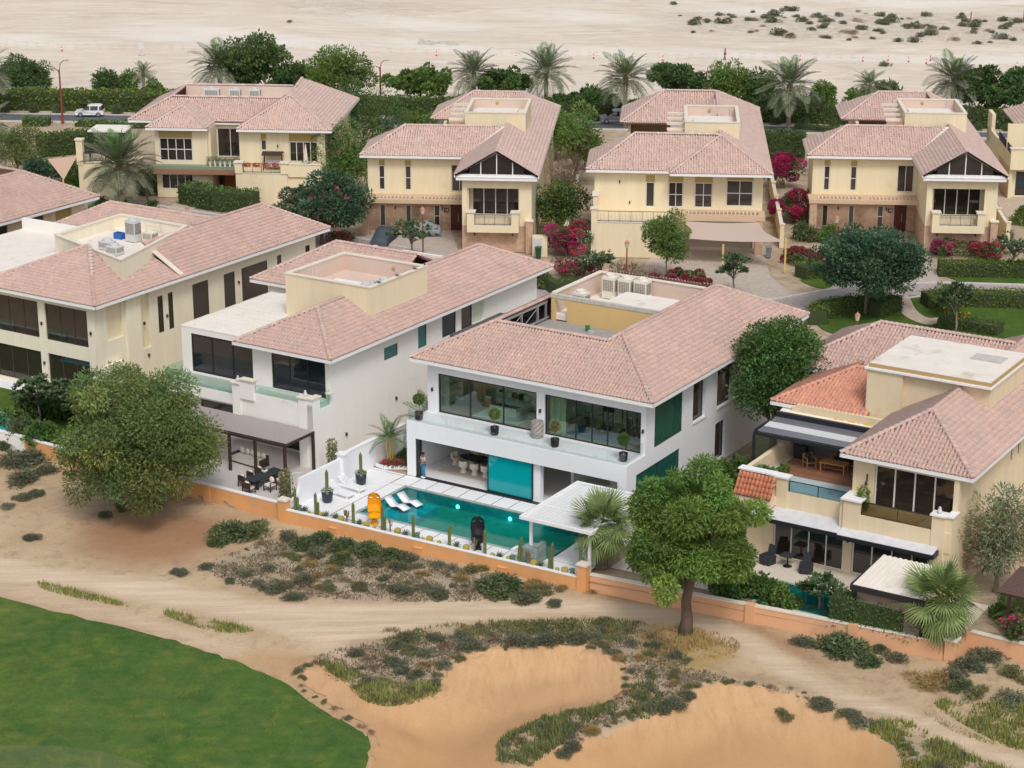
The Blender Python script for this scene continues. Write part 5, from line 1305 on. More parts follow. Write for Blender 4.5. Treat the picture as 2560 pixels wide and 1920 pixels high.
zf_,zk_=10.05,9.9
planes=[[(xl,y0,ez),(x1,y0,ez),(-33.6,6.1,zf_)],
          [(x1,y0,ez),(x1,9.6,ez),(-30.2,9.6,ez+2.8*2.45/6.2),(-28.9,4.5,ez+1.5*2.45/6.2),(-33.6,6.1,zf_)],
          [(x1,9.6,ez),(x1,y1,ez),(-31.4,24.4,zk_),(-31.4,9.6,zk_)],
          [(xl,8.0,ez),(xl,y0,ez),(-33.6,6.1,zf_),(-38.7,7.75,ez+.35)],
          [(x1,y1,ez),(-35.4,y1,ez),(-31.4,24.4,zk_)],[(-35.4,y1,ez),(-35.4,16.2,ez),(-31.4,16.2,zk_),(-31.4,24.4,zk_)],[(-33,23.5,ez),(-47,23.5,ez),(-42.6,18.3,zk_),(-31.4,18.3,zk_)],
          [(-46.5,13.2,7.9),(-39.2,13.2,7.9),(-39.2,18.3,zk_),(-42.6,18.3,zk_)],
          [(-39.1,15.85,8.9),(-31.4,15.85,8.9),(-31.4,18.3,zk_),(-39.1,18.3,zk_)]]
ridges=[((x1,y0,ez),(-33.6,6.1,zf_)),((xl,y0,ez),(-33.6,6.1,zf_)),((-31.4,15.5,zk_),(-31.4,24.4,zk_)),((x1,y1,ez),(-31.4,24.4,zk_)),((-46.5,13.2,7.9),(-42.6,18.3,zk_)),((-42.6,18.3,zk_),(-31.4,18.3,zk_))]
tiled_roof(vA,FF,planes,ridges,singles=300)
fascia(vA,[(-47,y0),(x1,y0),(x1,y1),(-35.4,y1),(-35.4,23.5),(-47,23.5)],ez)
soffit(vA,-47,y0+.06,-35.4,23.4,ez-.2);soffit(vA,-35.4,y0+.06,x1-.06,y1-.06,ez-.2)
def quad_well(house,pts,zb,zt,zf,om,im,cm,t=.2):
    c=Vector((sum(p[0] for p in pts)/4,sum(p[1] for p in pts)/4))
    def inset(d):return [tuple(Vector(p[:2])+(c-Vector(p[:2])).normalized()*d*1.4) for p in pts]
    def ring(po,pi,z0,z1):
        mb=MB()
        for i in range(4):
            j=(i+1)%4
            mb.prism([po[i],po[j],pi[j],pi[i]],z0,z1)
        return mb
    o,m1,i1=inset(0),inset(t*.55),inset(t)
    part("parapet",ring(o,m1,zb,zt),om,house);part("parapet_lining",ring(m1,i1,zf,zt-.003),im,house)
    part("coping",ring(inset(-.06),inset(t+.06),zt,zt+.1),cm,house)
    part("roof_deck",MB().prism(m1,zf-.1,zf),m_flat,house)
quad_well(vA,[(-38.8,7.8),(-28.85,4.5),(-31.8,15.5),(-39.1,15.75)],7.9,9.8,8.9,m_creamA,m_creamA,m_cap)
vl=MB();vl.extrude([(-30.2,9.4,9.22),(-30.2,9.85,9.22),(-27.5,9.85,7.74),(-27.5,9.4,7.74)],(0,0,.1))
for i in range(9):vl.cbox(-30.6-i*.33,3.2+i*.33,9.0+i*.13,.22,.22,.12)
part("mortar_line",vl,m_mortar,vA,kind="stuff")
part("flat_roof_sheet",MB().box(-47,1.5,8.0,-36.5,12.4,8.3),m_flat,vA)
part("roof_upstand",MB().box(-47,12.4,8.0,-39.2,12.7,9.2),m_cream,vA)
ac_unit(FF,-34.6,12.2,8.9,"tall grey-white air conditioner in the cream villa's roof enclosure",1.0,.8,1.75,m_acgrey)
ac_unit(FF,-33.2,12.6,8.9,"lower beige air conditioner right of the tall one in the roof enclosure",1.0,.8,.9)
ac_unit(FF,-34.6,9.2,8.9,"squat air conditioner at the front left inside the roof enclosure",1.1,.9,.7,m_acgrey)
ac_unit(FF,-33.0,8.3,8.9,"squat air conditioner at the front right inside the roof enclosure",1.1,.9,.7,m_acgrey)
solo("tool_crate",MB().box(-.4,-.25,0,.4,-.2,.5).box(-.4,.2,0,.4,.25,.5).box(-.4,-.2,0,-.35,.2,.5).box(.35,-.2,0,.4,.2,.5).box(-.35,-.2,0,.35,.2,.3),mat("blue_plastic",(.02,.12,.42),.4),"blue plastic crate inside the cream villa's roof enclosure","crate",FF,-36.2,12.3,8.9)
pp=thing("roof_pipe","white pipe and cable run along the roof enclosure's rear lining","pipe",FF,-32,13.8,8.9)
part("pipe",MB().tube([(-36,15.2,9.5),(-34.2,15.1,9.4),(-33.0,15.05,9.25),(-32.4,14.8,9.15),(-32.3,14.2,8.95)],.035,6).tube([(-34.4,15.1,8.9),(-34.4,15.1,9.7)],.06,6),m_acgrey,pp)
struct("lawn",MB().box(-47,-8.5,-.02,-20.6,.4,.006),m_lawn,FF)
struct("white_path",MB().box(-47,-.9,-.01,-28,.58,.03),m_slab,FF)
wa=thing("front_garden_wall","white rendered garden wall at the far left edge","wall",FF,-30,-8.9,-1)
part("wall",MB().box(-60,-9.16,-1.9,-26.21,-8.9,.45),m_cream,wa);part("coping",MB().box(-60,-9.2,.452,-26.21,-8.86,.53),m_trim,wa)
wd=thing("garden_wall","low white curving garden wall behind the big thorn tree","wall",FF,-22,-5)
part("wall",MB().box(-20.4,-8.6,0,-20.1,6.0,1.3).box(-20.46,-8.66,1.3,-20.04,6.0,1.38),m_cream,wd)
pa_=thing("swimming_pool","pale blue pool water at the far left edge","pool",FF,-33,-6.5)
part("basin",MB().box(-38,-8.2,-.015,-29.2,-5.0,.012),mat("pale_blue_pool_tile",(.12,.55,.62),.5),pa_)
part("water",MB().quad((-37.8,-8.0,.03),(-29.4,-8.0,.03),(-29.4,-5.2,.03),(-37.8,-5.2,.03)),glass("pale_pool_water",(.45,.9,.93),1.0),pa_)
# villa corner beyond, at the left edge
vL=thing("yellow_villa","yellow-walled villa with wide tiled eave at the left edge, behind the cream villa","villa",FF,-60,16)
w=MB();wall(w,'y',-53.0,-.3,-5,26.0,0,7.45,[(14.3,16.5,5.6,7.1),(18.3,20.8,5.2,7.0),(22.3,24.3,4.4,7.2)]);wall(w,'x',26.0,-.3,-72,-53.3,0,7.45)
part("wall",w,m_yellow,vL)
window(vL,'y',-53.0,14.32,16.48,5.62,7.08,2,1,m_frameB,m_glassD,fw=.08,inset=.1,out=1)
window(vL,'y',-53.0,18.32,20.78,5.22,6.98,2,1,m_frameB,m_glassD,fw=.08,inset=.1,out=1)
part("recess_panel",MB().box(-53.28,22.32,4.42,-53.2,24.28,7.18),m_ochre,vL)
ez=7.6;x1,y1=-52.1,26.9;a_=4.6;s_=.56;zr=ez+s_*a_
tiled_roof(vL,FF,[[(x1,-6,ez),(x1,y1,ez),(x1-a_,y1-a_,zr),(x1-a_,-6,zr)],[(x1,y1,ez),(-72,y1,ez),(-72,y1-a_,zr),(x1-a_,y1-a_,zr)]],
           [((x1,y1,ez),(x1-a_,y1-a_,zr)),((x1-a_,-6,zr),(x1-a_,y1-a_,zr)),((x1-a_,y1-a_,zr),(-72,y1-a_,zr))],prof=PROF2)
fascia(vL,[(x1,-6),(x1,y1),(-72,y1)],ez)
soffit(vL,-72,-6,x1-.06,y1-.06,ez-.2)
# ------------------------------------------------------------------ sand-yellow villa on the right with covered roof terrace
vD=thing("terrace_villa","sand-yellow villa on the right with a covered roof terrace and white roof plate","villa",FF,32,8)
w=MB();ez=7.5
wall(w,'y',38.0,-.3,.2,25,0,7.35,[(9.3,9.75,5.4,6.5),(10.6,11.05,5.4,6.5),(13,14.2,4.6,6.4),(14.8,16,4.6,6.4),(13,14.2,.4,2.6),(15,16.2,.4,2.6)])
wall(w,'x',.9,.3,31.6,37.7,3.6,7.35,[(32.65,37.55,4.3,6.9)])
wall(w,'x',.2,.3,24.3,37.7,0,3.6,[(26.7,31.25,.05,2.75),(31.75,36.7,.05,2.5)])
wall(w,'x',.2,.3,24.3,31.5,3.6,4.35)
w.box(26.8,.1,3.2,27.5,.55,5.2);w.box(31.2,-.6,3.0,31.9,.9,5.0)
w.box(31.5,-.65,2.95,38.0,-.35,4.2);w.box(31.5,-.35,2.95,38.0,.2,3.6)
w.box(31.45,-.72,2.95,32.5,-.3,4.95);w.box(36.85,-.72,0,37.6,-.2,5.15);w.box(37.6,-.6,0,38.02,.2,5.15)
wall(w,'y',31.3,.3,.9,8.6,3.6,7.35);wall(w,'y',24.3,.3,.5,7.6,0,5.1);wall(w,'y',24.3,.3,7.6,25,0,7.0)
wall(w,'x',7.6,.3,24.6,31.3,3.6,7.2);wall(w,'x',25,-.3,24.6,37.7,0,7.35);wall(w,'y',21.9,.3,15,25,0,7.35);wall(w,'x',15,.3,22.2,24.6,0,7.35)
part("wall",w,m_yellow,vD)
part("stone_plinth",MB().box(37.99,1.6,0,38.05,6.2,2.5),m_stone,vD)
for bb in ((31.3,-.85,5.002,32.6,.4,5.1),(36.75,-.85,5.152,37.7,-.1,5.25),(37.65,-.7,5.153,38.12,.35,5.252),(26.7,-.02,5.202,27.6,.68,5.3),(24.3,.0,5.25,26.69,.62,5.34)):part("coping",MB().box(*bb),m_trim,vD)
window(vD,'x',.9,32.67,37.53,4.32,6.88,4,1,m_frameW,m_glassD,fw=.09,inset=.1)
window(vD,'x',.2,26.72,31.23,.07,2.73,4,1,m_frameW,m_glassD,fw=.08,inset=.1)
window(vD,'x',.2,31.77,36.68,.07,2.48,4,1,m_frameW,m_glassD,fw=.09,inset=.1)
for a,b,z0_,z1_ in ((9.3,9.75,5.4,6.5),(10.6,11.05,5.4,6.5),(13,14.2,4.6,6.4),(14.8,16,4.6,6.4),(13,14.2,.4,2.6),(15,16.2,.4,2.6)):
    window(vD,'y',38.0,a+.01,b-.01,z0_+.01,z1_-.01,1,1,m_frameW,m_glassD,fw=.06,inset=.08,out=1)
for u in (32.2,37.75):
    lt=MB();lt.box(u-.03,.82,5.75,u+.03,.9,6.2);lt.lathe([(.03,0),(.1,.08),(.07,.25),(.02,.3)],u,.74,5.5,n=8);part("wall_light",lt,m_iron,vD)
sconce(vD,'y',38.0,6.5,3.2,1,m_frameD);sconce(vD,'x',.2,31.5,2.0,m=m_frameD);sconce(vD,'x',.2,36.78,1.9,m=m_frameD)
for a,b in ((32.52,34.7),(34.7,36.83)):
    part("balustrade_panel",MB().box(a+.02,-.56,4.2,b-.02,-.54,5.0),m_glassS,vD)
    part("handrail",MB().box(a,-.58,5.0,b,-.52,5.05).box(a,-.575,4.2,a+.04,-.525,5.0),m_frameD,vD)
part("balustrade_panel",MB().box(37.9,.36,4.2,37.92,.88,5.0),m_glassS,vD)
for a,b in ((27.55,29.4),(29.4,31.18)):
    part("balustrade_panel",MB().box(a+.02,.28,4.36,b-.02,.30,5.02),glass("pale_blue_balustrade",(.66,.80,.84),1.6),vD)
    part("handrail",MB().box(a,.26,5.02,b,.32,5.06).box(a,.265,4.36,a+.04,.315,5.02),m_frameD,vD)
part("terrace_floor",MB().box(24.6,.52,3.7,31.29,7.58,3.92),mat("pale_blue_terrace_tile",(.50,.58,.60),.5,var=.05),vD)
dk=link("terrace_deck",None,vD);dk.location=(-vD["ou"],-vD["ov"],0)
for i in range(24):link("deck_board",MB().box(25.1,3.9+i*.15,3.925,31.25,4.04+i*.15,4.12 if i>2 else 4.02).mesh("deck_board",m_decking),dk)
# lower canopy
part("canopy",MB().extrude([(24.2,.19,3.25),(24.2,-1.25,2.98),(31.45,-1.25,2.98),(31.45,.19,3.25)],(0,0,.07)).extrude([(31.46,-.66,3.2),(31.46,-1.5,3.0),(37.3,-1.5,3.0),(37.3,-.66,3.2)],(0,0,.07)),mat("grey_white_canopy_tiles",(.60,.60,.62),.7,var=.12,vscale=2),vD)
part("canopy_edge",MB().box(24.15,-1.32,2.78,31.5,-1.24,3.04).box(31.46,-1.58,2.8,37.35,-1.49,3.06).box(37.3,-1.49,2.8,37.38,-.6,3.1),m_frameD,vD)
# red tile apron below the terrace corner
ap=[[(24.4,-.75,4.0),(26.75,-.75,4.0),(26.75,.05,5.2),(24.4,.05,5.2)]]
vDa=vD
tiled_roof(vD,FF,ap,[],tm=m_tileR,slab=.1)
part("apron_base",MB().box(24.3,-.72,3.4,26.8,.19,3.95),m_yellow,vD)
# terrace canopy with glass panels
pf=MB();pf.box(23.4,3.9,6.1,31.2,4.05,6.3);pf.box(23.4,4.05,6.1,23.55,8.2,6.42);pf.box(23.55,6.9,6.3,31.2,7.15,6.75)
for x in (25.5,27.5,29.5):pf.box(x,4.05,6.2,x+.06,6.9,6.32)
part("terrace_canopy_frame",pf,m_frameD,vD)
for i in range(3):
    y=4.1+i*.95
    part("canopy_pane",MB().extrude([(23.6,y,6.32+.03*i),(31.1,y,6.32+.03*i),(31.1,y+.85,6.37+.03*i),(23.6,y+.85,6.37+.03*i)],(0,0,.02)),mat("grey_translucent_panel",(.16,.16,.18),.2,spec=.6) if i !=1 else m_acgrey,vD)
part("canopy_foam",MB().extrude([(23.6,7.16,6.55),(31.2,7.16,6.55),(31.2,8.3,6.85),(23.6,8.3,6.85)],(0,0,.05)),m_flat,vD)
fo=MB();random.seed(5)
for i in range(60):
    x=24.6+i*.11;fo.ball((x,7.2+random.uniform(-.03,.05),6.63),.09,.07,.05,6,3)
    if i>22:fo.ball((x,7.65+random.uniform(-.05,.05),6.74),.09,.08,.05,6,3)
part("yellow_sealant",fo,mat("yellow_foam_sealant",(.75,.45,.02),.7),vD)
for x,y in ((23.45,3.95),(31.1,3.95)):part("canopy_post",MB().cbox(x,y,3.9,.14,.14,2.2),m_frameD,vD)
part("glass_screen",MB().box(23.5,4.1,4.1,23.52,7.5,6.1),m_glassG,vD)
part("terrace_back_wall",MB().box(24.6,7.5,3.9,31.29,7.59,6.3),mat("charcoal_render",(.16,.155,.15),.8),vD)
# roofs
x0,x1,y0,y1,s_=30.8,38.8,.1,26.0,.56
a_,xm=4.0,34.8;zr=ez+s_*a_
planes=[[(x0,y0,ez),(x1,y0,ez),(xm,y0+a_,zr)],[(x1,y0,ez),(x1,y1,ez),(xm,y1-a_,zr),(xm,y0+a_,zr)],[(x0,8.7,ez),(x0,y0,ez),(xm,y0+a_,zr),(xm,8.7,zr)],
          [(21.0,14.2,ez),(28.9,14.2,ez),(28.9,18.9,9.9),(25.5,18.9,9.9)],[(21.0,23.8,ez),(21.0,14.2,ez),(25.5,18.9,9.9)],[(28.9,15.4,8.1),(xm,15.4,8.1),(xm,18.9,9.9),(28.9,18.9,9.9)],
          [(x1,y1,ez),(x0,y1,ez),(xm,y1-a_,zr)],[(x0,y1,ez),(x0,15.3,ez),(xm,15.3,zr),(xm,y1-a_,zr)],[(33,23.8,ez),(21.0,23.8,ez),(25.5,18.9,9.9),(xm,18.9,9.9)]]
ridges=[((x1,y0,ez),(xm,y0+a_,zr)),((x0,y0,ez),(xm,y0+a_,zr)),((xm,y0+a_,zr),(xm,8.6,zr)),((21.0,14.2,ez),(25.5,18.9,9.9)),((25.5,18.9,9.9),(xm,18.9,9.9)),((xm,15.3,zr),(xm,y1-a_,zr)),((x1,y1,ez),(xm,y1-a_,zr))]
tiled_roof(vD,FF,planes,ridges,singles=300,ridge_single=True)
fascia(vD,[(x0,8.6),(x0,y0),(x1,y0),(x1,y1)],ez);fascia(vD,[(21.0,23.8),(21.0,14.2),(28.8,14.2)],ez)
soffit(vD,x0+.06,y0+.06,x1-.06,y1-.06,ez-.2)
tiled_roof(vD,FF,[[(22.8,7.75,7.1),(29.2,7.75,7.1),(29.2,12.3,8.75),(26.6,12.3,8.75)],[(22.8,13.5,7.1),(22.8,7.75,7.1),(26.6,12.3,8.75),(26.6,13.5,8.75)]],[((22.8,7.75,7.1),(26.6,12.3,8.75)),((26.6,12.3,8.75),(29.1,12.3,8.75))],tm=mat("orange_clay_roof_tile",(.60,.30,.21),.75,var=.14,vscale=1.2,tint=True,spec=.25))
fascia(vD,[(22.8,13.5),(22.8,7.75),(29.2,7.75)],7.1)
tw=MB();wall(tw,'x',8.65,.3,28.9,36.7,7.2,10.1);wall(tw,'y',36.7,-.3,8.95,15.3,7.2,10.1);wall(tw,'y',28.9,.3,8.95,15.3,6.5,10.1);wall(tw,'x',15.3,-.3,29.2,36.4,7.2,10.1);tw.box(28.9,8.35,6.8,31.2,8.65,10.1)
part("roof_tower",tw,m_yellow,vD)
part("cornice",MB().box(28.75,8.2,10.1,36.85,15.45,10.22),m_trim,vD)
part("roof_plate_edge",MB().box(28.95,8.4,10.22,36.75,15.3,10.46),mat("bronze_gutter",(.46,.31,.14),.6),vD)
pt=MB()
for i in range(27):
    y=8.42+i*.255
    xr_=36.7
    pt.box(29.0,y,10.462,xr_,y+.235,10.50+.004*(i%2))
part("roof_plate",pt,m_flat,vD)
part("roof_hatch",MB().box(34.0,12.3,10.5,36.0,13.6,10.56).box(34.2,12.45,10.56,35.8,13.45,10.60),m_concrete,vD)
# patio
struct("stone_patio",MB().box(19.2,-6.4,-.02,40.3,.18,.004),mat("beige_patio_stone",(.66,.58,.48),.7,var=.06),FF)
pd=thing("swimming_pool","small dark turquoise pool behind the hedge of the right villa","pool",FF,31,-4.2)
part("basin",MB().box(26.5,-6.2,-.01,33.2,-3.1,.02),m_ptile,pd);part("rim",MB().box(33.2,-6.2,-.01,33.5,-3.0,.06).box(26.5,-3.1,-.01,33.2,-2.9,.05),m_ptile0,pd)
part("water",MB().quad((26.55,-6.15,.035),(33.2,-6.15,.035),(33.2,-3.1,.035),(26.55,-3.1,.035)),glass("dark_pool_water",(.12,.50,.48),1.0),pd)
cpt=thing("carport_roof","white corrugated lean-to roof with dark gutter by the right villa","canopy",FF,36.7,-4.5)
rf=MB();n_=26
for i in range(n_):
    a,b=34.7+4.15*i/n_,34.7+4.15*(i+1)/n_;z0_,z1_=(2.62,2.66) if i%2 else (2.66,2.70)
    rf.extrude([(a,-6.8,z0_-.05),(b,-6.8,z0_-.05),(b,-2.3,z1_+.08),(a,-2.3,z1_+.08)],(0,0,.045))
part("sheet",rf,m_flat,cpt)
part("gutter",MB().box(34.6,-6.95,2.35,38.9,-6.8,2.66).box(34.58,-6.8,2.38,34.68,-2.3,2.7),m_frameD,cpt)
for x,y in ((34.8,-6.6),(38.7,-6.6),(34.8,-2.5),(38.7,-2.5)):part("post",MB().cbox(x,y,0,.12,.12,2.55),m_frameD,cpt)
part("back_panel",MB().box(34.9,-6.6,0,38.6,-6.52,2.2),mat("taupe_panel",(.26,.20,.16),.8),cpt)
# garden wall of the right villa
wD=thing("front_garden_wall","peach garden wall in front of the right villa's hedge","wall",FF,30,-7.6,-1)
part("wall",MB().extrude([(19.1,-8.75,-2.1),(40.3,-6.5,-2.1),(40.3,-6.5,.3),(19.1,-8.75,.3)],(-.03,.28,0)),m_peach,wD)
part("coping",MB().extrude([(19.1,-8.79,.302),(40.3,-6.54,.302),(40.3,-6.54,.38),(19.1,-8.79,.38)],(-.04,.36,0)),m_cap,wD)
for u in (29.0,35.0):
    v=-8.75+(u-19.1)*2.25/21.2
    part("pilaster",MB().cbox(u,v+.1,-2.1,.55,.5,2.52),m_peach,wD)
for u,v,lb in ((40.45,-6.35,"peach corner pillar of the right villa's garden wall"),):
    t=thing("gate_pillar",lb,"pillar",FF,u,v,-1.2,0,"pillars of the front garden wall")
    part("shaft",MB().cbox(u,v,-2.2,.62,.6,2.75),m_peach,t);part("cap",MB().cbox(u,v,.55,.76,.74,.12),m_cap,t)
wE=thing("front_garden_wall","peach garden wall at the right edge under the flowering creeper","wall",FF,44,-4.2,-1)
part("wall",MB().box(40.55,-6.05,-2.2,40.8,-4.3,.3).box(40.8,-4.45,-2.2,60,-4.2,.3),m_peach,wE);part("coping",MB().box(40.8,-4.49,.302,60,-4.16,.38),m_cap,wE)
pr=thing("brown_pergola","brown slatted pergola at the right edge of the picture","pergola",FF,44,-1.5)
f2=MB();f2.box(41.9,-3.2,2.35,48,-3.05,2.5);f2.box(41.9,.6,2.35,48,.75,2.5)
part("beam",f2,m_brownM,pr)
for i in range(17):part("slat",MB().box(41.7,-3.2+i*.24,2.5,48,-3.08+i*.24,2.58),mat("brown_slat",(.16,.10,.085),.5),pr)
for x,y in ((42.4,-3.1),(42.4,.65)):part("post",MB().cbox(x,y,-.05,.16,.16,2.4),m_brownM,pr)
# furniture of the right villa
cs=thing("patio_table","small dark square table on the right villa's patio","table",FF,28.1,-.7,.006)
part("table_top",MB().cbox(0,0,.70,.75,.75,.05),m_char,cs,local=True);part("leg",MB().lathe([(.3,0),(.05,.05),(.04,.70)],n=8),m_black,cs,local=True)
for u,rz,lb in ((29.4,.3,"charcoal recliner chair in the middle of the right villa's patio"),(26.9,-.3,"charcoal recliner chair half hidden by the big tree")):
    t=thing("recliner_chair",lb,"chair",FF,u,-.9,.006,rz,"recliner chairs on the right villa's patio")
    part("seat",MB().cbox(0,-.05,.2,.5,.55,.22),m_char,t,local=True);part("arm",MB().cbox(-.32,-.02,.0,.14,.68,.55),m_char,t,local=True);part("arm",MB().cbox(.32,-.02,.0,.14,.68,.55),m_char,t,local=True)
    part("backrest",MB().extrude([(-.25,.2,.35),(.25,.2,.35),(.25,.38,1.05),(-.25,.38,1.05)],(0,.12,0)),m_char,t,local=True);part("footrest",MB().cbox(0,-.42,.1,.5,.14,.3),m_char,t,local=True)
tt=thing("teak_table","teak coffee table on the roof terrace deck","table",FF,28.3,5.3,4.12,.05)
part("table_top",MB().cbox(0,0,.62,1.7,.85,.05),m_teak,tt,local=True)
for sx in (-.75,.75):
    for sy in (-.35,.35):part("leg",MB().cbox(sx,sy,0,.07,.07,.62),m_teak,tt,local=True)
part("stretcher",MB().cbox(0,0,.2,1.5,.06,.05),m_teak,tt,local=True)
arm_chair(26.6,5.4,.9,"teak armchair with charcoal cushions, left of the terrace coffee table",FF,4.12,m_teak,m_char,"teak terrace chairs","teak_armchair")
arm_chair(30.1,4.9,-1.0,"teak armchair with charcoal cushions, right of the terrace coffee table",FF,4.12,m_teak,m_char,"teak terrace chairs","teak_armchair")
t=thing("teak_sofa","teak sofa with charcoal cushions at the back of the roof terrace","sofa",FF,28.8,6.7,4.12)
part("frame",MB().cbox(0,0,.2,2.2,.8,.08).cbox(-1.1,0,0,.07,.8,.62).cbox(1.1,0,0,.07,.8,.62).cbox(0,.4,.2,2.2,.06,.6),m_teak,t,local=True)
for sx in (-.55,.55):part("cushion",MB().cbox(sx,0,.28,1.0,.7,.14),m_char,t,local=True);part("back_cushion",MB().cbox(sx,.3,.42,1.0,.16,.5),m_char,t,local=True)
t=thing("side_cabinet","low black cabinet at the left of the roof terrace","cabinet",FF,25.5,6.6,4.12)
part("body",MB().cbox(0,0,0,.8,.5,.85),m_black,t,local=True);part("top",MB().cbox(0,0,.85,.86,.56,.04),m_char,t,local=True)
solo("spray_bottle",MB().lathe([(.07,0),(.08,.02),(.08,.16),(.03,.22),(.03,.26),(.05,.26),(.05,.32)],n=10),mat("blue_bottle",(.02,.25,.5),.3),"blue spray bottle on the black terrace cabinet","bottle",FF,25.45,6.55,5.01)
# ------------------------------------------------------------------ back row
def gable_villa(fr,number,label,name):
    h=thing(name,label,"villa",fr,-20,195,0)
    ez=7.6;v0,vg=194.4,186.2
    w=MB()
    wall(w,'x',v0,.3,-29.6,-19.4,3.5,7.45,[(-28.48,-27.9,4.0,7.0),(-25.88,-25.28,4.0,7.0),(-21.3,-19.7,3.9,6.6)])
    wall(w,'y',-29.6,.3,v0+.3,200.5,0,7.45)
    wall(w,'y',-12.8,-.3,vg+.3,221,0,7.45)
    wall(w,'y',-19.4,.3,vg+.3,v0,2.5,7.45);wall(w,'x',220.7,.3,-24,-13.1,0,7.45);wall(w,'y',-24,.3,212,220.7,0,7.45);wall(w,'x',200.5,.3,-29.3,-19,0,7.45)
    wall(w,'x',vg,.3,-19.4,-12.8,2.52,7.4,[(-18.9,-14.0,3.2,6.15)])
    wall(w,'y',-18.9,.12,vg+.3,vg+1.5,3.2,6.2);w.box(-18.78,vg+1.45,2.9,-14.0,vg+1.6,3.2)
    wall(w,'x',vg+1.6,.2,-19.0,-13.1,3.2,6.6,[(-18.6,-14.1,3.22,6.0)])
    part("wall",w,m_butter,h)
    b=MB();b.box(-18.85,vg-1.0,2.1,-13.95,vg-.002,2.75);b.box(-18.85,vg-1.0,2.75,-18.15,vg-.002,4.0);b.box(-14.65,vg-1.0,2.75,-13.95,vg-.002,4.0)
    part("balcony",b,m_butter,h)
    for bb in ((-18.95,vg-1.1,4.002,-18.05,vg-.003,4.1),(-14.75,vg-1.1,4.002,-13.85,vg-.003,4.1),(-18.14,vg-.95,2.752,-14.66,vg-.01,2.80)):part("coping",MB().box(*bb),m_cap,h)
    railing(h,'x',vg-.9,-18.14,-14.66,2.8,3.85)
    sw=MB();wall(sw,'x',v0+.02,.28,-29.58,-19.42,0,3.3,[(-28.48,-27.9,.2,2.75),(-25.9,-25.33,.3,2.75),(-23.06,-22.46,.05,2.75),(-21.4,-20.2,0,2.75)])
    sg_=MB();wall(sg_,'x',vg+.01,.28,-19.4,-12.8,0,2.5);wall(sg_,'y',-19.42,.28,vg+.3,v0,0,2.48);part("stone_cladding",sg_,m_stone,h);part("stone_pillar",MB().box(-13.3,vg-.55,0,-12.65,vg-.0,3.1),m_stone,h);part("stone_pillar",MB().box(-29.9,v0-2.6,0,-29.2,v0-1.9,3.2),m_stone,h)
    part("stone_cladding",sw,m_stone,h)
    part("coping",MB().box(-13.38,vg-.63,3.1,-12.57,vg-.0,3.22),m_cap,h)
    pn=MB()
    for a,b_ in ((-28.46,-27.92),(-25.86,-25.30)):pn.box(a,v0+.08,6.42,b_,v0+.12,6.98)
    for a,b_ in ((-28.46,-27.92),(-25.88,-25.35),(-23.04,-22.48)):pn.box(a,v0+.1,2.5,b_,v0+.14,2.74)
    part("recess_panel",pn,m_ochre,h)
    for a,b_ in ((-28.47,-27.91),(-25.87,-25.29)):window(h,'x',v0,a,b_,4.01,6.42,1,2,m_frameW,m_glassW,fw=.06,inset=.08)
    for a,b_,r in ((-28.47,-27.91,1),(-25.89,-25.34,1),(-23.05,-22.47,2)):window(h,'x',v0+.02,a,b_,.31,2.5,1,r,m_frameW,m_glassW,fw=.06,inset=.1)
    window(h,'x',v0,-21.29,-19.71,3.92,6.58,2,1,m_frameW,m_glassW,fw=.06,inset=.2)
    window(h,'x',vg+1.6,-18.59,-14.11,3.23,5.98,4,1,m_frameW,m_glassD,fw=.09,inset=.05)
    d=part("door",MB().box(-21.38,v0+.12,0.02,-20.22,v0+.18,2.7).box(-21.3,v0+.1,.1,-20.9,v0+.12,2.6).box(-20.7,v0+.1,.1,-20.3,v0+.12,2.6),m_woodR,h)
    part("handle",MB().box(-20.66,v0+.04,.9,-20.62,v0+.08,1.7),m_steel,d)
    # slotted canopy
    cn=MB();cn.extrude([(-30.0,v0-2.7,3.25),(-19.42,v0-2.7,3.25),(-19.42,v0-2.7,3.62),(-30.0,v0-2.7,3.62)],(0,.25,0));cn.box(-30.0,v0-2.45,3.4,-19.42,v0-1.9,3.6);cn.box(-30.0,v0-.9,3.4,-19.42,v0-.01,3.6)
    for a in (-30.0,-24.9,-19.62):cn.box(a,v0-1.9,3.4,a+.9 if a<-20 else a+.2,v0-.9,3.6)
    part("canopy",cn,m_fasciaC,h)
    for i in range(26):
        x=-29.05+i*.37
        if-25.2<x<-23.9:continue
        part("canopy_slat",MB().box(x,v0-1.9,3.42,x+.1,v0-.9,3.58),m_cap,h)
    pq=part("number_plate",MB().box(-22.05,v0-.05,1.85,-21.6,v0+.015,2.25),m_black,h)
    letters(pq,number,.34,m_trim,(-21.82-h["ou"],v0-.062-h["ov"],2.05),(R(90),0,0))
    for x,vv in ((-26.9,v0),(-22.2,v0),(-18.2,vg),(-14.6,vg)):sconce(h,'x',vv,x,2.1 if vv==v0 else 1.6,m=m_frameB)
    # gable
    s_,xm,zr=.57,-16.05,9.85;x0,x1=-20.0,-12.1;yg=185.3
    gb=MB();gb.box(-19.9,yg+.12,7.05,-12.2,yg+.4,7.62);part("gable_band",gb,m_trim,h)
    def gz(x):return 7.6+.57*min(x-x0,x1-x)
    xs_=[-18.7,-17.55,xm,-14.55,-13.4]
    fm_=MB()
    for i in range(4):
        a,b_=xs_[i],xs_[i+1]
        pts=[(a+.05,yg+.34,7.7),(b_-.05,yg+.34,7.7)]+([(b_-.05,yg+.34,gz(b_-.05)-.26)] if gz(b_-.05)-.26>7.72 else [])+([(a+.05,yg+.34,gz(a+.05)-.26)] if gz(a+.05)-.26>7.72 else [])
        if len(pts)>=3:part("gable_pane",MB().extrude(pts,(0,.03,0)),m_glassD,h)
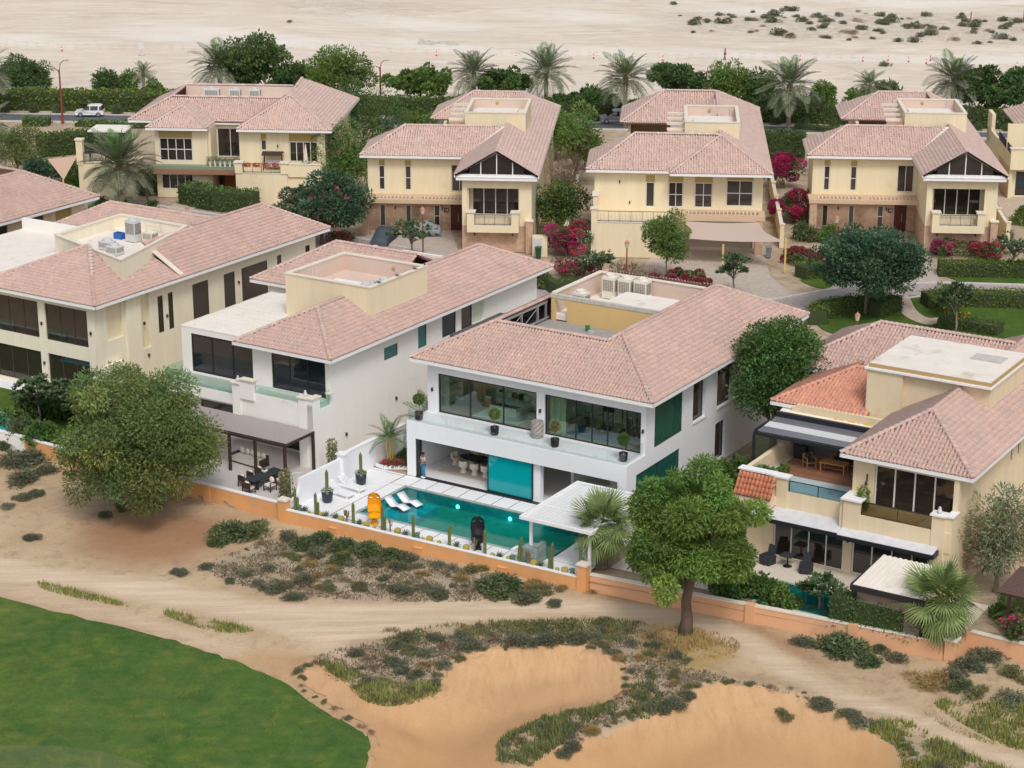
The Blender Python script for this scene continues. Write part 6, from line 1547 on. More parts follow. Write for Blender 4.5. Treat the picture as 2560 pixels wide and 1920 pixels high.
    for x in xs_[1:4]:fm_.box(x-.045,yg+.30,7.62,x+.045,yg+.36,gz(x)-.2)
    for p,q_ in (((x0+.3,gz(x0+.3)-.22),(xm,zr-.22)),((xm,zr-.22),(x1-.3,gz(x1-.3)-.22))):fm_.extrude([(p[0],yg+.29,p[1]),(q_[0],yg+.29,q_[1]),(q_[0],yg+.29,q_[1]+.12),(p[0],yg+.29,p[1]+.12)],(0,.08,0))
    part("gable_frame",fm_,m_trim,h)
    vr=MB()
    for p,q_ in (((x0,7.5),(xm,zr)),((xm,zr),(x1,7.5))):
        k=13
        for i in range(k):
            t0,t1=i/k,(i+.93)/k
            A=(p[0]+(q_[0]-p[0])*t0,p[1]+(q_[1]-p[1])*t0);B_=(p[0]+(q_[0]-p[0])*t1,p[1]+(q_[1]-p[1])*t1)
            vr.extrude([(A[0],yg-.02,A[1]-.1),(B_[0],yg-.02,B_[1]-.1),(B_[0],yg-.02,B_[1]+.1),(A[0],yg-.02,A[1]+.1)],(0,.1,0))
    part("verge_tiles",vr,m_tileR,h,kind="stuff")
    planes=[[(x1,yg,ez),(x1,221.3,ez),(xm,217.3,zr),(xm,yg,zr)],[(x0,193.6,ez),(x0,yg,ez),(xm,yg,zr),(xm,197.5,zr)],
              [(-30.2,193.6,ez),(x0,193.6,ez),(xm,197.55,zr),(-26.25,197.55,zr)],[(-30.2,201.5,ez),(-30.2,193.6,ez),(-26.25,197.55,zr)],[(-19,201.5,ez),(-30.2,201.5,ez),(-26.25,197.55,zr),(-17,197.55,zr)],
              [(-25.5,213.0,ez),(xm,213.0,ez),(xm,217.3,zr),(-21.3,217.3,zr)],[(x1,221.3,ez),(-25.5,221.3,ez),(-21.3,217.3,zr),(xm,217.3,zr)],[(-25.5,221.3,ez),(-25.5,213.0,ez),(-21.3,217.3,zr)],[(x0,213,ez),(x0,201,ez),(xm,201,zr),(xm,213,zr)]]
    ridges=[((xm,yg,zr),(xm,199,zr)),((-30.2,193.6,ez),(-26.25,197.55,zr)),((-26.25,197.55,zr),(-17.8,197.55,zr)),((xm,207.2,zr),(xm,217.3,zr)),((-21.3,217.3,zr),(xm,217.3,zr)),((-25.5,213.0,ez),(-21.3,217.3,zr)),((x1,221.3,ez),(xm,217.3,zr))]
    tiled_roof(h,fr,planes,ridges,prof=PROF2,tm=m_tileP)
    part("valley_mortar",MB().extrude([(x0+.2,193.7,7.72),(x0+.5,193.5,7.74),(xm-.1,197.3,9.88),(xm-.4,197.5,9.86)],(0,0,.07)),m_mortar,h)
    fascia(h,[(-30.2,201.5),(-30.2,193.6),(x0,193.6)],ez);fascia(h,[(x0,193.5),(x0,yg)],ez);fascia(h,[(x1,yg),(x1,221.3)],ez)
    soffit(h,x0+.06,yg+.06,x1-.06,221,ez-.2);soffit(h,-30.1,193.7,x0+.05,201.4,ez-.21)
    roof_well(h,-20.4,199.1,-14.3,207.1,7.5,10.9,9.9,m_butter,m_pinkwall,m_cap)
    part("vent_light",MB().ball((-17.8,206.85,10.55),.18,.06,.18,10,5),m_ochre,h)
    part("downpipe",MB().tube([(-15.3,206.8,9.9),(-15.3,206.8,10.8)],.06,6),m_acgrey,h)
    part("white_roof_slab",MB().box(-19.6,200.5,9.9,-15.4,204.5,10.45),m_flat,h)
    sc_=MB();sc_.box(-22.1,199.6,7.5,-20.42,200.4,9.9);part("stone_chimney",sc_,m_stone,h)
    for i in range(4):part("chimney_slat",MB().box(-22.15,200.3+i*1.5,9.9+.22*i,-20.42,200.75+i*1.5,10.1+.22*i),m_cap,h)
    return h
m_tileP=mat("pale_clay_roof_tile",(.60,.45,.395),.8,var=.08,vscale=.8,tint=True,spec=.2)
gable_villa(KF,"12","cream gable-fronted villa number 12 with stone base, behind the off-white villa","gable_villa")
KG=Frame(4.5,43.8,3.2)
gable_villa(KG,"10","cream gable-fronted villa number 10 with stone base at the upper right","gable_villa")
# villa with the shade sail
vF=thing("sail_villa","cream villa with a beige shade sail over its driveway","villa",KF,1,195,0)
ez=7.6;v0=189.4
w=MB()
wins=[(-2.1,-1.25,3.9,6.3,1,1),(0.06,1.46,3.92,6.34,2,2),(2.55,4.24,3.92,6.32,2,2),(5.56,8.08,4.1,6.6,2,2)]
wall(w,'x',v0,.3,-7.0,9.0,3.4,7.45,[(a,b,z0_,7.0) for a,b,z0_,_,_,_ in wins])
wall(w,'x',v0,.3,-7.0,9.0,0,3.4,[(1.6,8.2,0,2.9)])
wall(w,'y',-7.0,.3,v0+.3,197,0,7.45);wall(w,'y',-4.4,.3,213.4,220,0,7.45);w.box(.9,197,0,1.2,213.4,7.4);wall(w,'y',9.0,-.3,v0+.3,220,0,7.45);wall(w,'x',220,.3,-4.4,9,0,7.45)
w.box(-7.1,185.0,0,.2,v0-.001,3.35);w.box(-7.1,185.0,3.35,-6.5,185.6,4.6);w.box(-7.1,185.6,3.35,-6.9,v0-.001,3.6);w.box(.0,185,3.35,.2,185.25,3.9)
w.box(-7.05,187.5,3.36,-6.6,v0-.002,5.3)
part("wall",w,m_butter,vF)
part("stone_pillar",MB().box(8.3,186.9,0,9.05,187.6,3.3),m_stone,vF)
for bb in ((-7.2,184.9,4.602,-6.4,185.7,4.72),(-6.48,184.95,3.352,.2,185.3,3.42),(-7.15,187.4,5.302,-6.5,v0-.003,5.4)):part("coping",MB().box(*bb),m_cap,vF)
railing(vF,'x',185.12,-6.5,0.0,3.42,4.45,.13)
for a,b,z0_,z1_,c_,r in wins:window(vF,'x',v0,a+.01,b-.01,z0_,z1_,c_,r,m_frameW,m_glassW,fw=.07,inset=.1)
pn=MB()
for a,b,z0_,z1_,*_ in wins:pn.box(a+.01,v0+.06,z1_,b-.01,v0+.1,6.98)
part("recess_panel",pn,m_ochre,vF)
cn=MB();cn.box(.8,186.9,3.2,9.2,187.2,3.75);cn.box(.8,187.2,3.5,9.2,187.7,3.72);cn.box(.8,188.9,3.5,9.2,v0-.003,3.72);cn.box(.8,187.7,3.5,1.8,188.9,3.72);cn.box(8.6,187.7,3.5,9.2,188.9,3.72)
part("canopy",cn,m_fasciaC,vF)
for i in range(18):part("canopy_slat",MB().box(1.95+i*.37,187.7,3.52,2.05+i*.37,188.9,3.7),m_cap,vF)
part("garage_recess",MB().box(1.62,v0+.15,0,8.18,v0+.25,2.88),mat("taupe_garage_door",(.42,.35,.28),.7),vF)
for x,z in ((-4.6,6.2),(-3.6,4.2)):sconce(vF,'x',v0,x,z,m=m_frameB)
planes=[[(-7.75,188.6,ez),(.6,188.6,ez),(4.9,193.2,10.25),(-3.3,193.2,10.25)],[(.2,187.5,ez),(9.75,187.5,ez),(4.95,192.8,10.25)],[(9.75,187.5,ez),(9.75,222,ez),(4.95,217.3,10.25),(4.95,192.8,10.25)],
          [(.2,190,ez),(.2,187.5,ez),(4.95,192.8,10.25),(2.5,192.7,8.9)],[(-7.75,197.8,ez),(-7.75,188.6,ez),(-3.3,193.2,10.25)],[(4.9,197.8,ez),(-7.75,197.8,ez),(-3.3,193.2,10.25),(4.9,193.2,10.25)],[(-5.2,212.6,ez),(4.95,212.6,ez),(4.95,217.3,10.25),(-.6,217.3,10.25)],[(-5.2,222,ez),(-5.2,212.6,ez),(-.6,217.3,10.25)],[(9.75,222,ez),(-5.2,222,ez),(-.6,217.3,10.25),(4.95,217.3,10.25)],[(.2,213,ez),(.2,197,ez),(4.95,197,10.25),(4.95,213,10.25)]]
ridges=[((-7.75,188.6,ez),(-3.3,193.2,10.25)),((-3.3,193.2,10.25),(4.9,193.0,10.25)),((.2,187.5,ez),(4.95,192.8,10.25)),((9.75,187.5,ez),(4.95,192.8,10.25)),((4.95,192.8,10.25),(4.95,195.3,10.25)),((4.95,204.2,10.25),(4.95,217.3,10.25)),((-.6,217.3,10.25),(4.95,217.3,10.25)),((-5.2,212.6,ez),(-.6,217.3,10.25)),((9.75,222,ez),(4.95,217.3,10.25))]
tiled_roof(vF,KF,planes,ridges,prof=PROF2,tm=m_tileP)
fascia(vF,[(-7.75,197.8),(-7.75,188.6),(.2,188.6)],ez);fascia(vF,[(.2,188.5),(.2,187.5),(9.75,187.5),(9.75,222)],ez)
soffit(vF,-7.7,188.7,9.7,197.7,ez-.2);soffit(vF,.26,187.56,9.69,188.69,ez-.21)
roof_well(vF,1.5,195.2,6.8,204.2,7.6,11.0,10.0,m_butter,m_pinkwall,m_cap)
part("stone_chimney",MB().box(-.2,195.6,7.6,1.48,196.4,10.0),m_stone,vF)
for i in range(4):part("chimney_slat",MB().box(-.25,196.2+i*1.7,10.0+.2*i,1.48,196.7+i*1.7,10.2+.2*i),m_cap,vF)
part("vent_light",MB().ball((4.0,203.9,10.6),.18,.06,.18,10,5),m_ochre,vF);part("white_roof_slab",MB().box(2.4,197,10.0,5.9,201.5,10.5),m_flat,vF)
part("downpipe",MB().tube([(6.1,203.9,10),(6.1,203.9,10.9)],.06,6),m_acgrey,vF)
sail=thing("shade_sail","beige tensioned shade sail over the driveway on yellow posts","shade sail",KF,5,184)
A_,B_,C_,D_=[Vector(p) for p in ((1.3,187.0,3.15),(8.7,187.0,3.15),(10.75,180.7,2.9),(1.9,182.6,2.55))]
nn=14;V=[];
for j in range(nn+1):
    for i in range(nn+1):
        s,t=i/nn,j/nn
        p=(A_*(1-s)+B_*s)*(1-t)+(D_*(1-s)+C_*s)*t
        c=(A_+B_+C_+D_)/4
        p=p+(c-p)*(.16*(4*s*(1-s)*(abs(2*t-1)**3)+4*t*(1-t)*(abs(2*s-1)**3)))
        p.z -=.28*4*s*(1-s)*t
        V.append(p)
mbs=MB();mbs.add(V,[(j*(nn+1)+i,j*(nn+1)+i+1,(j+1)*(nn+1)+i+1,(j+1)*(nn+1)+i) for j in range(nn) for i in range(nn)])
part("cloth",mbs,mat("beige_sail_cloth",(.62,.50,.42),.9,trans=.2),sail,smooth=True)
m_post=mat("mustard_post_paint",(.66,.50,.16),.6)
part("post",MB().cbox(10.85,180.5,0,.16,.16,3.3),m_post,sail);part("post",MB().cbox(5.2,181.2,0,.16,.16,2.4),m_post,sail)
# villa number 13 at the upper left
vJ=thing("terrace_villa","cream villa number 13 with orange doors and flowered terrace at the upper left","villa",KF,-45,212,0)
ez=7.6
w=MB()
wall(w,'x',206.6,.3,-54.0,-48.4,3.6,7.45,[(-53.55,-50.0,3.95,7.1)]);wall(w,'x',206.6,.3,-54.0,-48.4,0,3.55,[(-53.5,-50.1,.9,3.3)])
wall(w,'x',209.8,.3,-48.1,-45.2,3.6,7.2,[(-48.05,-45.25,3.8,6.9)]);wall(w,'y',-48.4,.3,206.9,209.8,0,7.45)
wall(w,'x',206.6,.3,-45.0,-35.9,0,7.45,[(-42.7,-42.1,5.2,7.0),(-39.7,-36.7,4.05,7.0),(-41.6,-39.0,.2,2.4)])
wall(w,'y',-45.0,.3,206.9,209.8,0,7.45);wall(w,'y',-35.9,-.3,206.9,224,0,7.45,[(208,210,3.6,6.6)]);wall(w,'y',-54.0,.3,206.9,224,0,7.45);wall(w,'x',224,.3,-54,-36,0,7.45)
wall(w,'x',209.8,.3,-48.1,-45.3,0,3.55,[(-48.1,-45.3,.02,2.7)])
w.box(-44.95,204.0,0,-39.5,206.59,3.3);w.box(-45.0,203.9,3.3,-44.2,204.7,4.4);w.box(-40.2,203.9,3.3,-39.4,204.7,4.4);w.box(-39.4,203.95,3.0,-36.0,204.15,4.3);w.box(-39.49,204.15,0,-36.0,206.59,3.29)
part("wall",w,m_butter,vJ)
part("balcony_slab",MB().box(-54.1,205.6,3.3,-45.02,206.59,3.6).box(-48.38,206.9,3.3,-45.05,209.79,3.6),mat("green_edged_slab",(.22,.28,.20),.7),vJ)
part("balcony_band",MB().box(-54.1,205.5,2.75,-45.02,205.62,3.3),mat("brown_band",(.30,.16,.10),.7),vJ)
part("coping",MB().box(-45.1,203.8,4.402,-44.1,204.8,4.52).box(-40.3,203.8,4.402,-39.3,204.8,4.52).box(-39.29,203.9,4.302,-35.9,204.2,4.4).box(-44.09,203.95,3.302,-40.31,204.3,3.37),m_cap,vJ)
railing(vJ,'x',204.1,-44.15,-40.25,3.37,4.35);railing(vJ,'x',206.1,-48.4,-45.05,3.6,4.55)
pn=MB().box(-53.53,206.7,6.4,-50.02,206.75,7.08).box(-53.48,206.7,2.5,-50.12,206.75,3.28).box(-42.68,206.7,6.35,-42.12,206.75,6.98).box(-39.68,206.7,6.2,-36.72,206.75,6.98).box(-41.58,206.7,1.9,-39.02,206.75,2.38)
part("recess_panel",pn,m_ochre,vJ)
window(vJ,'x',206.6,-53.53,-50.02,3.97,6.38,4,2,m_frameW,m_glassD,fw=.08,inset=.1)
window(vJ,'x',206.6,-53.48,-50.12,.92,2.5,4,1,m_frameW,m_glassD,fw=.08,inset=.1)
window(vJ,'x',209.8,-48.04,-45.26,3.82,6.88,2,1,m_frameW,m_glassD,fw=.07,inset=.1)
window(vJ,'x',206.6,-42.68,-42.12,5.22,6.35,1,1,m_frameW,m_glassW,fw=.07,inset=.1)
window(vJ,'x',206.6,-39.68,-36.72,4.07,6.2,4,1,m_frameW,m_glassD,fw=.08,inset=.1)
window(vJ,'x',206.6,-41.58,-39.02,.22,1.9,2,1,m_frameW,m_glassD,fw=.08,inset=.1)
window(vJ,'y',-35.9,208.02,209.98,3.62,6.58,2,1,m_frameW,m_glassW,fw=.07,inset=.1,out=1)
dr=part("door",MB().box(-47.4,209.86,.03,-46.0,209.92,2.68).box(-48.08,209.84,.03,-47.98,209.94,2.68).box(-45.42,209.84,.03,-45.32,209.94,2.68).box(-48.08,209.83,2.55,-45.32,209.95,2.69),m_woodD,vJ)
part("pane",MB().box(-47.97,209.88,.2,-47.42,209.9,2.5).box(-45.98,209.88,.2,-45.43,209.9,2.5),m_glassD,dr)
pq=part("number_plate",MB().box(-49.55,206.54,1.1,-49.05,206.6,1.5),m_black,vJ);letters(pq,"13",.34,m_trim,(-49.3-vJ["ou"],206.53-vJ["ov"],1.3),(R(90),0,0))
part("awning_cassette",MB().box(-43.2,206.3,7.1,-38.4,206.59,7.3),m_cap,vJ)
for x,z in ((-49.0,2.6),(-40.9,5.6)):sconce(vJ,'x',206.6,x,z)
planes=[[(-54.7,205.8,ez),(-48.2,205.8,ez),(-51.45,209.0,9.4)],[(-48.2,205.8,ez),(-48.2,209.5,ez),(-51.45,212,9.4),(-51.45,209.0,9.4)],[(-57.6,209.9,ez),(-44.9,209.9,ez),(-41.4,212.4,9.75),(-53.4,212.4,9.75)],
          [(-45.0,205.65,ez),(-35.05,205.65,ez),(-40.3,211.0,10.3)],[(-35.05,205.65,ez),(-35.05,225,ez),(-40.6,220.3,10.6),(-40.3,211.0,10.3)],[(-45.0,212,ez),(-45.0,205.65,ez),(-40.3,211.0,10.3),(-41.2,213,10.0)],
          [(-57.6,224,ez),(-57.6,209.9,ez),(-53.4,212.4,9.75),(-53.4,218.9,9.75)],[(-54.7,211,ez),(-54.7,205.8,ez),(-51.45,209.0,9.4),(-51.45,213,9.4)],[(-35.05,225,ez),(-57.6,225,ez),(-53.5,219.5,9.75),(-41,219.5,9.75)]]
ridges=[((-54.7,205.8,ez),(-51.45,209.0,9.4)),((-48.2,205.8,ez),(-51.45,209.0,9.4)),((-51.45,209.0,9.4),(-51.45,211.8,9.4)),((-53.4,212.4,9.75),(-41.4,212.4,9.75)),((-45.0,205.65,ez),(-40.3,211.0,10.3)),((-35.05,205.65,ez),(-40.3,211.0,10.3)),((-40.3,211.0,10.3),(-40.6,220.3,10.6)),((-53.6,219.2,9.85),(-41.4,219.2,9.85)),((-53.4,212.4,9.75),(-53.5,219.5,9.75)),((-57.6,209.9,ez),(-53.4,212.4,9.75))]
tiled_roof(vJ,KF,planes,ridges,prof=PROF2,tm=m_tileP)
fascia(vJ,[(-54.7,209.8),(-54.7,205.8),(-48.2,205.8),(-48.2,209.5)],ez);fascia(vJ,[(-45.0,209.8),(-45.0,205.65),(-35.05,205.65),(-35.05,225)],ez);fascia(vJ,[(-57.6,224),(-57.6,209.9),(-54.8,209.9)],ez)
soffit(vJ,-54.6,205.9,-48.3,224,ez-.2);soffit(vJ,-44.9,205.75,-35.15,224.9,ez-.205);soffit(vJ,-48.15,209.4,-45.05,224,ez-.21)
part("roof_deck",MB().box(-53,212.7,8.2,-41.2,219.0,8.6),m_flat,vJ);part("parapet_lining",MB().box(-53.4,218.95,8.6,-41.3,219.1,9.8),m_pinkwall,vJ)
for i,u in enumerate((-50.2,-47.6,-45.4)):ac_unit(KF,u,217.6,8.6,["left of the three","middle of the three","right of the three"][i]+" pale air conditioners sunk in villa 13's roof",1.7 if i==0 else 1.2,.8,1.15,m_acgrey)
sc=thing("side_terrace","cream pillared side terrace with railing beside villa 13","terrace",KF,-60,208)
part("wall",MB().box(-62.4,206.5,0,-56.5,211,3.4).box(-62.5,206.4,3.4,-61.8,207.1,6.0),m_butter,sc);part("coping",MB().box(-62.6,206.3,6.0,-61.7,207.2,6.15),m_cap,sc);railing(sc,'x',206.6,-61.8,-57,3.45,4.7)
part("canopy",MB().box(-61.6,208,6.6,-57.5,211.5,6.75),m_flat,sc);
for x in (-61.5,-57.6):part("post",MB().cbox(x,208.1,3.4,.15,.15,3.2),m_frameD,sc)
sl2=thing("shade_sail","small sand-coloured shade sail at the left beside the side terrace","shade sail",KF,-64,204)
part("cloth",MB().add([(-66.0,207.6,3.7),(-62.5,206.8,4.3),(-63.0,203.0,2.5)],[(0,1,2)]),mat("sand_sail_cloth",(.66,.46,.34),.9,trans=.2),sl2)
part("post",MB().cbox(-63.0,202.9,0,.14,.14,2.6),m_post,sl2)
# villa at the right edge
vR=thing("corner_villa","cream villa with white-railed balcony cut off by the right edge","villa",KF,42,216,0)
w=MB();w.box(35.9,212.6,3.2,50,213.0,4.6);wall(w,'y',35.9,.3,213.0,230,0,4.6);w.box(35.85,212.5,3.2,37.2,213.1,5.4);w.box(35.9,216,4.6,50,216.3,7.4);w.box(35.9,227,3,36.3,230,6.4)
wall(w,'x',213.6,.3,36.2,50,0,3.2,[(36.6,43,.1,2.9)])
part("wall",w,m_butter,vR);part("coping",MB().box(35.75,212.4,5.402,37.3,213.2,5.5),m_cap,vR);railing(vR,'x',212.7,37.2,46,4.6,5.5);railing(vR,'y',36.0,213.1,222,4.6,5.5)
window(vR,'x',213.6,36.62,42.98,.12,2.88,3,1,m_frameW,m_glassD,fw=.09,inset=.1)
part("stone_plinth",MB().box(35.84,213.6,0,35.89,220,3.2),m_stone,vR)
tiled_roof(vR,KF,[[(37.5,217,6.4),(37.5,230,6.4),(42,230,8.6),(42,221,8.6)][::-1] and [(37.5,230,6.4),(37.5,217,6.4),(42,221,8.6),(42,226,8.6)],[(37.5,217,6.4),(52,217,6.4),(52,221,8.6),(42,221,8.6)]],[((37.5,217,6.4),(42,221,8.6))],prof=PROF2,tm=m_tileP)
struct("stone_patio",MB().box(34.5,202.5,-.02,50,213.5,.005),m_walk,KF)
pr_=thing("swimming_pool","turquoise pool corner at the right edge of the upper row","pool",KF,40,206)
part("basin",MB().box(36.5,203.5,-.01,46,209.4,.02),mat("blue_pool_tile",(.03,.30,.36),.4),pr_);part("water",MB().quad((36.6,203.6,.04),(46,203.6,.04),(46,209.3,.04),(36.6,209.3,.04)),glass("blue_pool_water",(.3,.8,.85),1.),pr_)
# stepped garden walls beside the back row
def garden_wall(fr,x,ya,yb,z,lb,m=None,steps=True):
    t=thing("garden_wall",lb,"wall",fr,x,ya,0)
    n=4
    for i in range(n):
        a,b=ya+(yb-ya)*i/n,ya+(yb-ya)*(i+1)/n
        part("wall",MB().box(x-.12,a,0,x+.12,b-.02,z),m or m_yellow,t);part("coping",MB().box(x-.18,a,z,x+.18,b-.02,z+.08),m_cap,t);part("pier",MB().box(x-.2,a-.2,0,x+.2,a+.2,z+.25).box(x-.25,a-.25,z+.25,x+.25,a+.25,z+.35),m or m_yellow,t)
    return t
garden_wall(KF,11.0,190,215,2.0,"sandy garden wall with piers beside the shade sail villa")
garden_wall(KG,-11.2,188.5,212,2.2,"sandy stepped garden wall right of villa number 10")
garden_wall(KF,-9.6,188,212,2.0,"sandy garden wall between villa 12 and the sail villa")
gt=thing("metal_gate","brown slatted metal gate beside villa number 12","gate",KF,-11.1,188)
for i in range(10):part("bar",MB().box(-12.3+i*.26,188,.05,-12.12+i*.26,188.05,2.0),mat("olive_gate_paint",(.12,.10,.05),.6),gt)
part("frame",MB().box(-12.4,187.98,0,-12.3,188.08,2.1).box(-9.75,187.98,0,-9.65,188.08,2.1).box(-12.3,187.98,2.0,-9.75,188.08,2.1),m_frameB,gt)
ub=thing("utility_cabinet","cream meter cabinet with grey panel beside villa 12","cabinet",KF,-12.0,184.9)
part("body",MB().box(-12.6,184.6,0,-11.2,185.2,2.0),m_butter,ub);part("panel",MB().box(-12.5,184.55,.9,-11.7,184.6,1.8),m_acgrey,ub)
def wheelie(fr,u,v,label,m,z=0):
    t=thing("wheeled_bin",label,"bin",fr,u,v,z,0,"wheeled bins")
    part("body",MB().rings([[(-a,-b,h_),(a,-b,h_),(a,b,h_),(-a,b,h_)] for a,b,h_ in ((.22,.25,.05),(.24,.28,.5),(.28,.34,1.0))]),m,t,local=True)
    part("lid",MB().rings([[(-a,-b,h_),(a,-b,h_),(a,b,h_),(-a,b,h_)] for a,b,h_ in ((.3,.37,1.0),(.3,.37,1.05),(.24,.3,1.1))]),m,t,local=True)
    for sx in (-.2,.2):part("wheel",MB().tube([(sx-.03,.28,.1),(sx+.03,.28,.1)],.1,10),m_black,t,local=True)
wheelie(KF,-12.0,184.1,"dark green wheeled bin in front of the meter cabinet",mat("green_bin",(.02,.07,.04),.5))
wheelie(KF,9.6,186.0,"grey wheeled bin beside the sail villa's stone pillar",mat("grey_bin",(.18,.21,.25),.5))
# ------------------------------------------------------------------ plants
def unit(n):
    v=RNG.normal(size=(n,3));return v/np.linalg.norm(v,axis=1)[:,None]
def leaf_quads(p,d,w,Ls,Ws):
    """rhombic leaves: base p, axis d, side w"""
    a=p;b=p+d*Ls[:,None]*.5+w*Ws[:,None]*.5;c=p+d*Ls[:,None];e=p+d*Ls[:,None]*.5-w*Ws[:,None]*.5
    V=np.stack([a,b,c,e],1).reshape(-1,3)
    Fq=np.arange(len(p)*4).reshape(-1,4)
    return V,Fq
def cloud(cl,n,L_,W_,droop=.0,shell=.5,jitter=.5,clump_var=.16,leaf_var=.12,hue=.06,flatten=None):
    """leaves on a set of clumps (x,y,z,rx,ry,rz)"""
    cl=np.asarray(cl,float)
    vol=(cl[:,3]*cl[:,4]*cl[:,5])**(2/3);k=RNG.choice(len(cl),n,p=vol/vol.sum())
    u=unit(n);r=shell+(1-shell)*RNG.random(n)**.6
    p=cl[k,:3]+u*cl[k,3:6]*r[:,None]
    d=u+RNG.normal(0,jitter,(n,3));d[:,2] -=droop;d /= np.linalg.norm(d,axis=1)[:,None]
    w=np.cross(d,unit(n));w /= np.linalg.norm(w,axis=1)[:,None]+1e-9
    if flatten is not None:  # leaves held flat
        w=np.cross(d,np.tile((0,0,1.),(n,1))+RNG.normal(0,flatten,(n,3)));w /= np.linalg.norm(w,axis=1)[:,None]+1e-9
    s=RNG.uniform(.7,1.3,n)
    V,Fq=leaf_quads(p,d,w,L_*s,W_*s)
    ct=1+RNG.normal(0,clump_var,len(cl));ch=RNG.normal(0,hue,len(cl))
    lt=ct[k]*(1+RNG.normal(0,leaf_var,n));h=ch[k]+RNG.normal(0,hue*.7,n)
    tint=np.clip(np.stack([lt*(1+h*1.6),lt,lt*(1-h*.8)],1),.35,2.2)
    return V,Fq,tint
def ell_clumps(rx,ry,rz,n,cr,zc,bottom=-.55,surf=.45,seed=None,top_flat=1.0):
    out=[]
    while len(out)<n:
        v=unit(1)[0]*(RNG.random()**surf)
        if v[2]<bottom:continue
        c=cr*RNG.uniform(.65,1.35)
        out.append((v[0]*(rx-c*.7),v[1]*(ry-c*.7),zc+v[2]*top_flat*(rz-c*.6),c,c,c*RNG.uniform(.65,.95)))
    return out
def leafmat(name,col,var=.10,trans=.22,rough=.6):return mat(name,col,rough,var=var,vscale=.8,tint=True,trans=trans,spec=.25)
m_bark=mat("rough_bark",(.15,.105,.075),.95,var=.3,vscale=3,bump=.8,bscale=9,stretch=(1,1,.3))
m_barkg=mat("grey_bark",(.26,.22,.18),.95,var=.25,vscale=3,bump=.5,bscale=10)
L_ghaf=leafmat("olive_thorn_leaf",(.150,.195,.060));L_ghaf2=leafmat("fresh_thorn_leaf",(.160,.250,.052));L_fic=leafmat("glossy_ficus_leaf",(.092,.172,.045),rough=.45)
L_blue=leafmat("bluish_pinnate_leaf",(.066,.130,.066));L_dark=leafmat("dark_green_leaf",(.084,.148,.045));L_mid=leafmat("mid_green_leaf",(.128,.208,.048))
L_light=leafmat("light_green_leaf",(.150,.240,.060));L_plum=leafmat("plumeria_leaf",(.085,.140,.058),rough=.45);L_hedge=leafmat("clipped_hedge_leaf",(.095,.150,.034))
L_hedgeY=leafmat("yellowish_hedge_leaf",(.145,.200,.036));L_grey=leafmat("grey_green_leaf",(.185,.195,.125),rough=.8);L_oliv=leafmat("olive_scrub_leaf",(.205,.205,.090),rough=.8);L_scrub=leafmat("dark_scrub_leaf",(.150,.160,.098),rough=.8)  # first hedge leaf here is a lighter, yellower green
L_straw=leafmat("straw",(.40,.29,.12),rough=.9);L_brown=leafmat("dry_brown_twig",(.24,.17,.11),rough=.9);L_varieg=leafmat("variegated_leaf",(.25,.27,.15))
L_pink=leafmat("magenta_bract",(.52,.03,.17),trans=.35);L_red=leafmat("crimson_bract",(.45,.04,.10),trans=.35);L_yel=leafmat("yellow_flower",(.62,.44,.03),trans=.3);L_wht=leafmat("white_flower",(.72,.70,.60),trans=.3);L_org=leafmat("orange_fruit",(.65,.20,.02))
L_date=leafmat("date_palm_leaflet",(.225,.250,.165),rough=.5);L_dateg=leafmat("young_palm_leaflet",(.140,.230,.090),rough=.5);L_fan=leafmat("fan_palm_leaf",(.215,.290,.105),rough=.45);L_fandry=leafmat("dry_palm_leaf",(.36,.26,.13));L_banana=leafmat("banana_leaf",(.10,.19,.05))
m_palmtrunk=mat("palm_trunk",(.20,.155,.11),.95,var=.3,vscale=5,bump=.9,bscale=8,stretch=(1,1,2))
def foliage_part(name,parent,clumps,n,L_,W_,m,**kw):
    V,Fq,t=cloud(clumps,n,L_,W_,**kw)
    o=link(name,np_mesh(name,V,Fq,m,t),parent);return o
def height_at(p,pytop):
    lo,hi=-2.,40.
    c,s=math.cos(PITCH),math.sin(PITCH)
    for _ in range(50):
        m_=(lo+hi)/2;q=(p.x,p.y,m_-CAM_H);f=q[1]*c-q[2]*s;u=q[1]*s+q[2]*c
        if 960-FPX*u/f>pytop:lo=m_
        else:hi=m_
    return m_-p.z
def pxm(p,wpx):return wpx*math.hypot(p.y,CAM_H)/FPX
TREES=[]
def limbs(parent,trunk_pts,trunk_r,clumps,nl,m,start=.75):
    mb=MB().tube(trunk_pts,trunk_r,9)
    top=Vector(trunk_pts[-1]);st_=Vector(trunk_pts[-2])
    idx=RNG.choice(len(clumps),min(nl,len(clumps)),replace=False)
    for i in idx:
        c=Vector(clumps[i][:3]);a=st_.lerp(top,random.random());mid=a.lerp(c,.5)+Vector((random.uniform(-.2,.2),random.uniform(-.2,.2),.25))
        r_=trunk_r[-1]*random.uniform(.5,.8)
        mb.tube([a,mid,c],[r_,r_*.6,r_*.22],6)
    return part("trunk",mb,m,parent,local=True,smooth=True)
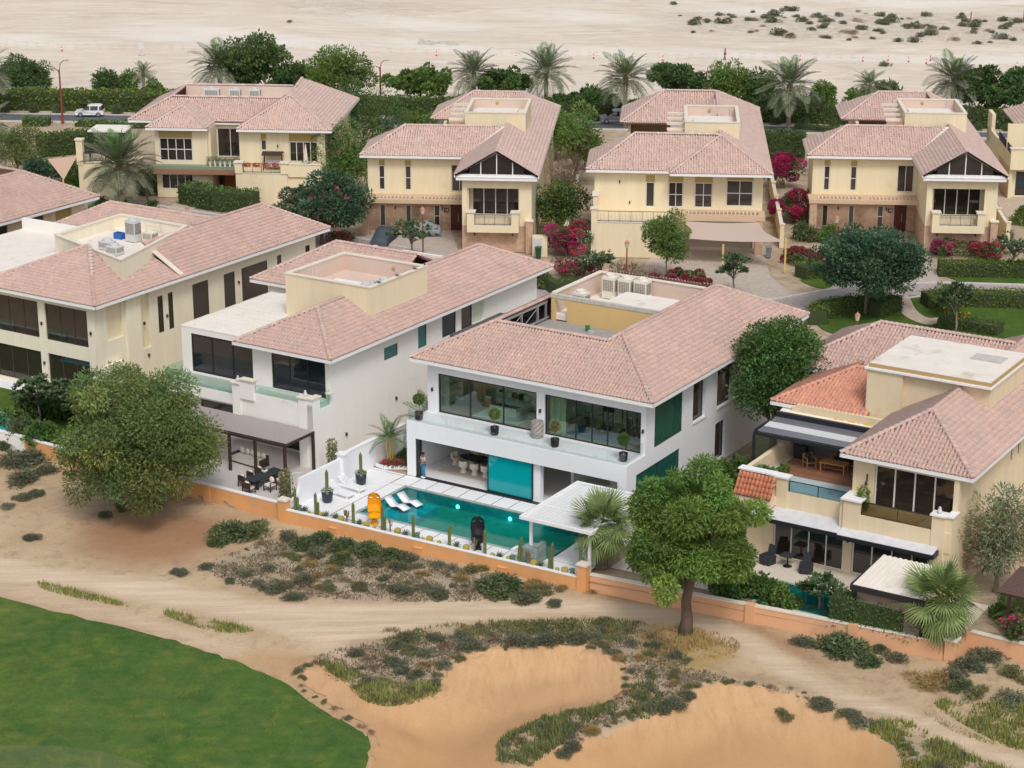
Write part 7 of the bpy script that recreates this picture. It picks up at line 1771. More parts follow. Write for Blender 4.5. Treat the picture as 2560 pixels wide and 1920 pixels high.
def tree(px,py,pytop,wpx,label,leaf=None,n=9000,L_=.26,W_=.12,nc=38,bot=.28,name="tree",fn=None,m=None,ground=None,dry=.0,cr=None,group="trees",trunk_r=None,lean=(0,0),extra=None,sz=1.,nl=14,**kw):
    p=(fn or G)(px,py);h=height_at(p,pytop)*.95;w=pxm(p,wpx)
    rx=w/2;z0=h*bot;rz=(h-z0)/2
    t=thing(name,label,"tree",WF,p.x,p.y,p.z,random.uniform(0,0),group)
    cr=cr or max(.55,min(rx,rz)*.36)
    cl=ell_clumps(rx,rx*.92,rz,nc,cr,z0+rz)
    tr=trunk_r or max(.1,h*.026)
    limbs(t,[(0,0,-.3),(lean[0]*.3,lean[1]*.3,z0*.5),(lean[0],lean[1],z0*1.05),(lean[0]*1.2,lean[1]*1.2,z0+rz*.5)],[tr*1.35,tr,tr*.85,tr*.45],cl,nl,m or m_bark)
    foliage_part("crown",t,cl,n,L_,W_,leaf or L_mid,**kw)
    if extra:
        for (nm,mt,cnt,l2,w2,sub) in extra:
            sub_cl=[cl[i] for i in RNG.choice(len(cl),max(1,int(len(cl)*sub)),replace=False)]
            foliage_part(nm,t,[(c[0],c[1],c[2],c[3]*1.05,c[4]*1.05,c[5]*1.05) for c in sub_cl],cnt,l2,w2,mt,shell=.92)
    return t
_bush={}
def bush_mesh(kind,k):
    key=(kind,k)
    if key in _bush:return _bush[key]
    spec=dict(dark=(L_scrub,1900,.17,.05,.3,.55),green=(leafmat("scrub_green_leaf",(.120,.160,.070),rough=.8),2100,.18,.06,.3,.6),grey=(L_grey,1000,.18,.045,.25,.5),olive=(L_oliv,1200,.18,.045,.25,.5),brown=(L_brown,600,.2,.025,.25,.4),straw=(L_straw,1300,.34,.03,.2,.4),
                round=(L_mid,2200,.13,.08,.3,.85),glossy=(L_fic,2200,.15,.09,.3,.85),far=(L_grey,420,.26,.09,.3,.55),fardark=(L_scrub,420,.26,.09,.3,.55),lime=(L_light,2200,.14,.09,.3,.85))[kind]
    m,n,L_,W_,cr,rz=spec
    cl=[]
    for _ in range(12):
        a,r=RNG.uniform(0,6.28),RNG.uniform(0,.72)**.8;c=cr*RNG.uniform(.7,1.35)
        cl.append((r*math.cos(a),r*math.sin(a)*.8,max(.1,rz*(1-r*r)*RNG.uniform(.4,.9)-c*.2),c,c,c*.8))
    V,Fq,t=cloud(cl,n,L_,W_,shell=.35,jitter=.7,clump_var=.14)
    V[:,2]=np.maximum(V[:,2],-.03)
    _bush[key]=np_mesh(kind+"_foliage",V,Fq,m,t);return _bush[key]
BUSHN=dict(dark="desert_shrub",green="shrub",grey="desert_shrub",olive="desert_shrub",brown="dry_shrub",straw="straw_tuft",round="shrub",glossy="shrub",far="desert_shrub",fardark="desert_shrub",lime="shrub")
def bush(p,r,kind,label,group,hz=1.,name=None):
    k=random.randrange(4)
    o=link(name or BUSHN[kind],bush_mesh(kind,k));o.location=p;o.rotation_euler=(0,0,random.uniform(0,6.28));s=r*random.uniform(.95,1.1)
    o.scale=(s,s,s*hz);return tag(o,label,"shrub",group)
def hedge(poly_pts,width,h,label,m=None,mtop=None,name="hedge",n_per=110,L_=.14,W_=.08,z=0.,group="hedges",fr=WF,jag=.05):
    """clipped hedge along a polyline: dark twiggy core plus a skin of leaves"""
    P=[Vector(p) for p in poly_pts];c0=P[0]
    t=thing(name,label,"hedge",fr,c0.x,c0.y,z,0,group)
    core=MB();Vs,Fs,Ts=[],[],[];base=0
    for a,b in zip(P[:-1],P[1:]):
        d=b-a;Ln=d.length;d.normalize();nrm=Vector((-d.y,d.x));a_,b_=a-c0,b-c0
        ww=width/2-.10
        core.prism([tuple(a_+nrm*ww),tuple(a_-nrm*ww),tuple(b_-nrm*ww),tuple(b_+nrm*ww)],0,h-.12)
        n=int(n_per*Ln*(width+2*h)*.5)
        side=RNG.random(n);top=side<width/(width+2*h)
        s=RNG.uniform(-.05,Ln+.05,n);off=np.where(top,RNG.uniform(-width/2,width/2,n),np.where(RNG.random(n)<.5,-width/2,width/2));zz=np.where(top,h,RNG.uniform(0,h,n))
        off=off+RNG.normal(0,jag,n);zz=zz+RNG.normal(0,jag,n)+.06*np.sin(s*1.7+a.x)
        p=np.stack([a_.x+d.x*s+nrm.x*off,a_.y+d.y*s+nrm.y*off,np.maximum(zz,.02)],1)
        out=np.where(top[:,None],np.array((0,0,1.)),np.sign(off)[:,None]*np.array((nrm.x,nrm.y,0)))
        dd=out*.6+unit(n)*.9;dd /= np.linalg.norm(dd,axis=1)[:,None]
        w_=np.cross(dd,unit(n));w_ /= np.linalg.norm(w_,axis=1)[:,None]+1e-9
        sc=RNG.uniform(.7,1.3,n);V,Fq=leaf_quads(p,dd,w_,L_*sc,W_*sc)
        lt=1+RNG.normal(0,.13,n)+.15*np.sin(s*2.3+off*3);hh=RNG.normal(0,.05,n)
        Vs.append(V);Fs.append(Fq+base);base+=len(V);Ts.append(np.clip(np.stack([lt*(1+hh*1.6),lt,lt*(1-hh)],1),.4,2))
    part("branch_core",core,mat("hedge_core",(.045,.065,.022),.95),t,local=True)
    link("foliage",np_mesh("foliage",np.concatenate(Vs),np.concatenate(Fs),m or L_hedge,np.concatenate(Ts)),t)
    return t
# ---- palms
_frond={}
def frond_mesh(k,m,young=False):
    key=(k,m.name)
    if key in _frond:return _frond[key]
    Ln=1.0;nseg=26;V,Fq,T=[],[],[]
    bend=(.25,.45,.7,.95,1.25)[k]  # curvature
    pts=[];ang=0;p=np.array((0.,0.,0.))
    for i in range(nseg+1):
        pts.append(p.copy());a=-bend*(i/nseg)**1.3
        p=p+np.array((math.cos(a),0,math.sin(a)))*Ln/nseg
    pts=np.array(pts)
    def quad(a,b,c,d,t):
        i=len(V);V.extend([a,b,c,d]);Fq.append((i,i+1,i+2,i+3));T.append(t)
    for i in range(nseg):
        w_=.014*(1-i/nseg)+.003
        quad(pts[i]+(0,-w_,0),pts[i]+(0,w_,0),pts[i+1]+(0,w_,0),pts[i+1]+(0,-w_,0),(1.4,1.25,1.0))
    for i in range(4,nseg+1):
        t=i/nseg;ll=.30*(math.sin(math.pi*min(1,.12+t*.86))**.7)*RNG.uniform(.85,1.1)
        dirx=pts[min(i,nseg)]-pts[i-1];dirx=dirx/np.linalg.norm(dirx)
        for sgn in (-1,1):
            up=.28+RNG.uniform(-.12,.12)-.2*t
            d=dirx*(.55+.5*t)+np.array((0,sgn*.85,0))+np.array((0,0,up));d /= np.linalg.norm(d)
            tip=pts[i]+d*ll+np.array((0,0,-.05*ll));mid=pts[i]+d*ll*.5;wv=dirx*.017
            g=1+RNG.normal(0,.12)
            quad(pts[i]-wv*.6,mid-wv,tip,mid+wv,(g,g,g))
    _frond[key]=np_mesh("frond",np.array(V),np.array(Fq),m,np.array(T));return _frond[key]
def date_palm(px,py,pytop,wpx,label,nf=44,fn=None,m=None,clear=None,trunk_r=.24,dry=True):
    """trunk with leaf-base rings and a crown of feather fronds"""
    p=(fn or G)(px,py);hh=height_at(p,pytop);R_=pxm(p,wpx)/2*1.06
    th=clear if clear is not None else max(.4,hh-R_*.72)
    t=thing("date_palm",label,"palm",WF,p.x,p.y,p.z,0,"date palms")
    mb=MB();n=max(6,int(th/.22))
    rs=[]
    for i in range(n+1):
        z=-.2+(th+.5)*i/n;r=trunk_r*(1.12 if i%2 else .95)*(1.25 if i==0 else 1)*(1.25 if z>th-.2 else 1)
        rs.append([(r*math.cos(q*2*math.pi/12),r*math.sin(q*2*math.pi/12),z) for q in range(12)])
    mb.rings(rs);part("trunk",mb,m_palmtrunk,t,local=True)
    for i in range(nf):
        f=i/nf;az_=i*2.39996+random.uniform(-.2,.2)
        el=R(82)-f**.85*R(118)+random.uniform(-.08,.08)
        k=min(4,int(1+(1-abs(el)/1.5)*2.4+random.uniform(-.6,.9)));k=max(0,k)
        mm=m or (L_dateg if f<.14 else L_date)
        o=link("frond",frond_mesh(k,mm),t)
        o.location=(0,0,th+.25-.25*f);o.rotation_euler=(random.uniform(-.3,.3),-el,az_)
        s=R_*random.uniform(.95,1.15)*(1.0 if f>.1 else .8);o.scale=(s,s,s)
    return t
_fan={}
def fan_mesh(k,m):
    key=(k,m.name)
    if key in _fan:return _fan[key]
    V,Fq,T=[],[],[]
    def quad(a,b,c,d,t):
        i=len(V);V.extend([np.array(a),np.array(b),np.array(c),np.array(d)]);Fq.append((i,i+1,i+2,i+3));T.append(t)
    pet=.9
    for i in range(4):
        x0,x1=pet*i/4,pet*(i+1)/4
        quad((x0,-.022,-.02*i*i*.3),(x0,.022,-.02*i*i*.3),(x1,.02,-.02*(i+1)**2*.3),(x1,-.02,-.02*(i+1)**2*.3),(1.5,1.3,.8))
    z0=-.02*16*.3
    ns=30;droop=(.10,.28,.5)[k]
    for i in range(ns):
        a=R(-128)+R(256)*i/(ns-1);da=R(256)/(ns-1)*.52
        r1,r2=.52,.98*(1-.18*abs(a)/2.3)*RNG.uniform(.94,1.06)
        fold=.03*(1 if i%2 else-1)
        slope=(.15,.65,.9)[k];cs_=1/math.sqrt(1+slope*slope)
        def P(r,aa,dz=0):return (pet+r*math.cos(aa)*cs_,r*math.sin(aa)*.95,z0-droop*r*r*.5-slope*cs_*r*math.cos(aa)+dz)
        g=1+RNG.normal(0,.1)
        quad(P(.02,a),P(r1,a-da,fold),P(r1*1.02,a),P(r1,a+da,fold),(g,g,g))
        quad(P(r1,a-da,fold),P(r2*.97,a-da*.16,-droop*.22),P(r2,a,-droop*.26),P(r1,a+da,fold),(g*1.05,g*1.03,g))
    _fan[key]=np_mesh("fan_leaf",np.array(V),np.array(Fq),m,np.array(T));return _fan[key]
def fan_palm(p,th,Rl,label,nf=34,trunk_r=.34,ndry=6):
    t=thing("fan_palm",label,"palm",WF,p.x,p.y,p.z,0,"fan palms")
    rs=[];n=max(6,int(th/.16))
    for i in range(n+1):
        z=-.2+(th+.3)*i/n;r=trunk_r*(1.1 if i%2 else .93)*(1.15-.25*i/n)
        rs.append([(r*math.cos(q*2*math.pi/12+.26*(i%2)),r*math.sin(q*2*math.pi/12+.26*(i%2)),z) for q in range(12)])
    part("trunk",MB().rings(rs),m_palmtrunk,t,local=True)
    for i in range(nf+ndry):
        dry_=i>=nf;f=min(1,i/nf);az_=i*2.39996+random.uniform(-.15,.15)
        el=R(84)-f**.8*R(120) if not dry_ else R(random.uniform(-62,-45))
        o=link("fan_leaf",fan_mesh(0 if el>.5 else (1 if el>-.1 else 2),L_fandry if dry_ else L_fan),t)
        o.location=(0,0,th+.15-.2*f);o.rotation_euler=(random.uniform(-.35,.35),-el,az_);s=Rl/1.85*random.uniform(.85,1.12);o.scale=(s,s,s)
    return t
def blades(polys,dens,h,w_,m,name,zfn=None,lean=.5,label=None,mask=None):
    """grass as one stuff object"""
    Vs,Ts=[],[]
    for poly in polys:
        xs=[p[0] for p in poly];ys=[p[1] for p in poly];A=(max(xs)-min(xs))*(max(ys)-min(ys));n=int(A*dens)
        x=RNG.uniform(min(xs),max(xs),n);y=RNG.uniform(min(ys),max(ys),n)
        clump=fbm(x,y,1.6,3,33)+.25*fbm(x,y,5,2,35)
        k=inside(poly,x,y) & (clump>RNG.uniform(-.45,.15,n));x,y,clump=x[k],y[k],clump[k];n=len(x)
        z=(zfn or hlook)(x,y)
        hh=h*RNG.uniform(.45,1.25,n)*(1+.6*clump);a=RNG.uniform(0,6.28,n);ln=RNG.uniform(.1,lean,n)*hh
        b=np.stack([x,y,z-.02],1);tip=b+np.stack([np.cos(a)*ln,np.sin(a)*ln,hh],1);sd=np.stack([-np.sin(a),np.cos(a),np.zeros(n)],1)*w_
        Vs.append(np.stack([b-sd,b+sd,tip],1).reshape(-1,3))
        lt=1+RNG.normal(0,.16,n)+.25*clump;hu=RNG.normal(0,.1,n)
        Ts.append(np.clip(np.stack([lt*(1+hu),lt,lt*(1-hu*.6)],1),.4,2))
    V=np.concatenate(Vs);me=np_mesh(name,V,np.arange(len(V)).reshape(-1,3),m,np.concatenate(Ts))
    o=link(name,me);o["kind"]="stuff"
    if label:o["label"]=label;o["category"]="grass"
    return o
# ------------------------------------------------------------------ planting
random.seed(101)
# big trees in front
def ghaf(px,py,pytop,wpx,label,leaf,n,bot,trunkpts,tr,extra=None,squash=.95,nc=75,sx=0.,cs=.235):
    p=GT(px,py);h=height_at(p,pytop);w=pxm(p,wpx);rx=w/2
    t=thing("thorn_tree",label,"tree",WF,p.x,p.y,p.z,0,"large trees outside the garden walls")
    z0=h*bot;rz=(h-z0)/2
    cl=ell_clumps(rx,rx*squash,rz,nc,rx*cs,z0+rz,bottom=-.8,surf=.42)
    for i in range(11):  # hanging skirts
        a=RNG.uniform(0,6.28);r=rx*RNG.uniform(.55,.8);cl.append((r*math.cos(a),r*math.sin(a),z0+rz*RNG.uniform(.3,.6),rx*.16,rx*.16,rx*.22))
    cl=[(c[0]+sx,*c[1:]) for c in cl]
    limbs(t,trunkpts,tr,cl,26,m_bark)
    foliage_part("crown",t,cl,n,.27,.085,leaf,droop=.4,shell=.35,jitter=.8,clump_var=.2,hue=.05)
    if extra:foliage_part("blossom",t,[cl[i] for i in range(0,len(cl),3)],extra,.12,.06,L_light,shell=.8)
    return t
ghaf(350,1278,915,450,"wide olive-green thorn tree with low crown in front of the patio wall",L_ghaf,80000,.10,[(0,0,-.3),(.2,.1,.8),(-.1,.2,1.8),(.1,0,3.4)],[.55,.45,.38,.2],2200)
ghaf(1712,1583,1155,372,"tall thorn tree with thick crooked trunk beside the sandy track",L_ghaf2,82000,.27,[(0,0,-.3),(.10,0,.9),(.02,.1,1.9),(.22,0,3.2),(.5,0,5.0)],[.46,.33,.28,.27,.15],2600,.9,62,.62,.225)
tree(1965,1075,761,275,"dense dark green tree filling the gap right of the pool villa",L_fic,30000,.19,.13,80,.22,"ficus_tree",lambda a,b:FF.w(20.3,13.9,0),group="garden trees",clump_var=.14)
tree(2165,783,535,320,"broad dark blue-green shade tree on the central lawn",L_blue,30000,.30,.14,75,.14,"shade_tree",G,m_barkg,group="garden trees",flatten=.35,droop=.1,trunk_r=.22)
tree(805,610,420,270,"broad dark tree with magenta flowers between villas 13 and 12",L_blue,20000,.34,.17,60,.12,"flowering_tree",G,group="garden trees",flatten=.4,extra=[("blossom",L_pink,1100,.24,.18,.3)])
tree(1665,695,508,135,"light wispy tree in front of the sail villa's garage block",L_light,9000,.26,.10,40,.10,"wispy_tree",G,m_barkg,group="garden trees",droop=-.4,jitter=.9,trunk_r=.07)
tree(1440,470,240,150,"light green tall tree between villa 12 and the sail villa",L_light,7000,.30,.12,36,.15,"tree",G,group="garden trees")
tree(1425,520,340,140,"bare grey-brown bush between villa 12 and the sail villa",L_brown,2600,.5,.03,26,.1,"dry_tree",G,m_barkg,group="garden trees",jitter=1.0)
tree(1400,590,430,160,"dark shrub tree with yellow flowers beside villa number 12",L_dark,8000,.24,.12,36,.05,"flowering_tree",G,group="garden trees",extra=[("blossom",L_yel,520,.16,.12,.7)])
tree(870,490,285,235,"bright green tree just left of villa number 12",L_mid,9000,.28,.13,40,.08,"tree",G,group="garden trees")
tree(910,400,205,270,"grey-green round tree behind the bright tree left of villa 12",L_dark,9000,.26,.12,44,.1,"tree",G,group="garden trees")
tree(770,345,235,150,"dark leafy tree filling the gap right of villa number 13",L_dark,8000,.28,.16,36,.08,"tree",G,group="garden trees")
tree(1462,425,305,95,"feathery green tree close to the sail villa's left side",L_mid,5000,.28,.14,28,.08,"tree",G,group="garden trees")
tree(1390,400,260,110,"leafy green tree close to villa 12's right roof edge",L_mid,6000,.28,.14,30,.08,"tree",G,group="garden trees")
tree(960,440,330,90,"small dark tree close to villa 12's left corner",L_dark,4000,.26,.15,24,.05,"tree",G,group="garden trees")
tree(1060,330,270,120,"small light green tree beside the road left of villa 12",L_mid,3000,.26,.13,20,.1,"tree",G,group="garden trees")
tree(45,440,305,160,"feathery light green tree at the left edge",L_ghaf,7000,.34,.07,34,.05,"feathery_tree",G,group="garden trees",droop=-.2)
tree(130,455,382,150,"low bluish spreading tree at the left below the small shade sail",L_blue,4500,.3,.12,24,.1,"tree",G,group="garden trees",flatten=.4)
tree(2370,790,705,105,"small orange tree with fruit on the central lawn",L_fic,3200,.2,.11,22,.22,"orange_tree",G,m_barkg,group="garden trees",trunk_r=.06,extra=[("fruit",L_org,45,.14,.14,.9)])
tree(2420,840,708,115,"leafy citrus tree on the lawn behind the right villa's roof",L_fic,3600,.2,.11,24,.2,"citrus_tree",G,m_barkg,group="garden trees",trunk_r=.06,extra=[("fruit",L_org,50,.13,.13,.9)]) if False else None
# trees behind the road
far=[(630,255,62,215,"tallest dark green tree behind villa 13",L_dark,8000,.34,.16,.12),(735,262,150,150,"dark tree right of the tallest tree behind villa 13",L_dark,5000,.34,.16,.1),(840,268,105,215,"broad feathery tree beyond the road, right of villa 13",L_mid,8000,.34,.10,.08),
 (1052,268,158,190,"rounded bright green tree beyond the road, left of the twin palms",L_mid,6500,.32,.16,.2),(1260,262,160,180,"dark umbrella tree between the two palms beyond the road",L_dark,5500,.32,.16,.2),(1460,285,220,170,"low dark shrub tree beyond the road behind the bare bush",L_dark,4500,.32,.16,.1),
 (1690,268,148,160,"dark rounded umbrella tree left of the streetlamp beyond the road",L_dark,6500,.32,.16,.2),(1822,278,145,125,"feathery upright tree behind the sail villa",L_mid,5500,.34,.10,.05),(1905,280,165,120,"feathery dark tree left of the tall date palm",L_dark,4500,.34,.10,.05),(2055,285,200,75,"small yellow-green tree beyond the road",L_light,2600,.28,.14,.05),
 (2475,300,148,235,"large dark tree beyond the road at the upper right",L_dark,9000,.36,.18,.14),(60,245,128,160,"drooping dark tree beyond the road at the left edge",L_dark,6500,.42,.09,.05),(270,242,168,80,"loose dark tree left of the thin palm",L_dark,2800,.34,.10,.05),(325,242,172,70,"yellow-green tree beside the thin palm",L_mid,2600,.32,.10,.05)]
for px,py,pt,wp,lb,lf,n,l_,w_,bt in far:
    tree(px,py,pt,wp,lb,lf,int(n*1.3),l_*1.35,w_*1.5,40,bt,"tree",GD,group="trees along the far side of the road",droop=.5 if "drooping" in lb else 0.)
for px,py,wpx,kind,lb in ((2210,262,150,"green","wide low shrub beyond the road, left of the big palm"),(1480,268,120,"green","low shrub right of the palm beyond the road"),(385,240,90,"round","bright shrub right of the thin palm"),(2150,268,110,"round","bright low shrub beyond the road by the middle palm"),(1010,300,60,"green","low dark shrub by the road near villa 12")):
    p=GD(px,py);bush(p,pxm(p,wpx)/2,kind,lb,"shrubs along the road",1.1)
# date palms
random.seed(303)
for a in ((303,520,285,195,"large silvery date palm in front of villa number 13",60,None,None,4.3),(553,262,112,150,"date palm behind villa 13's roof",44,GD),(362,262,160,70,"thin young date palm beside the road at the left",30,None,None,None),(1185,258,135,135,"left one of the twin date palms behind villa 12",42,GD),(1365,262,125,150,"right one of the twin date palms behind villa 12",44,GD),
          (1562,318,142,145,"date palm on the verge in front of the silver car",44),(1970,326,155,160,"date palm on the verge right of the sail villa",44),(2168,318,180,95,"shorter upright date palm on the verge left of villa 10",32),(2378,305,145,150,"date palm behind villa number 10",44,GD),(-30,300,120,150,"date palm cut off by the left edge beyond the road",40),(-30,400,265,140,"date palm fronds reaching in from the left edge",40),(752,265,160,60,"young palm tucked behind villa 13's roof",24,GD)):
    px,py,pt,wp,lb,nf=a[:6]
    date_palm(px,py,pt,wp,lb,nf,fn=a[6] if len(a)>6 and a[6] else None,clear=a[8] if len(a)>8 and a[8] else None,trunk_r=.2 if wp<100 else .27)
# fan palms
fan_palm(FF.w(18.7,-6.6,0),2.55,2.25,"fan palm with stout fibrous trunk at the pool pergola corner",36)
pD_=FF.w(39.4,-5.6,0);fan_palm(pD_,2.2,2.5,"large fan palm at the corner of the right villa's peach wall",38)
fan_palm(FF.w(42.6,-2.2,0),1.0,1.3,"small fan palm under the brown pergola at the right edge",16,.2,3)
fan_palm(FF.w(-21.5,2.2,0),.7,1.2,"small fan palm between the cream villa and the off-white villa",18,.2,2)
fan_palm(G(738,620),.3,2.0,"feathery low palm behind the cream villa's far roof corner",20,.2,0)
def slim_palm(p,h,label,n=14):
    t=thing("areca_palm",label,"palm",WF,p.x,p.y,p.z,0,"slender palms in the side bed")
    for i in range(4):part("stem",MB().tube([(.12*math.cos(i*1.6),.12*math.sin(i*1.6),0),(.28*math.cos(i*1.6),.28*math.sin(i*1.6),h*random.uniform(.5,.7))],[.055,.04],6),mat("yellow_palm_stem",(.45,.33,.07),.6),t,local=True)
    for i in range(n):
        el=R(80)-(i/n)*R(85);o=link("frond",frond_mesh(min(4,1+i//4),L_dateg),t);o.location=(0,0,h*.6);o.rotation_euler=(random.uniform(-.3,.3),-el,i*2.4);s=h*.62;o.scale=(s,s,s)
slim_palm(FF.w(-2.1,1.0),3.0,"yellow-stemmed palm in the bed behind the white garden wall")
slim_palm(FF.w(-1.0,4.2),3.8,"taller slender palm close to the pool villa's left wall")
# plumerias and garden shrubs
def plumeria(p,h,w,label,n=1500,flowers=140,name="plumeria_tree",group="plumeria trees",m=None):
    t=thing(name,label,"tree",WF,p.x,p.y,p.z,0,group)
    cl=ell_clumps(w/2,w/2,h*.33,26,w*.13,h*.66,bottom=-.6,surf=.4)
    limbs(t,[(0,0,-.1),(.05,0,h*.2),(.0,.05,h*.35),(0,0,h*.5)],[.10,.09,.08,.06],cl,18,m_barkg)
    ros=[]  # rosettes of long leaves
    for c in cl:
        for _ in range(5):
            v=unit(1)[0];v[2]=abs(v[2])*.8-.1;ros.append((c[0]+v[0]*c[3],c[1]+v[1]*c[4],c[2]+v[2]*c[5]))
    ros=np.array(ros);k=RNG.integers(0,len(ros),n);a=RNG.uniform(0,6.28,n);e=RNG.uniform(-.1,.9,n)
    d=np.stack([np.cos(a)*np.cos(e),np.sin(a)*np.cos(e),np.sin(e)],1);w_=np.stack([-np.sin(a),np.cos(a),RNG.normal(0,.2,n)],1);s=RNG.uniform(.8,1.2,n)
    V,Fq=leaf_quads(ros[k],d,w_,.36*s,.13*s);lt=1+RNG.normal(0,.16,n)
    link("crown",np_mesh("crown",V,Fq,m or L_plum,np.stack([lt,lt,lt],1)),t)
    if flowers:
        V,Fq,tt_=cloud([(r_[0],r_[1],r_[2]+.05,.12,.12,.1) for r_ in ros[:max(8,flowers//6)]],flowers,.12,.10);link("blossom",np_mesh("blossom",V,Fq,L_wht,tt_),t)
    return t
for px,py,pt,wp,lb,n,fl in ((1030,655,545,135,"plumeria with white flowers on villa 12's driveway",1700,160),(1832,742,624,105,"plumeria on the driveway corner before the sail villa",1500,60),(1495,705,628,105,"plumeria before the sail villa's garage block",1300,60),(2530,690,575,120,"plumeria on the lawn at the right edge",1300,160),(775,600,490,130,"plumeria under the magenta-flowering tree",1300,110),(2388,838,705,105,"leafy citrus tree with orange fruit on the central lawn",1500,0),(95,440,395,90,"white-flowered plumeria at the left beside the hedge",900,220),(378,545,498,45,"small plumeria beside the lantern at the paved path",500,60)):
    p=G(px,py);t=plumeria(p,height_at(p,pt),pxm(p,wp),lb,n,fl)
    if "citrus" in lb:V,Fq,tt_=cloud([(random.uniform(-.9,.9),random.uniform(-.9,.9),random.uniform(1.6,3.2),.3,.3,.3) for _ in range(20)],60,.13,.13);link("fruit",np_mesh("fruit",V,Fq,L_org,tt_),t)
plumeria(FF.w(-24.6,-4.6),3.8,5.6,"large white-flowered plumeria over the cream villa's lawn",3600,140)
plumeria(FF.w(-28.2,-5.6),3.6,5.2,"plumeria thicket at the far left above the white wall",3000,110)
plumeria(FF.w(-21.8,-2.4),2.6,3.4,"plumeria beside the low curving wall",2000,60)
plumeria(G(388,912),3.4,2.8,"flowering frangipani between the cream and off-white villas",1400,160)
plumeria(FF.w(32.2,-5.4),2.2,2.5,"white-flowered plumeria beside the small dark pool",1300,120)
plumeria(FF.w(25.4,1.6,3.95),1.2,1.3,"potted frangipani on the roof terrace corner",500,0,"potted_frangipani","potted plants",L_banana)
t=tree(2490,1478,1175,215,"variegated pale shrub tree beside the right villa's side wall",L_varieg,6500,.34,.07,40,.05,"variegated_tree",G,m_barkg,group="garden trees")
sh=[(FF.w(-27.6,-7.9),1.5,"green","dark creeper hanging over the white wall at the left"),(FF.w(-25.2,-7.9),1.5,"glossy","glossy shrub behind the white wall at the left"),(FF.w(-23.2,-7.9),1.3,"round","bright shrub behind the wall beside the thorn tree"),(FF.w(-22.8,1.5),1.0,"glossy","clipped round shrub at the cream villa's corner"),(FF.w(-24.2,1.0),.9,"round","low bright shrub beside the cream villa's corner"),
 (FF.w(28.6,-6.1),1.35,"glossy","dark round shrub behind the peach wall, next to the thorn tree"),(FF.w(30.3,-6.0),1.2,"lime","bright lime round shrub behind the peach wall"),(FF.w(26.8,-6.6),1.2,"glossy","dark shrub behind the peach wall under the thorn tree"),
 (FF.w(18.9,1.2),1.7,"round","bright climbing shrub beside the pool villa's side glass"),(FF.w(18.6,3.4),1.6,"glossy","tall dark shrub along the pool villa's right wall"),(FF.w(19.8,6.3),1.5,"green","shaded shrub along the pool villa's right wall, further back"),(FF.w(21.3,4.4),1.3,"olive","grey-leaved shrub between pool villa and right villa"),(FF.w(21.9,9.2),1.4,"green","shrub below the dense tree beside the right villa"),(FF.w(19.2,9.3),1.9,"glossy","tall glossy shrub along the pool villa's right wall under the dense tree"),(FF.w(20.6,11.2),2.0,"green","spreading dark shrub beneath the dense tree"),(FF.w(19.0,6.6),1.5,"round","bright tall shrub along the pool villa's right wall, middle"),(FF.w(-28.6,-3.2),2.0,"glossy","large glossy shrub over the cream villa's lawn at the left"),(FF.w(-26.2,-2.6),1.8,"glossy","glossy shrub on the cream villa's lawn, middle"),(FF.w(-23.6,-1.2),1.6,"green","dark shrub on the cream villa's lawn by the low wall"),(FF.w(-29.8,-5.8),1.7,"glossy","glossy shrub beside the pale blue pool"),(FF.w(23.6,-6.9),1.3,"round","bright shrub behind the peach wall left of the thorn tree"),(FF.w(35.0,-6.3),.9,"lime","lime shoots above the peach wall hedge"),(FF.w(22.9,6.6),1.0,"olive","dry-tipped shrub close to the right villa's terrace wall"),(FF.w(20.2,-1.0),1.2,"lime","lime shrub right of the pool pergola"),
 (FF.w(-.9,1.4),.75,"glossy","leafy shrub in the white planting bed, middle"),(FF.w(-1.6,2.6),.9,"green","leafy shrub in the white planting bed, rear"),(FF.w(-.6,3.3),.8,"round","bright shrub in the white planting bed by the villa wall"),
 (FF.w(41.6,-.8),1.1,"round","bright green shrub behind the large fan palm"),(FF.w(43.5,1.6),1.4,"glossy","dark shrub under the variegated tree"),(FF.w(41.4,1.8),1.2,"green","dark shrub at the foot of the variegated tree")]
for p,r,k,lb in sh:bush(p,r,k,lb,"garden shrubs",1.25,"garden_shrub")
b_=thing("flower_bed","curved white planting bed with red flowers at the terrace's rear","planter",FF,-1.5,2)
part("kerb",MB().extrude([(-2.7,.1,0),(-1.9,.0,0),(-.9,.6,0),(-.1,.9,0),(-.1,1.1,0),(-1.0,.8,0),(-1.9,.2,0),(-2.7,.3,0)],(0,0,.25)),m_white,b_)
part("soil",MB().poly([(-2.7,.3,.18),(-1.9,.2,.18),(-1.0,.8,.18),(-.1,1.1,.18),(-.1,6,.18),(-2.7,6,.18)]),mat("orange_mulch",(.42,.20,.07),.95,var=.3,vscale=9),b_)
foliage_part("flowers",b_,[(.0,-1.45,.4,.4,.3,.2),(-.5,-1.6,.35,.4,.3,.15),(.6,-1.1,.35,.4,.3,.2)],420,.12,.09,L_red)
foliage_part("leaves",b_,[(.0,-1.45,.35,.45,.35,.2),(-.5,-1.6,.3,.45,.35,.15),(.6,-1.1,.3,.45,.35,.2)],500,.14,.08,L_dark)
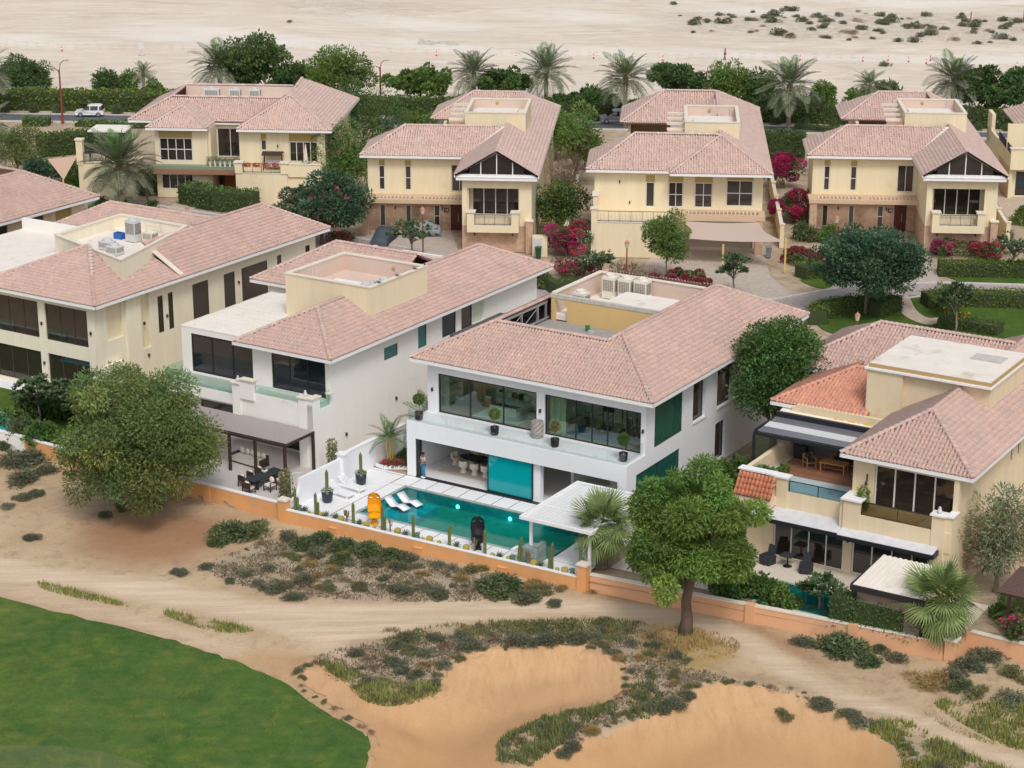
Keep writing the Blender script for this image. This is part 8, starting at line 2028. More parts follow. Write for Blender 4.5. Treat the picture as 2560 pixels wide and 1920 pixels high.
# bougainvillea
def bougain(p,rx,ry,h,label,m=None,n=2600,fl=1500,extra=None):
    t=thing("bougainvillea",label,"shrub",WF,p.x,p.y,p.z,0,"bougainvillea shrubs")
    cl=ell_clumps(rx,ry,h*.55,26,min(rx,ry,h)*.3,h*.5,bottom=-.7)
    mb=MB()
    for i in range(7):mb.tube([(random.uniform(-.1,.1),random.uniform(-.1,.1),0),(random.uniform(-.5,.5)*rx,random.uniform(-.5,.5)*ry,h*.4),cl[i][:3]],[.05,.035,.015],5)
    part("stem",mb,m_barkg,t,local=True)
    foliage_part("leaves",t,cl,n,.17,.09,L_dark);foliage_part("bracts",t,[cl[i] for i in range(0,26,2)]+cl[:4],fl,.15,.12,m or L_pink,shell=.75,clump_var=.25)
    if extra:foliage_part("white_bracts",t,[cl[i] for i in (1,5,9)],extra,.14,.11,L_wht,shell=.8)
for px,py,wp,hh,lb,m,n,fl,ex in ((1420,640,130,3.2,"big magenta bougainvillea beside the sail villa's garage block",L_pink,5200,3000,200),(1440,690,110,1.6,"low magenta bougainvillea before the sail villa",L_pink,2600,1200,0),(1730,712,170,1.0,"red and yellow bougainvillea bed along the street kerb",L_red,3600,2000,0),(1655,715,120,.9,"low magenta bougainvillea bed next to the kerb",L_pink,2200,1400,0),
  (1960,470,110,3.6,"tall magenta bougainvillea over the wall right of the sail villa",L_pink,4200,4200,0),(1985,555,110,3.0,"magenta bougainvillea nearest the shade sail post",L_pink,3600,3200,0),(2015,655,170,1.1,"crimson bougainvillea bed behind the clipped hedge corner",L_red,3000,2000,0),(2380,640,120,1.3,"pink bougainvillea bed in front of villa 10's stone wall",L_pink,2600,1500,0),(2470,645,110,1.3,"crimson bougainvillea bed right of villa 10's stone wall",L_red,2400,1200,0),
  (630,505,90,1.7,"bright magenta bougainvillea at the hedge end near villa 13",L_pink,1500,1300,0),(845,612,70,1.2,"crimson bougainvillea beside the covered car",L_red,1200,500,0),(700,500,60,1.5,"small magenta bougainvillea under villa 13's terrace",L_pink,900,500,0)):
    p=G(px,py);w=pxm(p,wp)/2*1.25;bougain(p,w,w*.75,hh*1.15,lb,m,int(n*1.2),int(fl*1.9),ex)
bougain(FF.w(43.6,-3.9,.2),1.6,.8,1.7,"magenta and white bougainvillea spilling over the right-edge wall",L_pink,2200,800,800)
bougain(FF.w(45.4,-3.7,.4),1.6,1.0,2.2,"purple bougainvillea above the right-edge wall",L_red,1800,900,0)
for px,py,wp,kd,lb in ((2030,560,110,"olive","grey-green loose shrub beside the shade sail post"),(2075,600,80,"lime","bright yellow-green shrub left of villa 10"),(2010,600,90,"green","dark shrub below the tall bougainvillea"),(2080,520,60,"lime","yellow-flowered shrub by villa 10's pillar"),(660,470,120,"grey","silvery grass-like shrub under villa 13's terrace"),(1560,690,110,"brown","bare brown shrub beside the lantern post"),(1620,700,90,"brown","bare brown shrub by the wispy tree"),(1360,720,90,"green","dark shrub right of the off-white villa's roof"),(2560,560,80,"round","shrub by the right-edge pool"),(2520,610,70,"olive","shrub by the right-edge garden wall"),(258,520,50,"lime","first small lime shrub along the paved path"),(302,522,50,"lime","second small lime shrub along the paved path"),(230,545,60,"lime","lime shrub close to the yellow villa"),(180,480,70,"round","shrub at the end of the street hedge"),(490,320,60,"green","shrub left of the silver-car palm"),(1230,480,60,"green","dark shrub by villa 12's side")):
    p=G(px,py);bush(p,pxm(p,wp)/2,kd,lb,"garden shrubs",1.3,"garden_shrub")
# hedges
def hp(pts):return [(G(*p).x,G(*p).y) for p in pts]
rt_h=lambda xs,d:[(x,float(np.interp(x,[-220,-140,-65,-20,31,62.6,120],[269,263.5,257.9,255,249.9,245.1,236]))+d) for x in xs]
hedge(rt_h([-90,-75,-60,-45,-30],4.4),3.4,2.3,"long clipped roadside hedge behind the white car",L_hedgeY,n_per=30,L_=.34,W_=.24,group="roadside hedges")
hedge(rt_h([-30,-20,-10,0,10],4.4),3.0,1.9,"clipped roadside hedge behind villas 13 and 12",L_hedge,n_per=30,L_=.34,W_=.24,group="roadside hedges")
hedge(rt_h([10,20,30],4.2),3.0,2.0,"clipped roadside hedge behind the silver car",L_hedge,n_per=30,L_=.34,W_=.24,group="roadside hedges")
hedge(rt_h([30.5,40,48],4.2),3.2,2.1,"clipped roadside hedge behind the verge palms",L_hedge,n_per=30,L_=.34,W_=.24,group="roadside hedges")
hedge(rt_h([48.5,60,75,90],4.2),3.2,2.2,"clipped roadside hedge at the upper right",L_hedge,n_per=30,L_=.34,W_=.24,group="roadside hedges")
random.seed(77)
for i in range(46):
    x=-82+i*3.4+random.uniform(-.6,.6);y=rt_h([x],1.7)[0][1]
    bush(Vector((x,y,0)),random.uniform(.75,1.05),"green","small dark shrub at the foot of the roadside hedge "+("left of villa 13" if x<-55 else "behind villa 13" if x<-32 else "behind villa 12" if x<-8 else "by the silver car" if x<16 else "right of the sail villa" if x<42 else "at the upper right"),"row of shrubs at the roadside hedge",1.5,"verge_shrub")
hedge(hp([(100,388),(200,378),(330,372)]),3.0,2.3,"tall dark hedge left of the side terrace",L_hedge,n_per=44,L_=.28,W_=.19)
hedge(hp([(60,312),(125,312)]),2.0,.9,"low clipped hedge on the near verge left of the lamp post",L_mid,n_per=44,L_=.28,W_=.19)
hedge(hp([(195,312),(290,316),(420,318)]),2.2,.5,"low ground-cover hedge on the near verge right of the lamp post",L_mid,n_per=44,L_=.28,W_=.19)
hedge(hp([(175,455),(260,475),(350,485),(440,480)]),2.2,2.4,"flowering hedge along the street in front of villa number 13",L_fic,n_per=60,L_=.22,W_=.15)
hedge(hp([(465,505),(540,522),(640,530)]),2.2,2.1,"flowering hedge right of the path to villa number 13",L_fic,n_per=60,L_=.22,W_=.15)
hedge(hp([(1900,300),(2060,305)]),2.6,3.0,"tall hedge behind the garden right of the sail villa",L_dark,n_per=40,L_=.3,W_=.2)
hedge(hp([(1905,395),(2010,400)]),2.4,3.2,"tall clipped garden hedge right of the sail villa",L_dark,n_per=44,L_=.26,W_=.18)
hedge(hp([(2445,410),(2560,420)]),2.4,2.4,"dark garden hedge right of villa number 10",L_dark,n_per=44,L_=.26,W_=.18)
hedge(hp([(1990,320),(2100,330),(2240,335)]),1.6,.6,"low hedge along the near side of the road",L_hedge,n_per=22,L_=.26,W_=.16)
hedge(hp([(1700,322),(1850,326)]),1.6,.6,"low hedge on the near verge behind the sail villa",L_hedge,n_per=22,L_=.26,W_=.16)
# central garden
LAW=dict(a=[(2000,700),(2060,690),(2090,705),(2060,722)],b=[(2365,682),(2560,690),(2700,695),(2700,712),(2440,708),(2390,700)],c=[(2040,790),(2110,768),(2210,750),(2300,738),(2560,742),(2700,746),(2700,860),(2400,870),(2150,845),(2060,825)])
for k,pl in LAW.items():struct("lawn",sheet("lawn",smooth_closed([(G(*p).x,G(*p).y) for p in pl],4),1.0,lambda x,y:np.full(x.shape,.02),m_lawn),None)
struct("garden_path",sheet("garden_path",smooth_closed([(G(*p).x,G(*p).y) for p in [(2245,740),(2270,740),(2290,775),(2320,795),(2365,792),(2368,800),(2330,812),(2300,808),(2262,790),(2240,760)]],4),1.0,lambda x,y:np.full(x.shape,.03),m_walk),None)
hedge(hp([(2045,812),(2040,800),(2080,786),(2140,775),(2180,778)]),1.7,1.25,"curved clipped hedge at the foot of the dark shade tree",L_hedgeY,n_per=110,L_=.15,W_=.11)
hedge(hp([(2185,792),(2240,775)]),1.4,1.4,"short clipped hedge behind the green utility box",L_hedge,n_per=110,L_=.15,W_=.11)
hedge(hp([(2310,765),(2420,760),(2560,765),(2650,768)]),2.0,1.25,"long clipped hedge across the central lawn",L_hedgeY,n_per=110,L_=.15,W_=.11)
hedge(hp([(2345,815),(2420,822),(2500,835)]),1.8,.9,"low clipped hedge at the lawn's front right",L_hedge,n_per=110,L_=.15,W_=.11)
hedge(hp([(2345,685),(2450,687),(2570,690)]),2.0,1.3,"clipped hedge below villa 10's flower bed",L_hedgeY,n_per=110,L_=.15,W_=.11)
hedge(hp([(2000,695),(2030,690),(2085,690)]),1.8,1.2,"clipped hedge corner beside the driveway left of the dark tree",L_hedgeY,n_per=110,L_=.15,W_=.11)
hedge(hp([(1380,735),(1440,725)]),1.6,1.2,"short clipped hedge behind the pool villa's roof",L_hedge,n_per=50,L_=.16,W_=.1)
hedge(hp([(1780,735),(1870,760),(1960,775)]),.9,.35,"low clipped edging along the street bend",L_hedgeY,n_per=110,L_=.15,W_=.11)
hedge([tuple(FF.w(33.4,-6.35).xy),tuple(FF.w(36,-6.1).xy),tuple(FF.w(38.8,-5.85).xy)],1.5,1.75,"dark glossy hedge behind the peach wall, left of the large fan palm",L_fic,n_per=170,L_=.14,W_=.09)
cl_=thing("creeper_column","leafy yellow-green creeper column at the curved white wall","plant",FF,-3.75,-8.3)
foliage_part("leaves",cl_,[(0,0,.4+i*.3,.5-.02*i,.4,.4) for i in range(6)],1300,.14,.09,L_oliv)
part("stem",MB().tube([(0,0,0),(.05,0,1.0),(0,.05,2.0)],[.05,.04,.02],6),m_barkg,cl_,local=True)
cl_=thing("creeper_column","small creeper column beside the off-white villa's side wall","plant",FF,-4.3,-2.6)
foliage_part("leaves",cl_,[(0,0,.8+i*.35,.35,.3,.35) for i in range(5)],700,.14,.09,L_oliv);part("stem",MB().tube([(0,0,0),(.03,0,1.2),(0,.03,2.2)],[.05,.04,.02],6),m_barkg,cl_,local=True)
# --- scrub on the sand
random.seed(55)
def where(p):  # which stretch of sand a shrub stands on
    q=(p.x,p.y,p.z-CAM_H);c,s=math.cos(PITCH),math.sin(PITCH);f=q[1]*c-q[2]*s;px,py=1280+FPX*q[0]/f,960-FPX*(q[1]*s+q[2]*c)/f
    trk=np.interp(px,[0,700,1500,1800,2100,2560],[1430,1540,1530,1570,1735,1900])
    if py<trk:return ["beside the wide thorn tree","before the flaking orange wall","below the pool wall's left half","below the pool wall's right half","beside the tall thorn tree","below the peach wall","at the right edge"][int(np.searchsorted([420,740,1040,1500,1880,2300],px))]
    return ["by the fairway edge","left of the left bunker","behind the left bunker","between the two bunkers","behind the right bunker","right of the right bunker"][int(np.searchsorted([760,1130,1540,1740,2130],px))]
def sb(px,py,wpx,kind,lb=None,hz=.9):
    p=GT(px,py);lb=lb or "low {} desert shrub on the sand "+where(p);nm=dict(dark="dark",green="green",grey="grey-green",olive="olive",brown="dry brown",straw="straw-coloured")[kind]
    bush(p,pxm(p,wpx)/2,kind,lb.format(nm),f"{nm} shrubs on the sand "+where(p),hz*.75)
for a in ((590,1345,170,"green","largest {} shrub in front of the flaking orange wall"),(1240,1470,150,"green","big round {} shrub just below the low orange pool wall"),(2090,1632,160,"green","wide {} shrub below the peach wall, right of the track"),(2320,1700,130,"straw","broad {} dry tuft below the peach wall corner"),(1960,1790,70,"olive","pale {} bush on the right bunker's far lip"),
          (2110,1790,80,"olive","yellowish {} bush on the right bunker's upper right lip"),(1690,1760,90,"dark","{} bush between the two bunkers"),(1970,1545,50,"green","small {} bush beside the tall thorn tree's right side"),(50,1165,150,"dark","wide {} bush against the left-edge wall"),(25,1120,90,"green","tall {} bush at the left edge by the wall")):sb(*a)
for px,py,w,k in ((545,1362,80,"green"),(640,1320,70,"green"),(720,1345,70,"dark"),(760,1365,90,"green"),(810,1352,100,"green"),(865,1370,110,"green"),(920,1385,110,"green"),(975,1395,100,"green"),(1015,1400,70,"dark"),(790,1390,80,"dark"),(850,1402,80,"green"),(1000,1420,70,"dark"),(940,1412,80,"dark"),
   (640,1460,60,"grey"),(690,1475,90,"dark"),(760,1455,80,"dark"),(735,1498,70,"dark"),(820,1470,60,"olive"),(815,1440,50,"brown"),(900,1470,60,"dark"),(960,1450,45,"dark"),(1000,1480,80,"dark"),(1060,1470,60,"grey"),(1100,1490,80,"dark"),(1160,1480,50,"brown"),(1320,1502,100,"dark"),(1380,1510,60,"dark"),(455,1432,60,"dark"),(510,1418,55,"dark"),(575,1455,40,"dark"),(80,1348,55,"dark"),(60,1248,60,"dark"),(100,1235,60,"dark"),(20,1268,50,"grey"),(60,1205,110,"dark"),(115,1180,70,"dark"),
   (1020,1600,70,"dark"),(980,1580,60,"brown"),(1090,1600,60,"dark"),(1150,1590,80,"grey"),(1180,1620,90,"dark"),(1240,1605,80,"brown"),(1300,1610,110,"dark"),(1380,1605,100,"dark"),(1450,1600,80,"dark"),(1500,1560,70,"olive"),(1420,1570,90,"olive"),(1330,1570,90,"olive"),(980,1660,70,"dark"),(1040,1690,60,"dark"),(1080,1710,60,"grey"),(900,1640,45,"brown"),(1660,1775,70,"dark"),(1720,1745,60,"dark"),(1600,1740,70,"olive"),(1430,1870,70,"dark"),(1400,1890,60,"dark"),
   (2010,1612,80,"dark"),(2170,1655,90,"green"),(2240,1650,80,"dark"),(2200,1625,60,"green"),(2160,1610,50,"green"),(2380,1695,90,"dark"),(2420,1670,110,"dark"),(2470,1650,110,"dark"),(2530,1690,120,"olive"),(2440,1740,110,"olive"),(2520,1750,120,"grey"),(2400,1720,80,"green"),(1430,1455,60,"olive"),(1350,1475,70,"olive"),(1180,1430,90,"olive"),(1130,1425,80,"brown"),(1900,1505,50,"dark"),(2050,1772,80,"dark"),(2140,1812,70,"grey"),(1480,1480,50,"brown"),(300,1270,60,"olive"),(385,1265,80,"green"),(260,1290,50,"dark")):
    sb(px,py,w,k)
NOGO=np.maximum(np.maximum(sdist(ZP['b1'],gx,gy),sdist(ZP['b2'],gx,gy)),sdist(ZP['track'],gx,gy)-.3)
def scatter(polykey,n,kinds,rmin,rmax):
    pl=ZP[polykey];xs=[p[0] for p in pl];ys=[p[1] for p in pl];k=0;tries=0
    while k<n and tries<n*40:
        tries+=1
        x,y=random.uniform(min(xs),max(xs)),random.uniform(min(ys),max(ys));a=np.array([x]);b=np.array([y])
        if not inside(pl,a,b)[0] or glook(NOGO,a,b)[0]>-.3:continue
        kd=random.choice(kinds);nm=dict(dark="dark",grey="grey-green",olive="olive",brown="dry brown",straw="straw-coloured")[kd]
        q=Vector((x,y,float(hlook(a,b)[0])));bush(q,random.uniform(rmin,rmax),kd,f"small {nm} scrub plant on the sand "+where(q),f"small {nm} scrub plants "+where(q),.8);k+=1
scatter('scrub',85,["grey","brown","brown","olive","straw","grey"],.22,.7)
scatter('scrub2',95,["grey","brown","grey","olive","straw","dark"],.25,.75)
random.seed(66)
for key in ('b1','b2'):  # fringe of tufts along the bunker lips
    pl=ZP[key];n=len(pl)
    for i in range(0,n):
        a,b=Vector(pl[i]),Vector(pl[(i+1)%n]);q=a.lerp(b,random.random());d=(b-a);nr=Vector((d.y,-d.x)).normalized()
        q2=q+nr*random.uniform(.05,.55)
        if glook(NOGO,np.array([q2.x]),np.array([q2.y]))[0]>0:q2=q-nr*random.uniform(.05,.55)
        if glook(NOGO,np.array([q2.x]),np.array([q2.y]))[0]>.0 or sdist(ZP['green'],np.array([q2.x]),np.array([q2.y]))[0]>-.3 or q2.y<86:continue
        kd=random.choice(["olive","brown","olive","grey"]);nm=dict(olive="olive",brown="dry brown",grey="grey-green")[kd]
        bush(Vector((q2.x,q2.y,float(hlook(np.array([q2.x]),np.array([q2.y]))[0]))),random.uniform(.18,.5),kd,f"low {nm} tuft on the sandy lip "+where(Vector((q2.x,q2.y,-2))),f"{nm} lip tufts "+where(Vector((q2.x,q2.y,-2))),.8)
# grasses
def gpoly(pts):return smooth_closed(pixpoly(pts,GT),3)
L_grassy=leafmat("yellow_green_grass",(.27,.29,.085),rough=.8);L_grassd=leafmat("dull_green_grass",(.18,.21,.075),rough=.8)
blades([gpoly([(92,1458),(130,1462),(220,1485),(310,1508),(315,1518),(220,1502),(120,1478)]),gpoly([(410,1530),(480,1540),(620,1572),(622,1582),(540,1580),(430,1548)]),gpoly([(795,1655),(850,1665),(960,1700),(1090,1715),(1098,1735),(1060,1752),(1000,1768),(950,1768),(900,1748),(850,1700),(800,1670)])],230,.30,.035,L_grassy,"grass_tufts",label="yellow-green grass tufts along the track and the left bunker edge")
blades([gpoly([(1255,1850),(1300,1820),(1370,1798),(1450,1778),(1530,1765),(1545,1775),(1480,1800),(1430,1840),(1380,1880),(1330,1910),(1260,1912),(1242,1880)]),gpoly([(1575,1730),(1600,1710),(1650,1715),(1640,1790),(1590,1790)])],230,.36,.04,L_grassd,"grass_tufts",label="long dull green grass between the two bunkers")
blades([gpoly([(2170,1828),(2250,1800),(2350,1850),(2450,1900),(2560,1950),(2560,2000),(2290,2000),(2250,1890),(2210,1850)]),gpoly([(2335,1760),(2420,1760),(2560,1770),(2620,1860),(2560,1880),(2440,1830)])],220,.36,.04,L_grassy,"grass_tufts",label="long yellow-green grass at the lower right corner")
blades([gpoly([(960,1600),(1100,1565),(1300,1552),(1520,1550),(1620,1560),(1600,1600),(1480,1600),(1300,1590),(1100,1600),(1000,1625)])],160,.25,.035,L_grassd,"grass_tufts",label="rough grass strip below the track in the middle")
blades([gpoly([(1600,1590),(1680,1568),(1780,1578),(1850,1610),(1820,1640),(1720,1650),(1640,1640)])],170,.22,.03,L_straw,"straw_litter",label="straw-coloured dry grass around the tall thorn tree's trunk")
blades([gpoly([(2310,1780),(2360,1800),(2440,1838),(2500,1862),(2500,1868),(2430,1848),(2350,1812)])],160,.15,.03,L_grassy,"grass_tufts",label="thin grass strip between the wheel ruts at the right")
blades([ZP["scrub"],ZP["scrub2"]],70,.16,.05,L_brown,"scrub_litter",label="low dry twiggy scrub covering the sand between the shrubs",lean=1.5)
blades([ZP["scrub"],ZP["scrub2"]],60,.15,.05,L_grey,"scrub_litter",label="low grey-green scrub covering the sand between the shrubs",lean=1.5)
edge_p=ZP['green'];ring_=[(p[0],p[1]) for p in edge_p]
blades([ring_],40,.07,.03,leafmat("fairway_blade",(.11,.18,.055),rough=.8),"fairway_grass",zfn=lambda x,y:hlook(x,y)+.05,label="short fairway grass at the lower left")
# --- desert scrub
random.seed(91)
DZ=[(1660,40),(1950,22),(2300,34),(2600,42),(2600,118),(2300,110),(1960,100),(1720,82)]
dpoly=[(G(*p).x,G(*p).y) for p in DZ];xs=[p[0] for p in dpoly];ys=[p[1] for p in dpoly];k=0
while k<120:
    x,y=random.uniform(min(xs),max(xs)),random.uniform(min(ys),max(ys))
    if not inside(dpoly,np.array([x]),np.array([y]))[0]:continue
    kd=random.choice(["far","fardark","far","brown"]);r=random.uniform(.5,1.7)*(1.2 if random.random()<.2 else 1)
    bush(Vector((x,y,land_z(x,y))),r,kd,dict(far="greyish",fardark="dark",brown="brown dead")[kd]+" shrub on the "+("left" if x<45 else "middle" if x<68 else "right")+(" rear" if y>335 else " front")+" of the stony desert patch","shrubs on the stony desert",.75);k+=1
for px,py,w,lb in ((2212,165,38,"lone round green shrub on the sand right of the cones"),(1735,62,40,"green shrub at the left end of the stony desert patch"),(1682,12,30,"small bare tree at the top edge of the desert"),(2295,72,40,"pale grey rounded shrub in the stony desert, left of the largest"),(2440,62,45,"largest pale grey shrub in the stony desert"),(2325,88,45,"pale grey shrub in the front of the stony desert"),(862,152,14,"tiny shrub on the sand behind the double lamp"),(725,55,18,"small dark shrub left of the rubble")):
    p=GD(px,py);bush(p,pxm(p,w)/2,"fardark" if "green" in lb else "far",lb,"single desert shrubs",.9)
# ------------------------------------------------------------------ people
def skin(name,verts,edges,rad,m,parent,sub=2):
    me=bpy.data.meshes.new(name);me.from_pydata(verts,edges,[]);o=bpy.data.objects.new(name,me);C.objects.link(o)
    md=o.modifiers.new("s",'SKIN');o.modifiers.new("b",'SUBSURF').render_levels=sub;o.modifiers["b"].levels=sub
    for i,r in enumerate(rad):me.skin_vertices[0].data[i].radius=r if isinstance(r,tuple) else (r,r)
    me.skin_vertices[0].data[0].use_root=True
    bpy.context.view_layer.update()
    res=bpy.data.meshes.new_from_object(o.evaluated_get(bpy.context.evaluated_depsgraph_get()));bpy.data.objects.remove(o)
    res.materials.clear();res.materials.append(m);res.polygons.foreach_set("use_smooth",[True]*len(res.polygons))
    return link(name,res,parent)
m_skin=mat("brown_skin",(.20,.10,.065),.6)
def striped(name,c1,c2,sc):
    m,N,L,b=node_mat(name,.9,.2);tc=N.new("ShaderNodeTexCoord");w=N.new("ShaderNodeTexWave");w.bands_direction='Z';w.inputs["Scale"].default_value=sc
    L.new(tc.outputs["Object"],w.inputs["Vector"]);L.new(mixc(N,L,rg_(N,L,w.outputs["Fac"],.45,.55),c1,c2),b.inputs["Base Color"]);return m
def person(label,fr,u,v,z,rz,shirt,trouser,shoe,arms,stride,hairm,name_shirt="shirt"):
    t=thing("person",label,"person",fr,u,v,z,rz)
    (el,hl),(er,hr)=arms;s=stride
    V=[(0,0,.96),(0,0,1.12),(0,.0,1.30),(0,.0,1.46),(0,-.01,1.54),(0,-.02,1.62),(0,-.02,1.71),(-.19,0,1.43),el,hl,(.19,0,1.43),er,hr,(-.10,0,.92),(-.11,-s*.5,.50),(-.11,-s+.04,.08),(-.12,-s-.12,.04),(.10,0,.92),(.11,s*.5,.50),(.11,s+.04,.08),(.12,s-.12,.04)]
    E_=[(0,1),(1,2),(2,3),(3,4),(4,5),(5,6),(3,7),(7,8),(8,9),(3,10),(10,11),(11,12),(0,13),(13,14),(14,15),(15,16),(0,17),(17,18),(18,19),(19,20)]
    Rr=[(.15,.11),(.14,.10),(.15,.11),(.10,.08),.06,(.085,.10),(.075,.085),.065,.048,.038,.065,.048,.038,.085,.062,.045,.04,.085,.062,.045,.04]
    skin("body",V,E_,Rr,m_skin,t)
    skin(name_shirt,[V[0],V[1],V[2],V[3],V[7],tuple(.35*a+.65*b for a,b in zip(V[7],V[8])),V[10],tuple(.35*a+.65*b for a,b in zip(V[10],V[11]))],[(0,1),(1,2),(2,3),(3,4),(4,5),(3,6),(6,7)],[(.18,.14),(.175,.135),(.185,.14),(.12,.10),.09,.075,.09,.075],shirt,t)
    skin("trousers",[(0,0,.97),V[13],V[14],V[15],V[17],V[18],V[19]],[(0,1),(1,2),(2,3),(0,4),(4,5),(5,6)],[(.17,.13),.105,.08,.065,.105,.08,.065],trouser,t)
    for i in (15,19):
        f=V[i];part("shoe",MB().ball((f[0],f[1]-.06,.05),.06,.15,.055,8,5),shoe,t,local=True,smooth=True)
    part("hair",MB().ball((0,.0,1.735),.098,.115,.085,10,6),hairm,t,local=True,smooth=True)
    part("face",MB().ball((0,-.125,1.665),.014,.02,.022,6,4).ball((-.035,-.11,1.69),.012,.008,.008,6,4).ball((.035,-.11,1.69),.012,.008,.008,6,4),m_skin,t,local=True)
    for hnd,sx in ((hl,-1),(hr,1)):
        q=Vector(hnd);mb=MB().ball(q+Vector((0,-.03,0)),.035,.05,.022,7,4)
        for k in range(4):mb.tube([q+Vector((-.027+.018*k,-.06,0)),q+Vector((-.027+.018*k,-.11,.005)),q+Vector((-.024+.016*k,-.13+.008*abs(k-1.5),-.02))],[.010,.009,.007],5)
        mb.tube([q+Vector((-sx*.03,-.02,0)),q+Vector((-sx*.06,-.06,.012)),q+Vector((-sx*.055,-.09,.012))],[.012,.010,.008],5)
        part("hand",mb,m_skin,t,local=True,smooth=True)
    return t
person("man in a red and white striped shirt and jeans at the villa's open door",FF,1.3,.0,.05,-.45,striped("red_white_stripes",(.75,.72,.70),(.28,.05,.05),5.5),mat("blue_jeans",(.06,.20,.36),.9,var=.15),m_whiteP,(((-.29,-.02,1.16),(-.06,-.24,1.20)),((.29,-.02,1.16),(.06,-.24,1.20))),0,mat("black_hair",(.01,.01,.01),.8))
solo("mobile_phone",MB().box(-.04,-.012,-.07,.04,.0,.07).box(-.036,.0005,-.062,.036,.003,.062),m_black,"dark phone held by the man in the striped shirt","phone",FF,1.18,-.33,1.30,-.45)
wp=GD(1812,150)
person("worker in blue overalls, orange vest and blue helmet walking on the sand",WF,wp.x,wp.y,wp.z,.9,mat("orange_vest",(.70,.14,.05),.8),mat("navy_overall",(.06,.07,.16),.9),m_black,(((-.27,-.1,1.16),(-.2,-.28,1.0)),((.27,.12,1.16),(.25,.2,.92))),.22,mat("blue_helmet",(.03,.16,.40),.4),"vest")
# ------------------------------------------------------------------ cars
def car(fr,u,v,rz,label,Lc,W,H_,body,suv=False):
    t=thing("car",label,"car",fr,u,v,.03,rz);hl=Lc/2
    lo=.26
    belt=.57*H_
    lower=[(-hl,.5*H_),(-hl+.05,lo),(hl-.1,lo),(hl,.36*H_),(hl-.08,.50*H_),(hl-.85,belt),(-hl+.06,belt)]
    def loft(poly,ws,m,nm):
        n=len(poly);rings_=[[(x,y*k,z) for (x,z),k in zip(poly,ws_)] for y,ws_ in ((-1,[w_*1.0 for w_ in ws]),(1,ws))]
        mb=MB();a=[(x,-k,z) for (x,z),k in zip(poly,ws)];b=[(x,k,z) for (x,z),k in zip(poly,ws)]
        mb.add(a+b,[tuple(range(n)),tuple(range(2*n-1,n-1,-1))]+[(i,i+n,(i+1)%n+n,(i+1)%n) for i in range(n)]);return part(nm,mb,m,t,local=True)
    loft(lower,[W/2*.92,W/2*.95,W/2*.9,W/2*.86,W/2*.9,W/2,W/2*.98],body,"body")
    cab=[(hl-.85,belt-.002),(hl-1.62,.92*H_),(hl-2.0,.985*H_),(-hl+.62,.985*H_),(-hl+.32,.90*H_),(-hl+.1,belt-.002)]
    loft(cab,[W/2*.96,W/2*.82,W/2*.78,W/2*.78,W/2*.82,W/2*.95],m_glassD,"window")
    loft([(hl-1.6,.94*H_),(hl-2.0,H_),(-hl+.62,H_+.01),(-hl+.26,.92*H_),(-hl+.28,.89*H_),(-hl+.66,.93*H_),(hl-2.0,.93*H_)],[W/2*.82,W/2*.80,W/2*.80,W/2*.84,W/2*.84,W/2*.86,W/2*.86],body,"roof")
    pil=MB()
    for sg in (-1,1):
        for (xa,xb) in ((-.15,-.05),(-hl+.55,-hl+.7)):
            y0_,y1_=sg*W/2*.965,sg*W/2*.835;pil.add([(xa,y0_,belt),(xb,y0_,belt),(xb-.05,y1_,.95*H_),(xa-.05,y1_,.95*H_)],[(0,1,2,3)])
    part("pillar",pil,body,t,local=True)
    for x in (hl-.72,-hl+.68):
        for sg in (-1,1):
            wt=part("wheel",MB().tube([(x,sg*(W/2-.19),.30),(x,sg*(W/2+.01),.30)],.30,18),m_black,t,local=True)
            part("rim",MB().tube([(x,sg*(W/2+.011),.30),(x,sg*(W/2+.025),.30)],[.20,.19],12),m_steel,wt,local=True)
    for sg in (-1,1):
        part("headlight",MB().ball((hl-.18,sg*W*.36,.48*H_),.17,.14,.07,8,5),m_acgrey,t,local=True)
        part("tail_light",MB().ball((-hl+.07,sg*W*.41,.56*H_),.08,.07,.13,8,5),mat("red_lens",(.45,.02,.02),.3),t,local=True)
        part("mirror",MB().ball((hl-1.15,sg*(W/2+.08),belt+.08),.09,.09,.07,8,5),body,t,local=True)
    return t
pc=G(224,292);car(WF,pc.x,pc.y+.4,math.pi+.05,"white hatchback driving on the asphalt road at the left",3.65,1.6,1.5,mat("white_car_paint",(.80,.80,.80),.25))
pc=G(1545,308);car(WF,pc.x,pc.y+.4,math.pi+.10,"silver sport utility car on the road behind the verge palm",4.6,1.85,1.65,mat("silver_car_paint",(.36,.38,.41),.3,metal=.4),True)
def cover(u,v,rz,label,m,L_=4.2):
    prof=[(-L_/2,.02,.82),(-L_/2+.05,.75,.78),(-L_/2+.7,1.0,.8),(-L_/2+1.4,1.42,.72),(.5,1.45,.72),(1.2,1.0,.8),(L_/2-.1,.85,.8),(L_/2,.05,.84)]
    mb=MB();rs=[]
    for i in range(29):
        x=-L_/2+L_*i/28;h=float(np.interp(x,[p[0] for p in prof],[p[1] for p in prof]));w_=float(np.interp(x,[p[0] for p in prof],[p[2] for p in prof]))
        rs.append([(x,w_*1.12+.03*math.sin(i*1.9),0),(x,w_*1.05,h*.55),(x,w_*.8,h*.93),(x,.0,h+.02*math.sin(i*2.6)),(x,-w_*.8,h*.93),(x,-w_*1.05,h*.55),(x,-w_*1.12+.03*math.cos(i*2.3),0)])
    mb.rings(rs);return solo("covered_car",mb,m,label,"car",KF,u,v,.01,rz,None,True)
cover(-27.4,189.4,1.45,"car under a dark slate cover on villa 12's driveway",mat("slate_car_cover",(.055,.075,.095),.7,var=.15))
cover(-23.9,192.3,.1,"car under a grey cover by villa 12's front wall",mat("grey_car_cover",(.28,.30,.31),.7,var=.1),3.6)
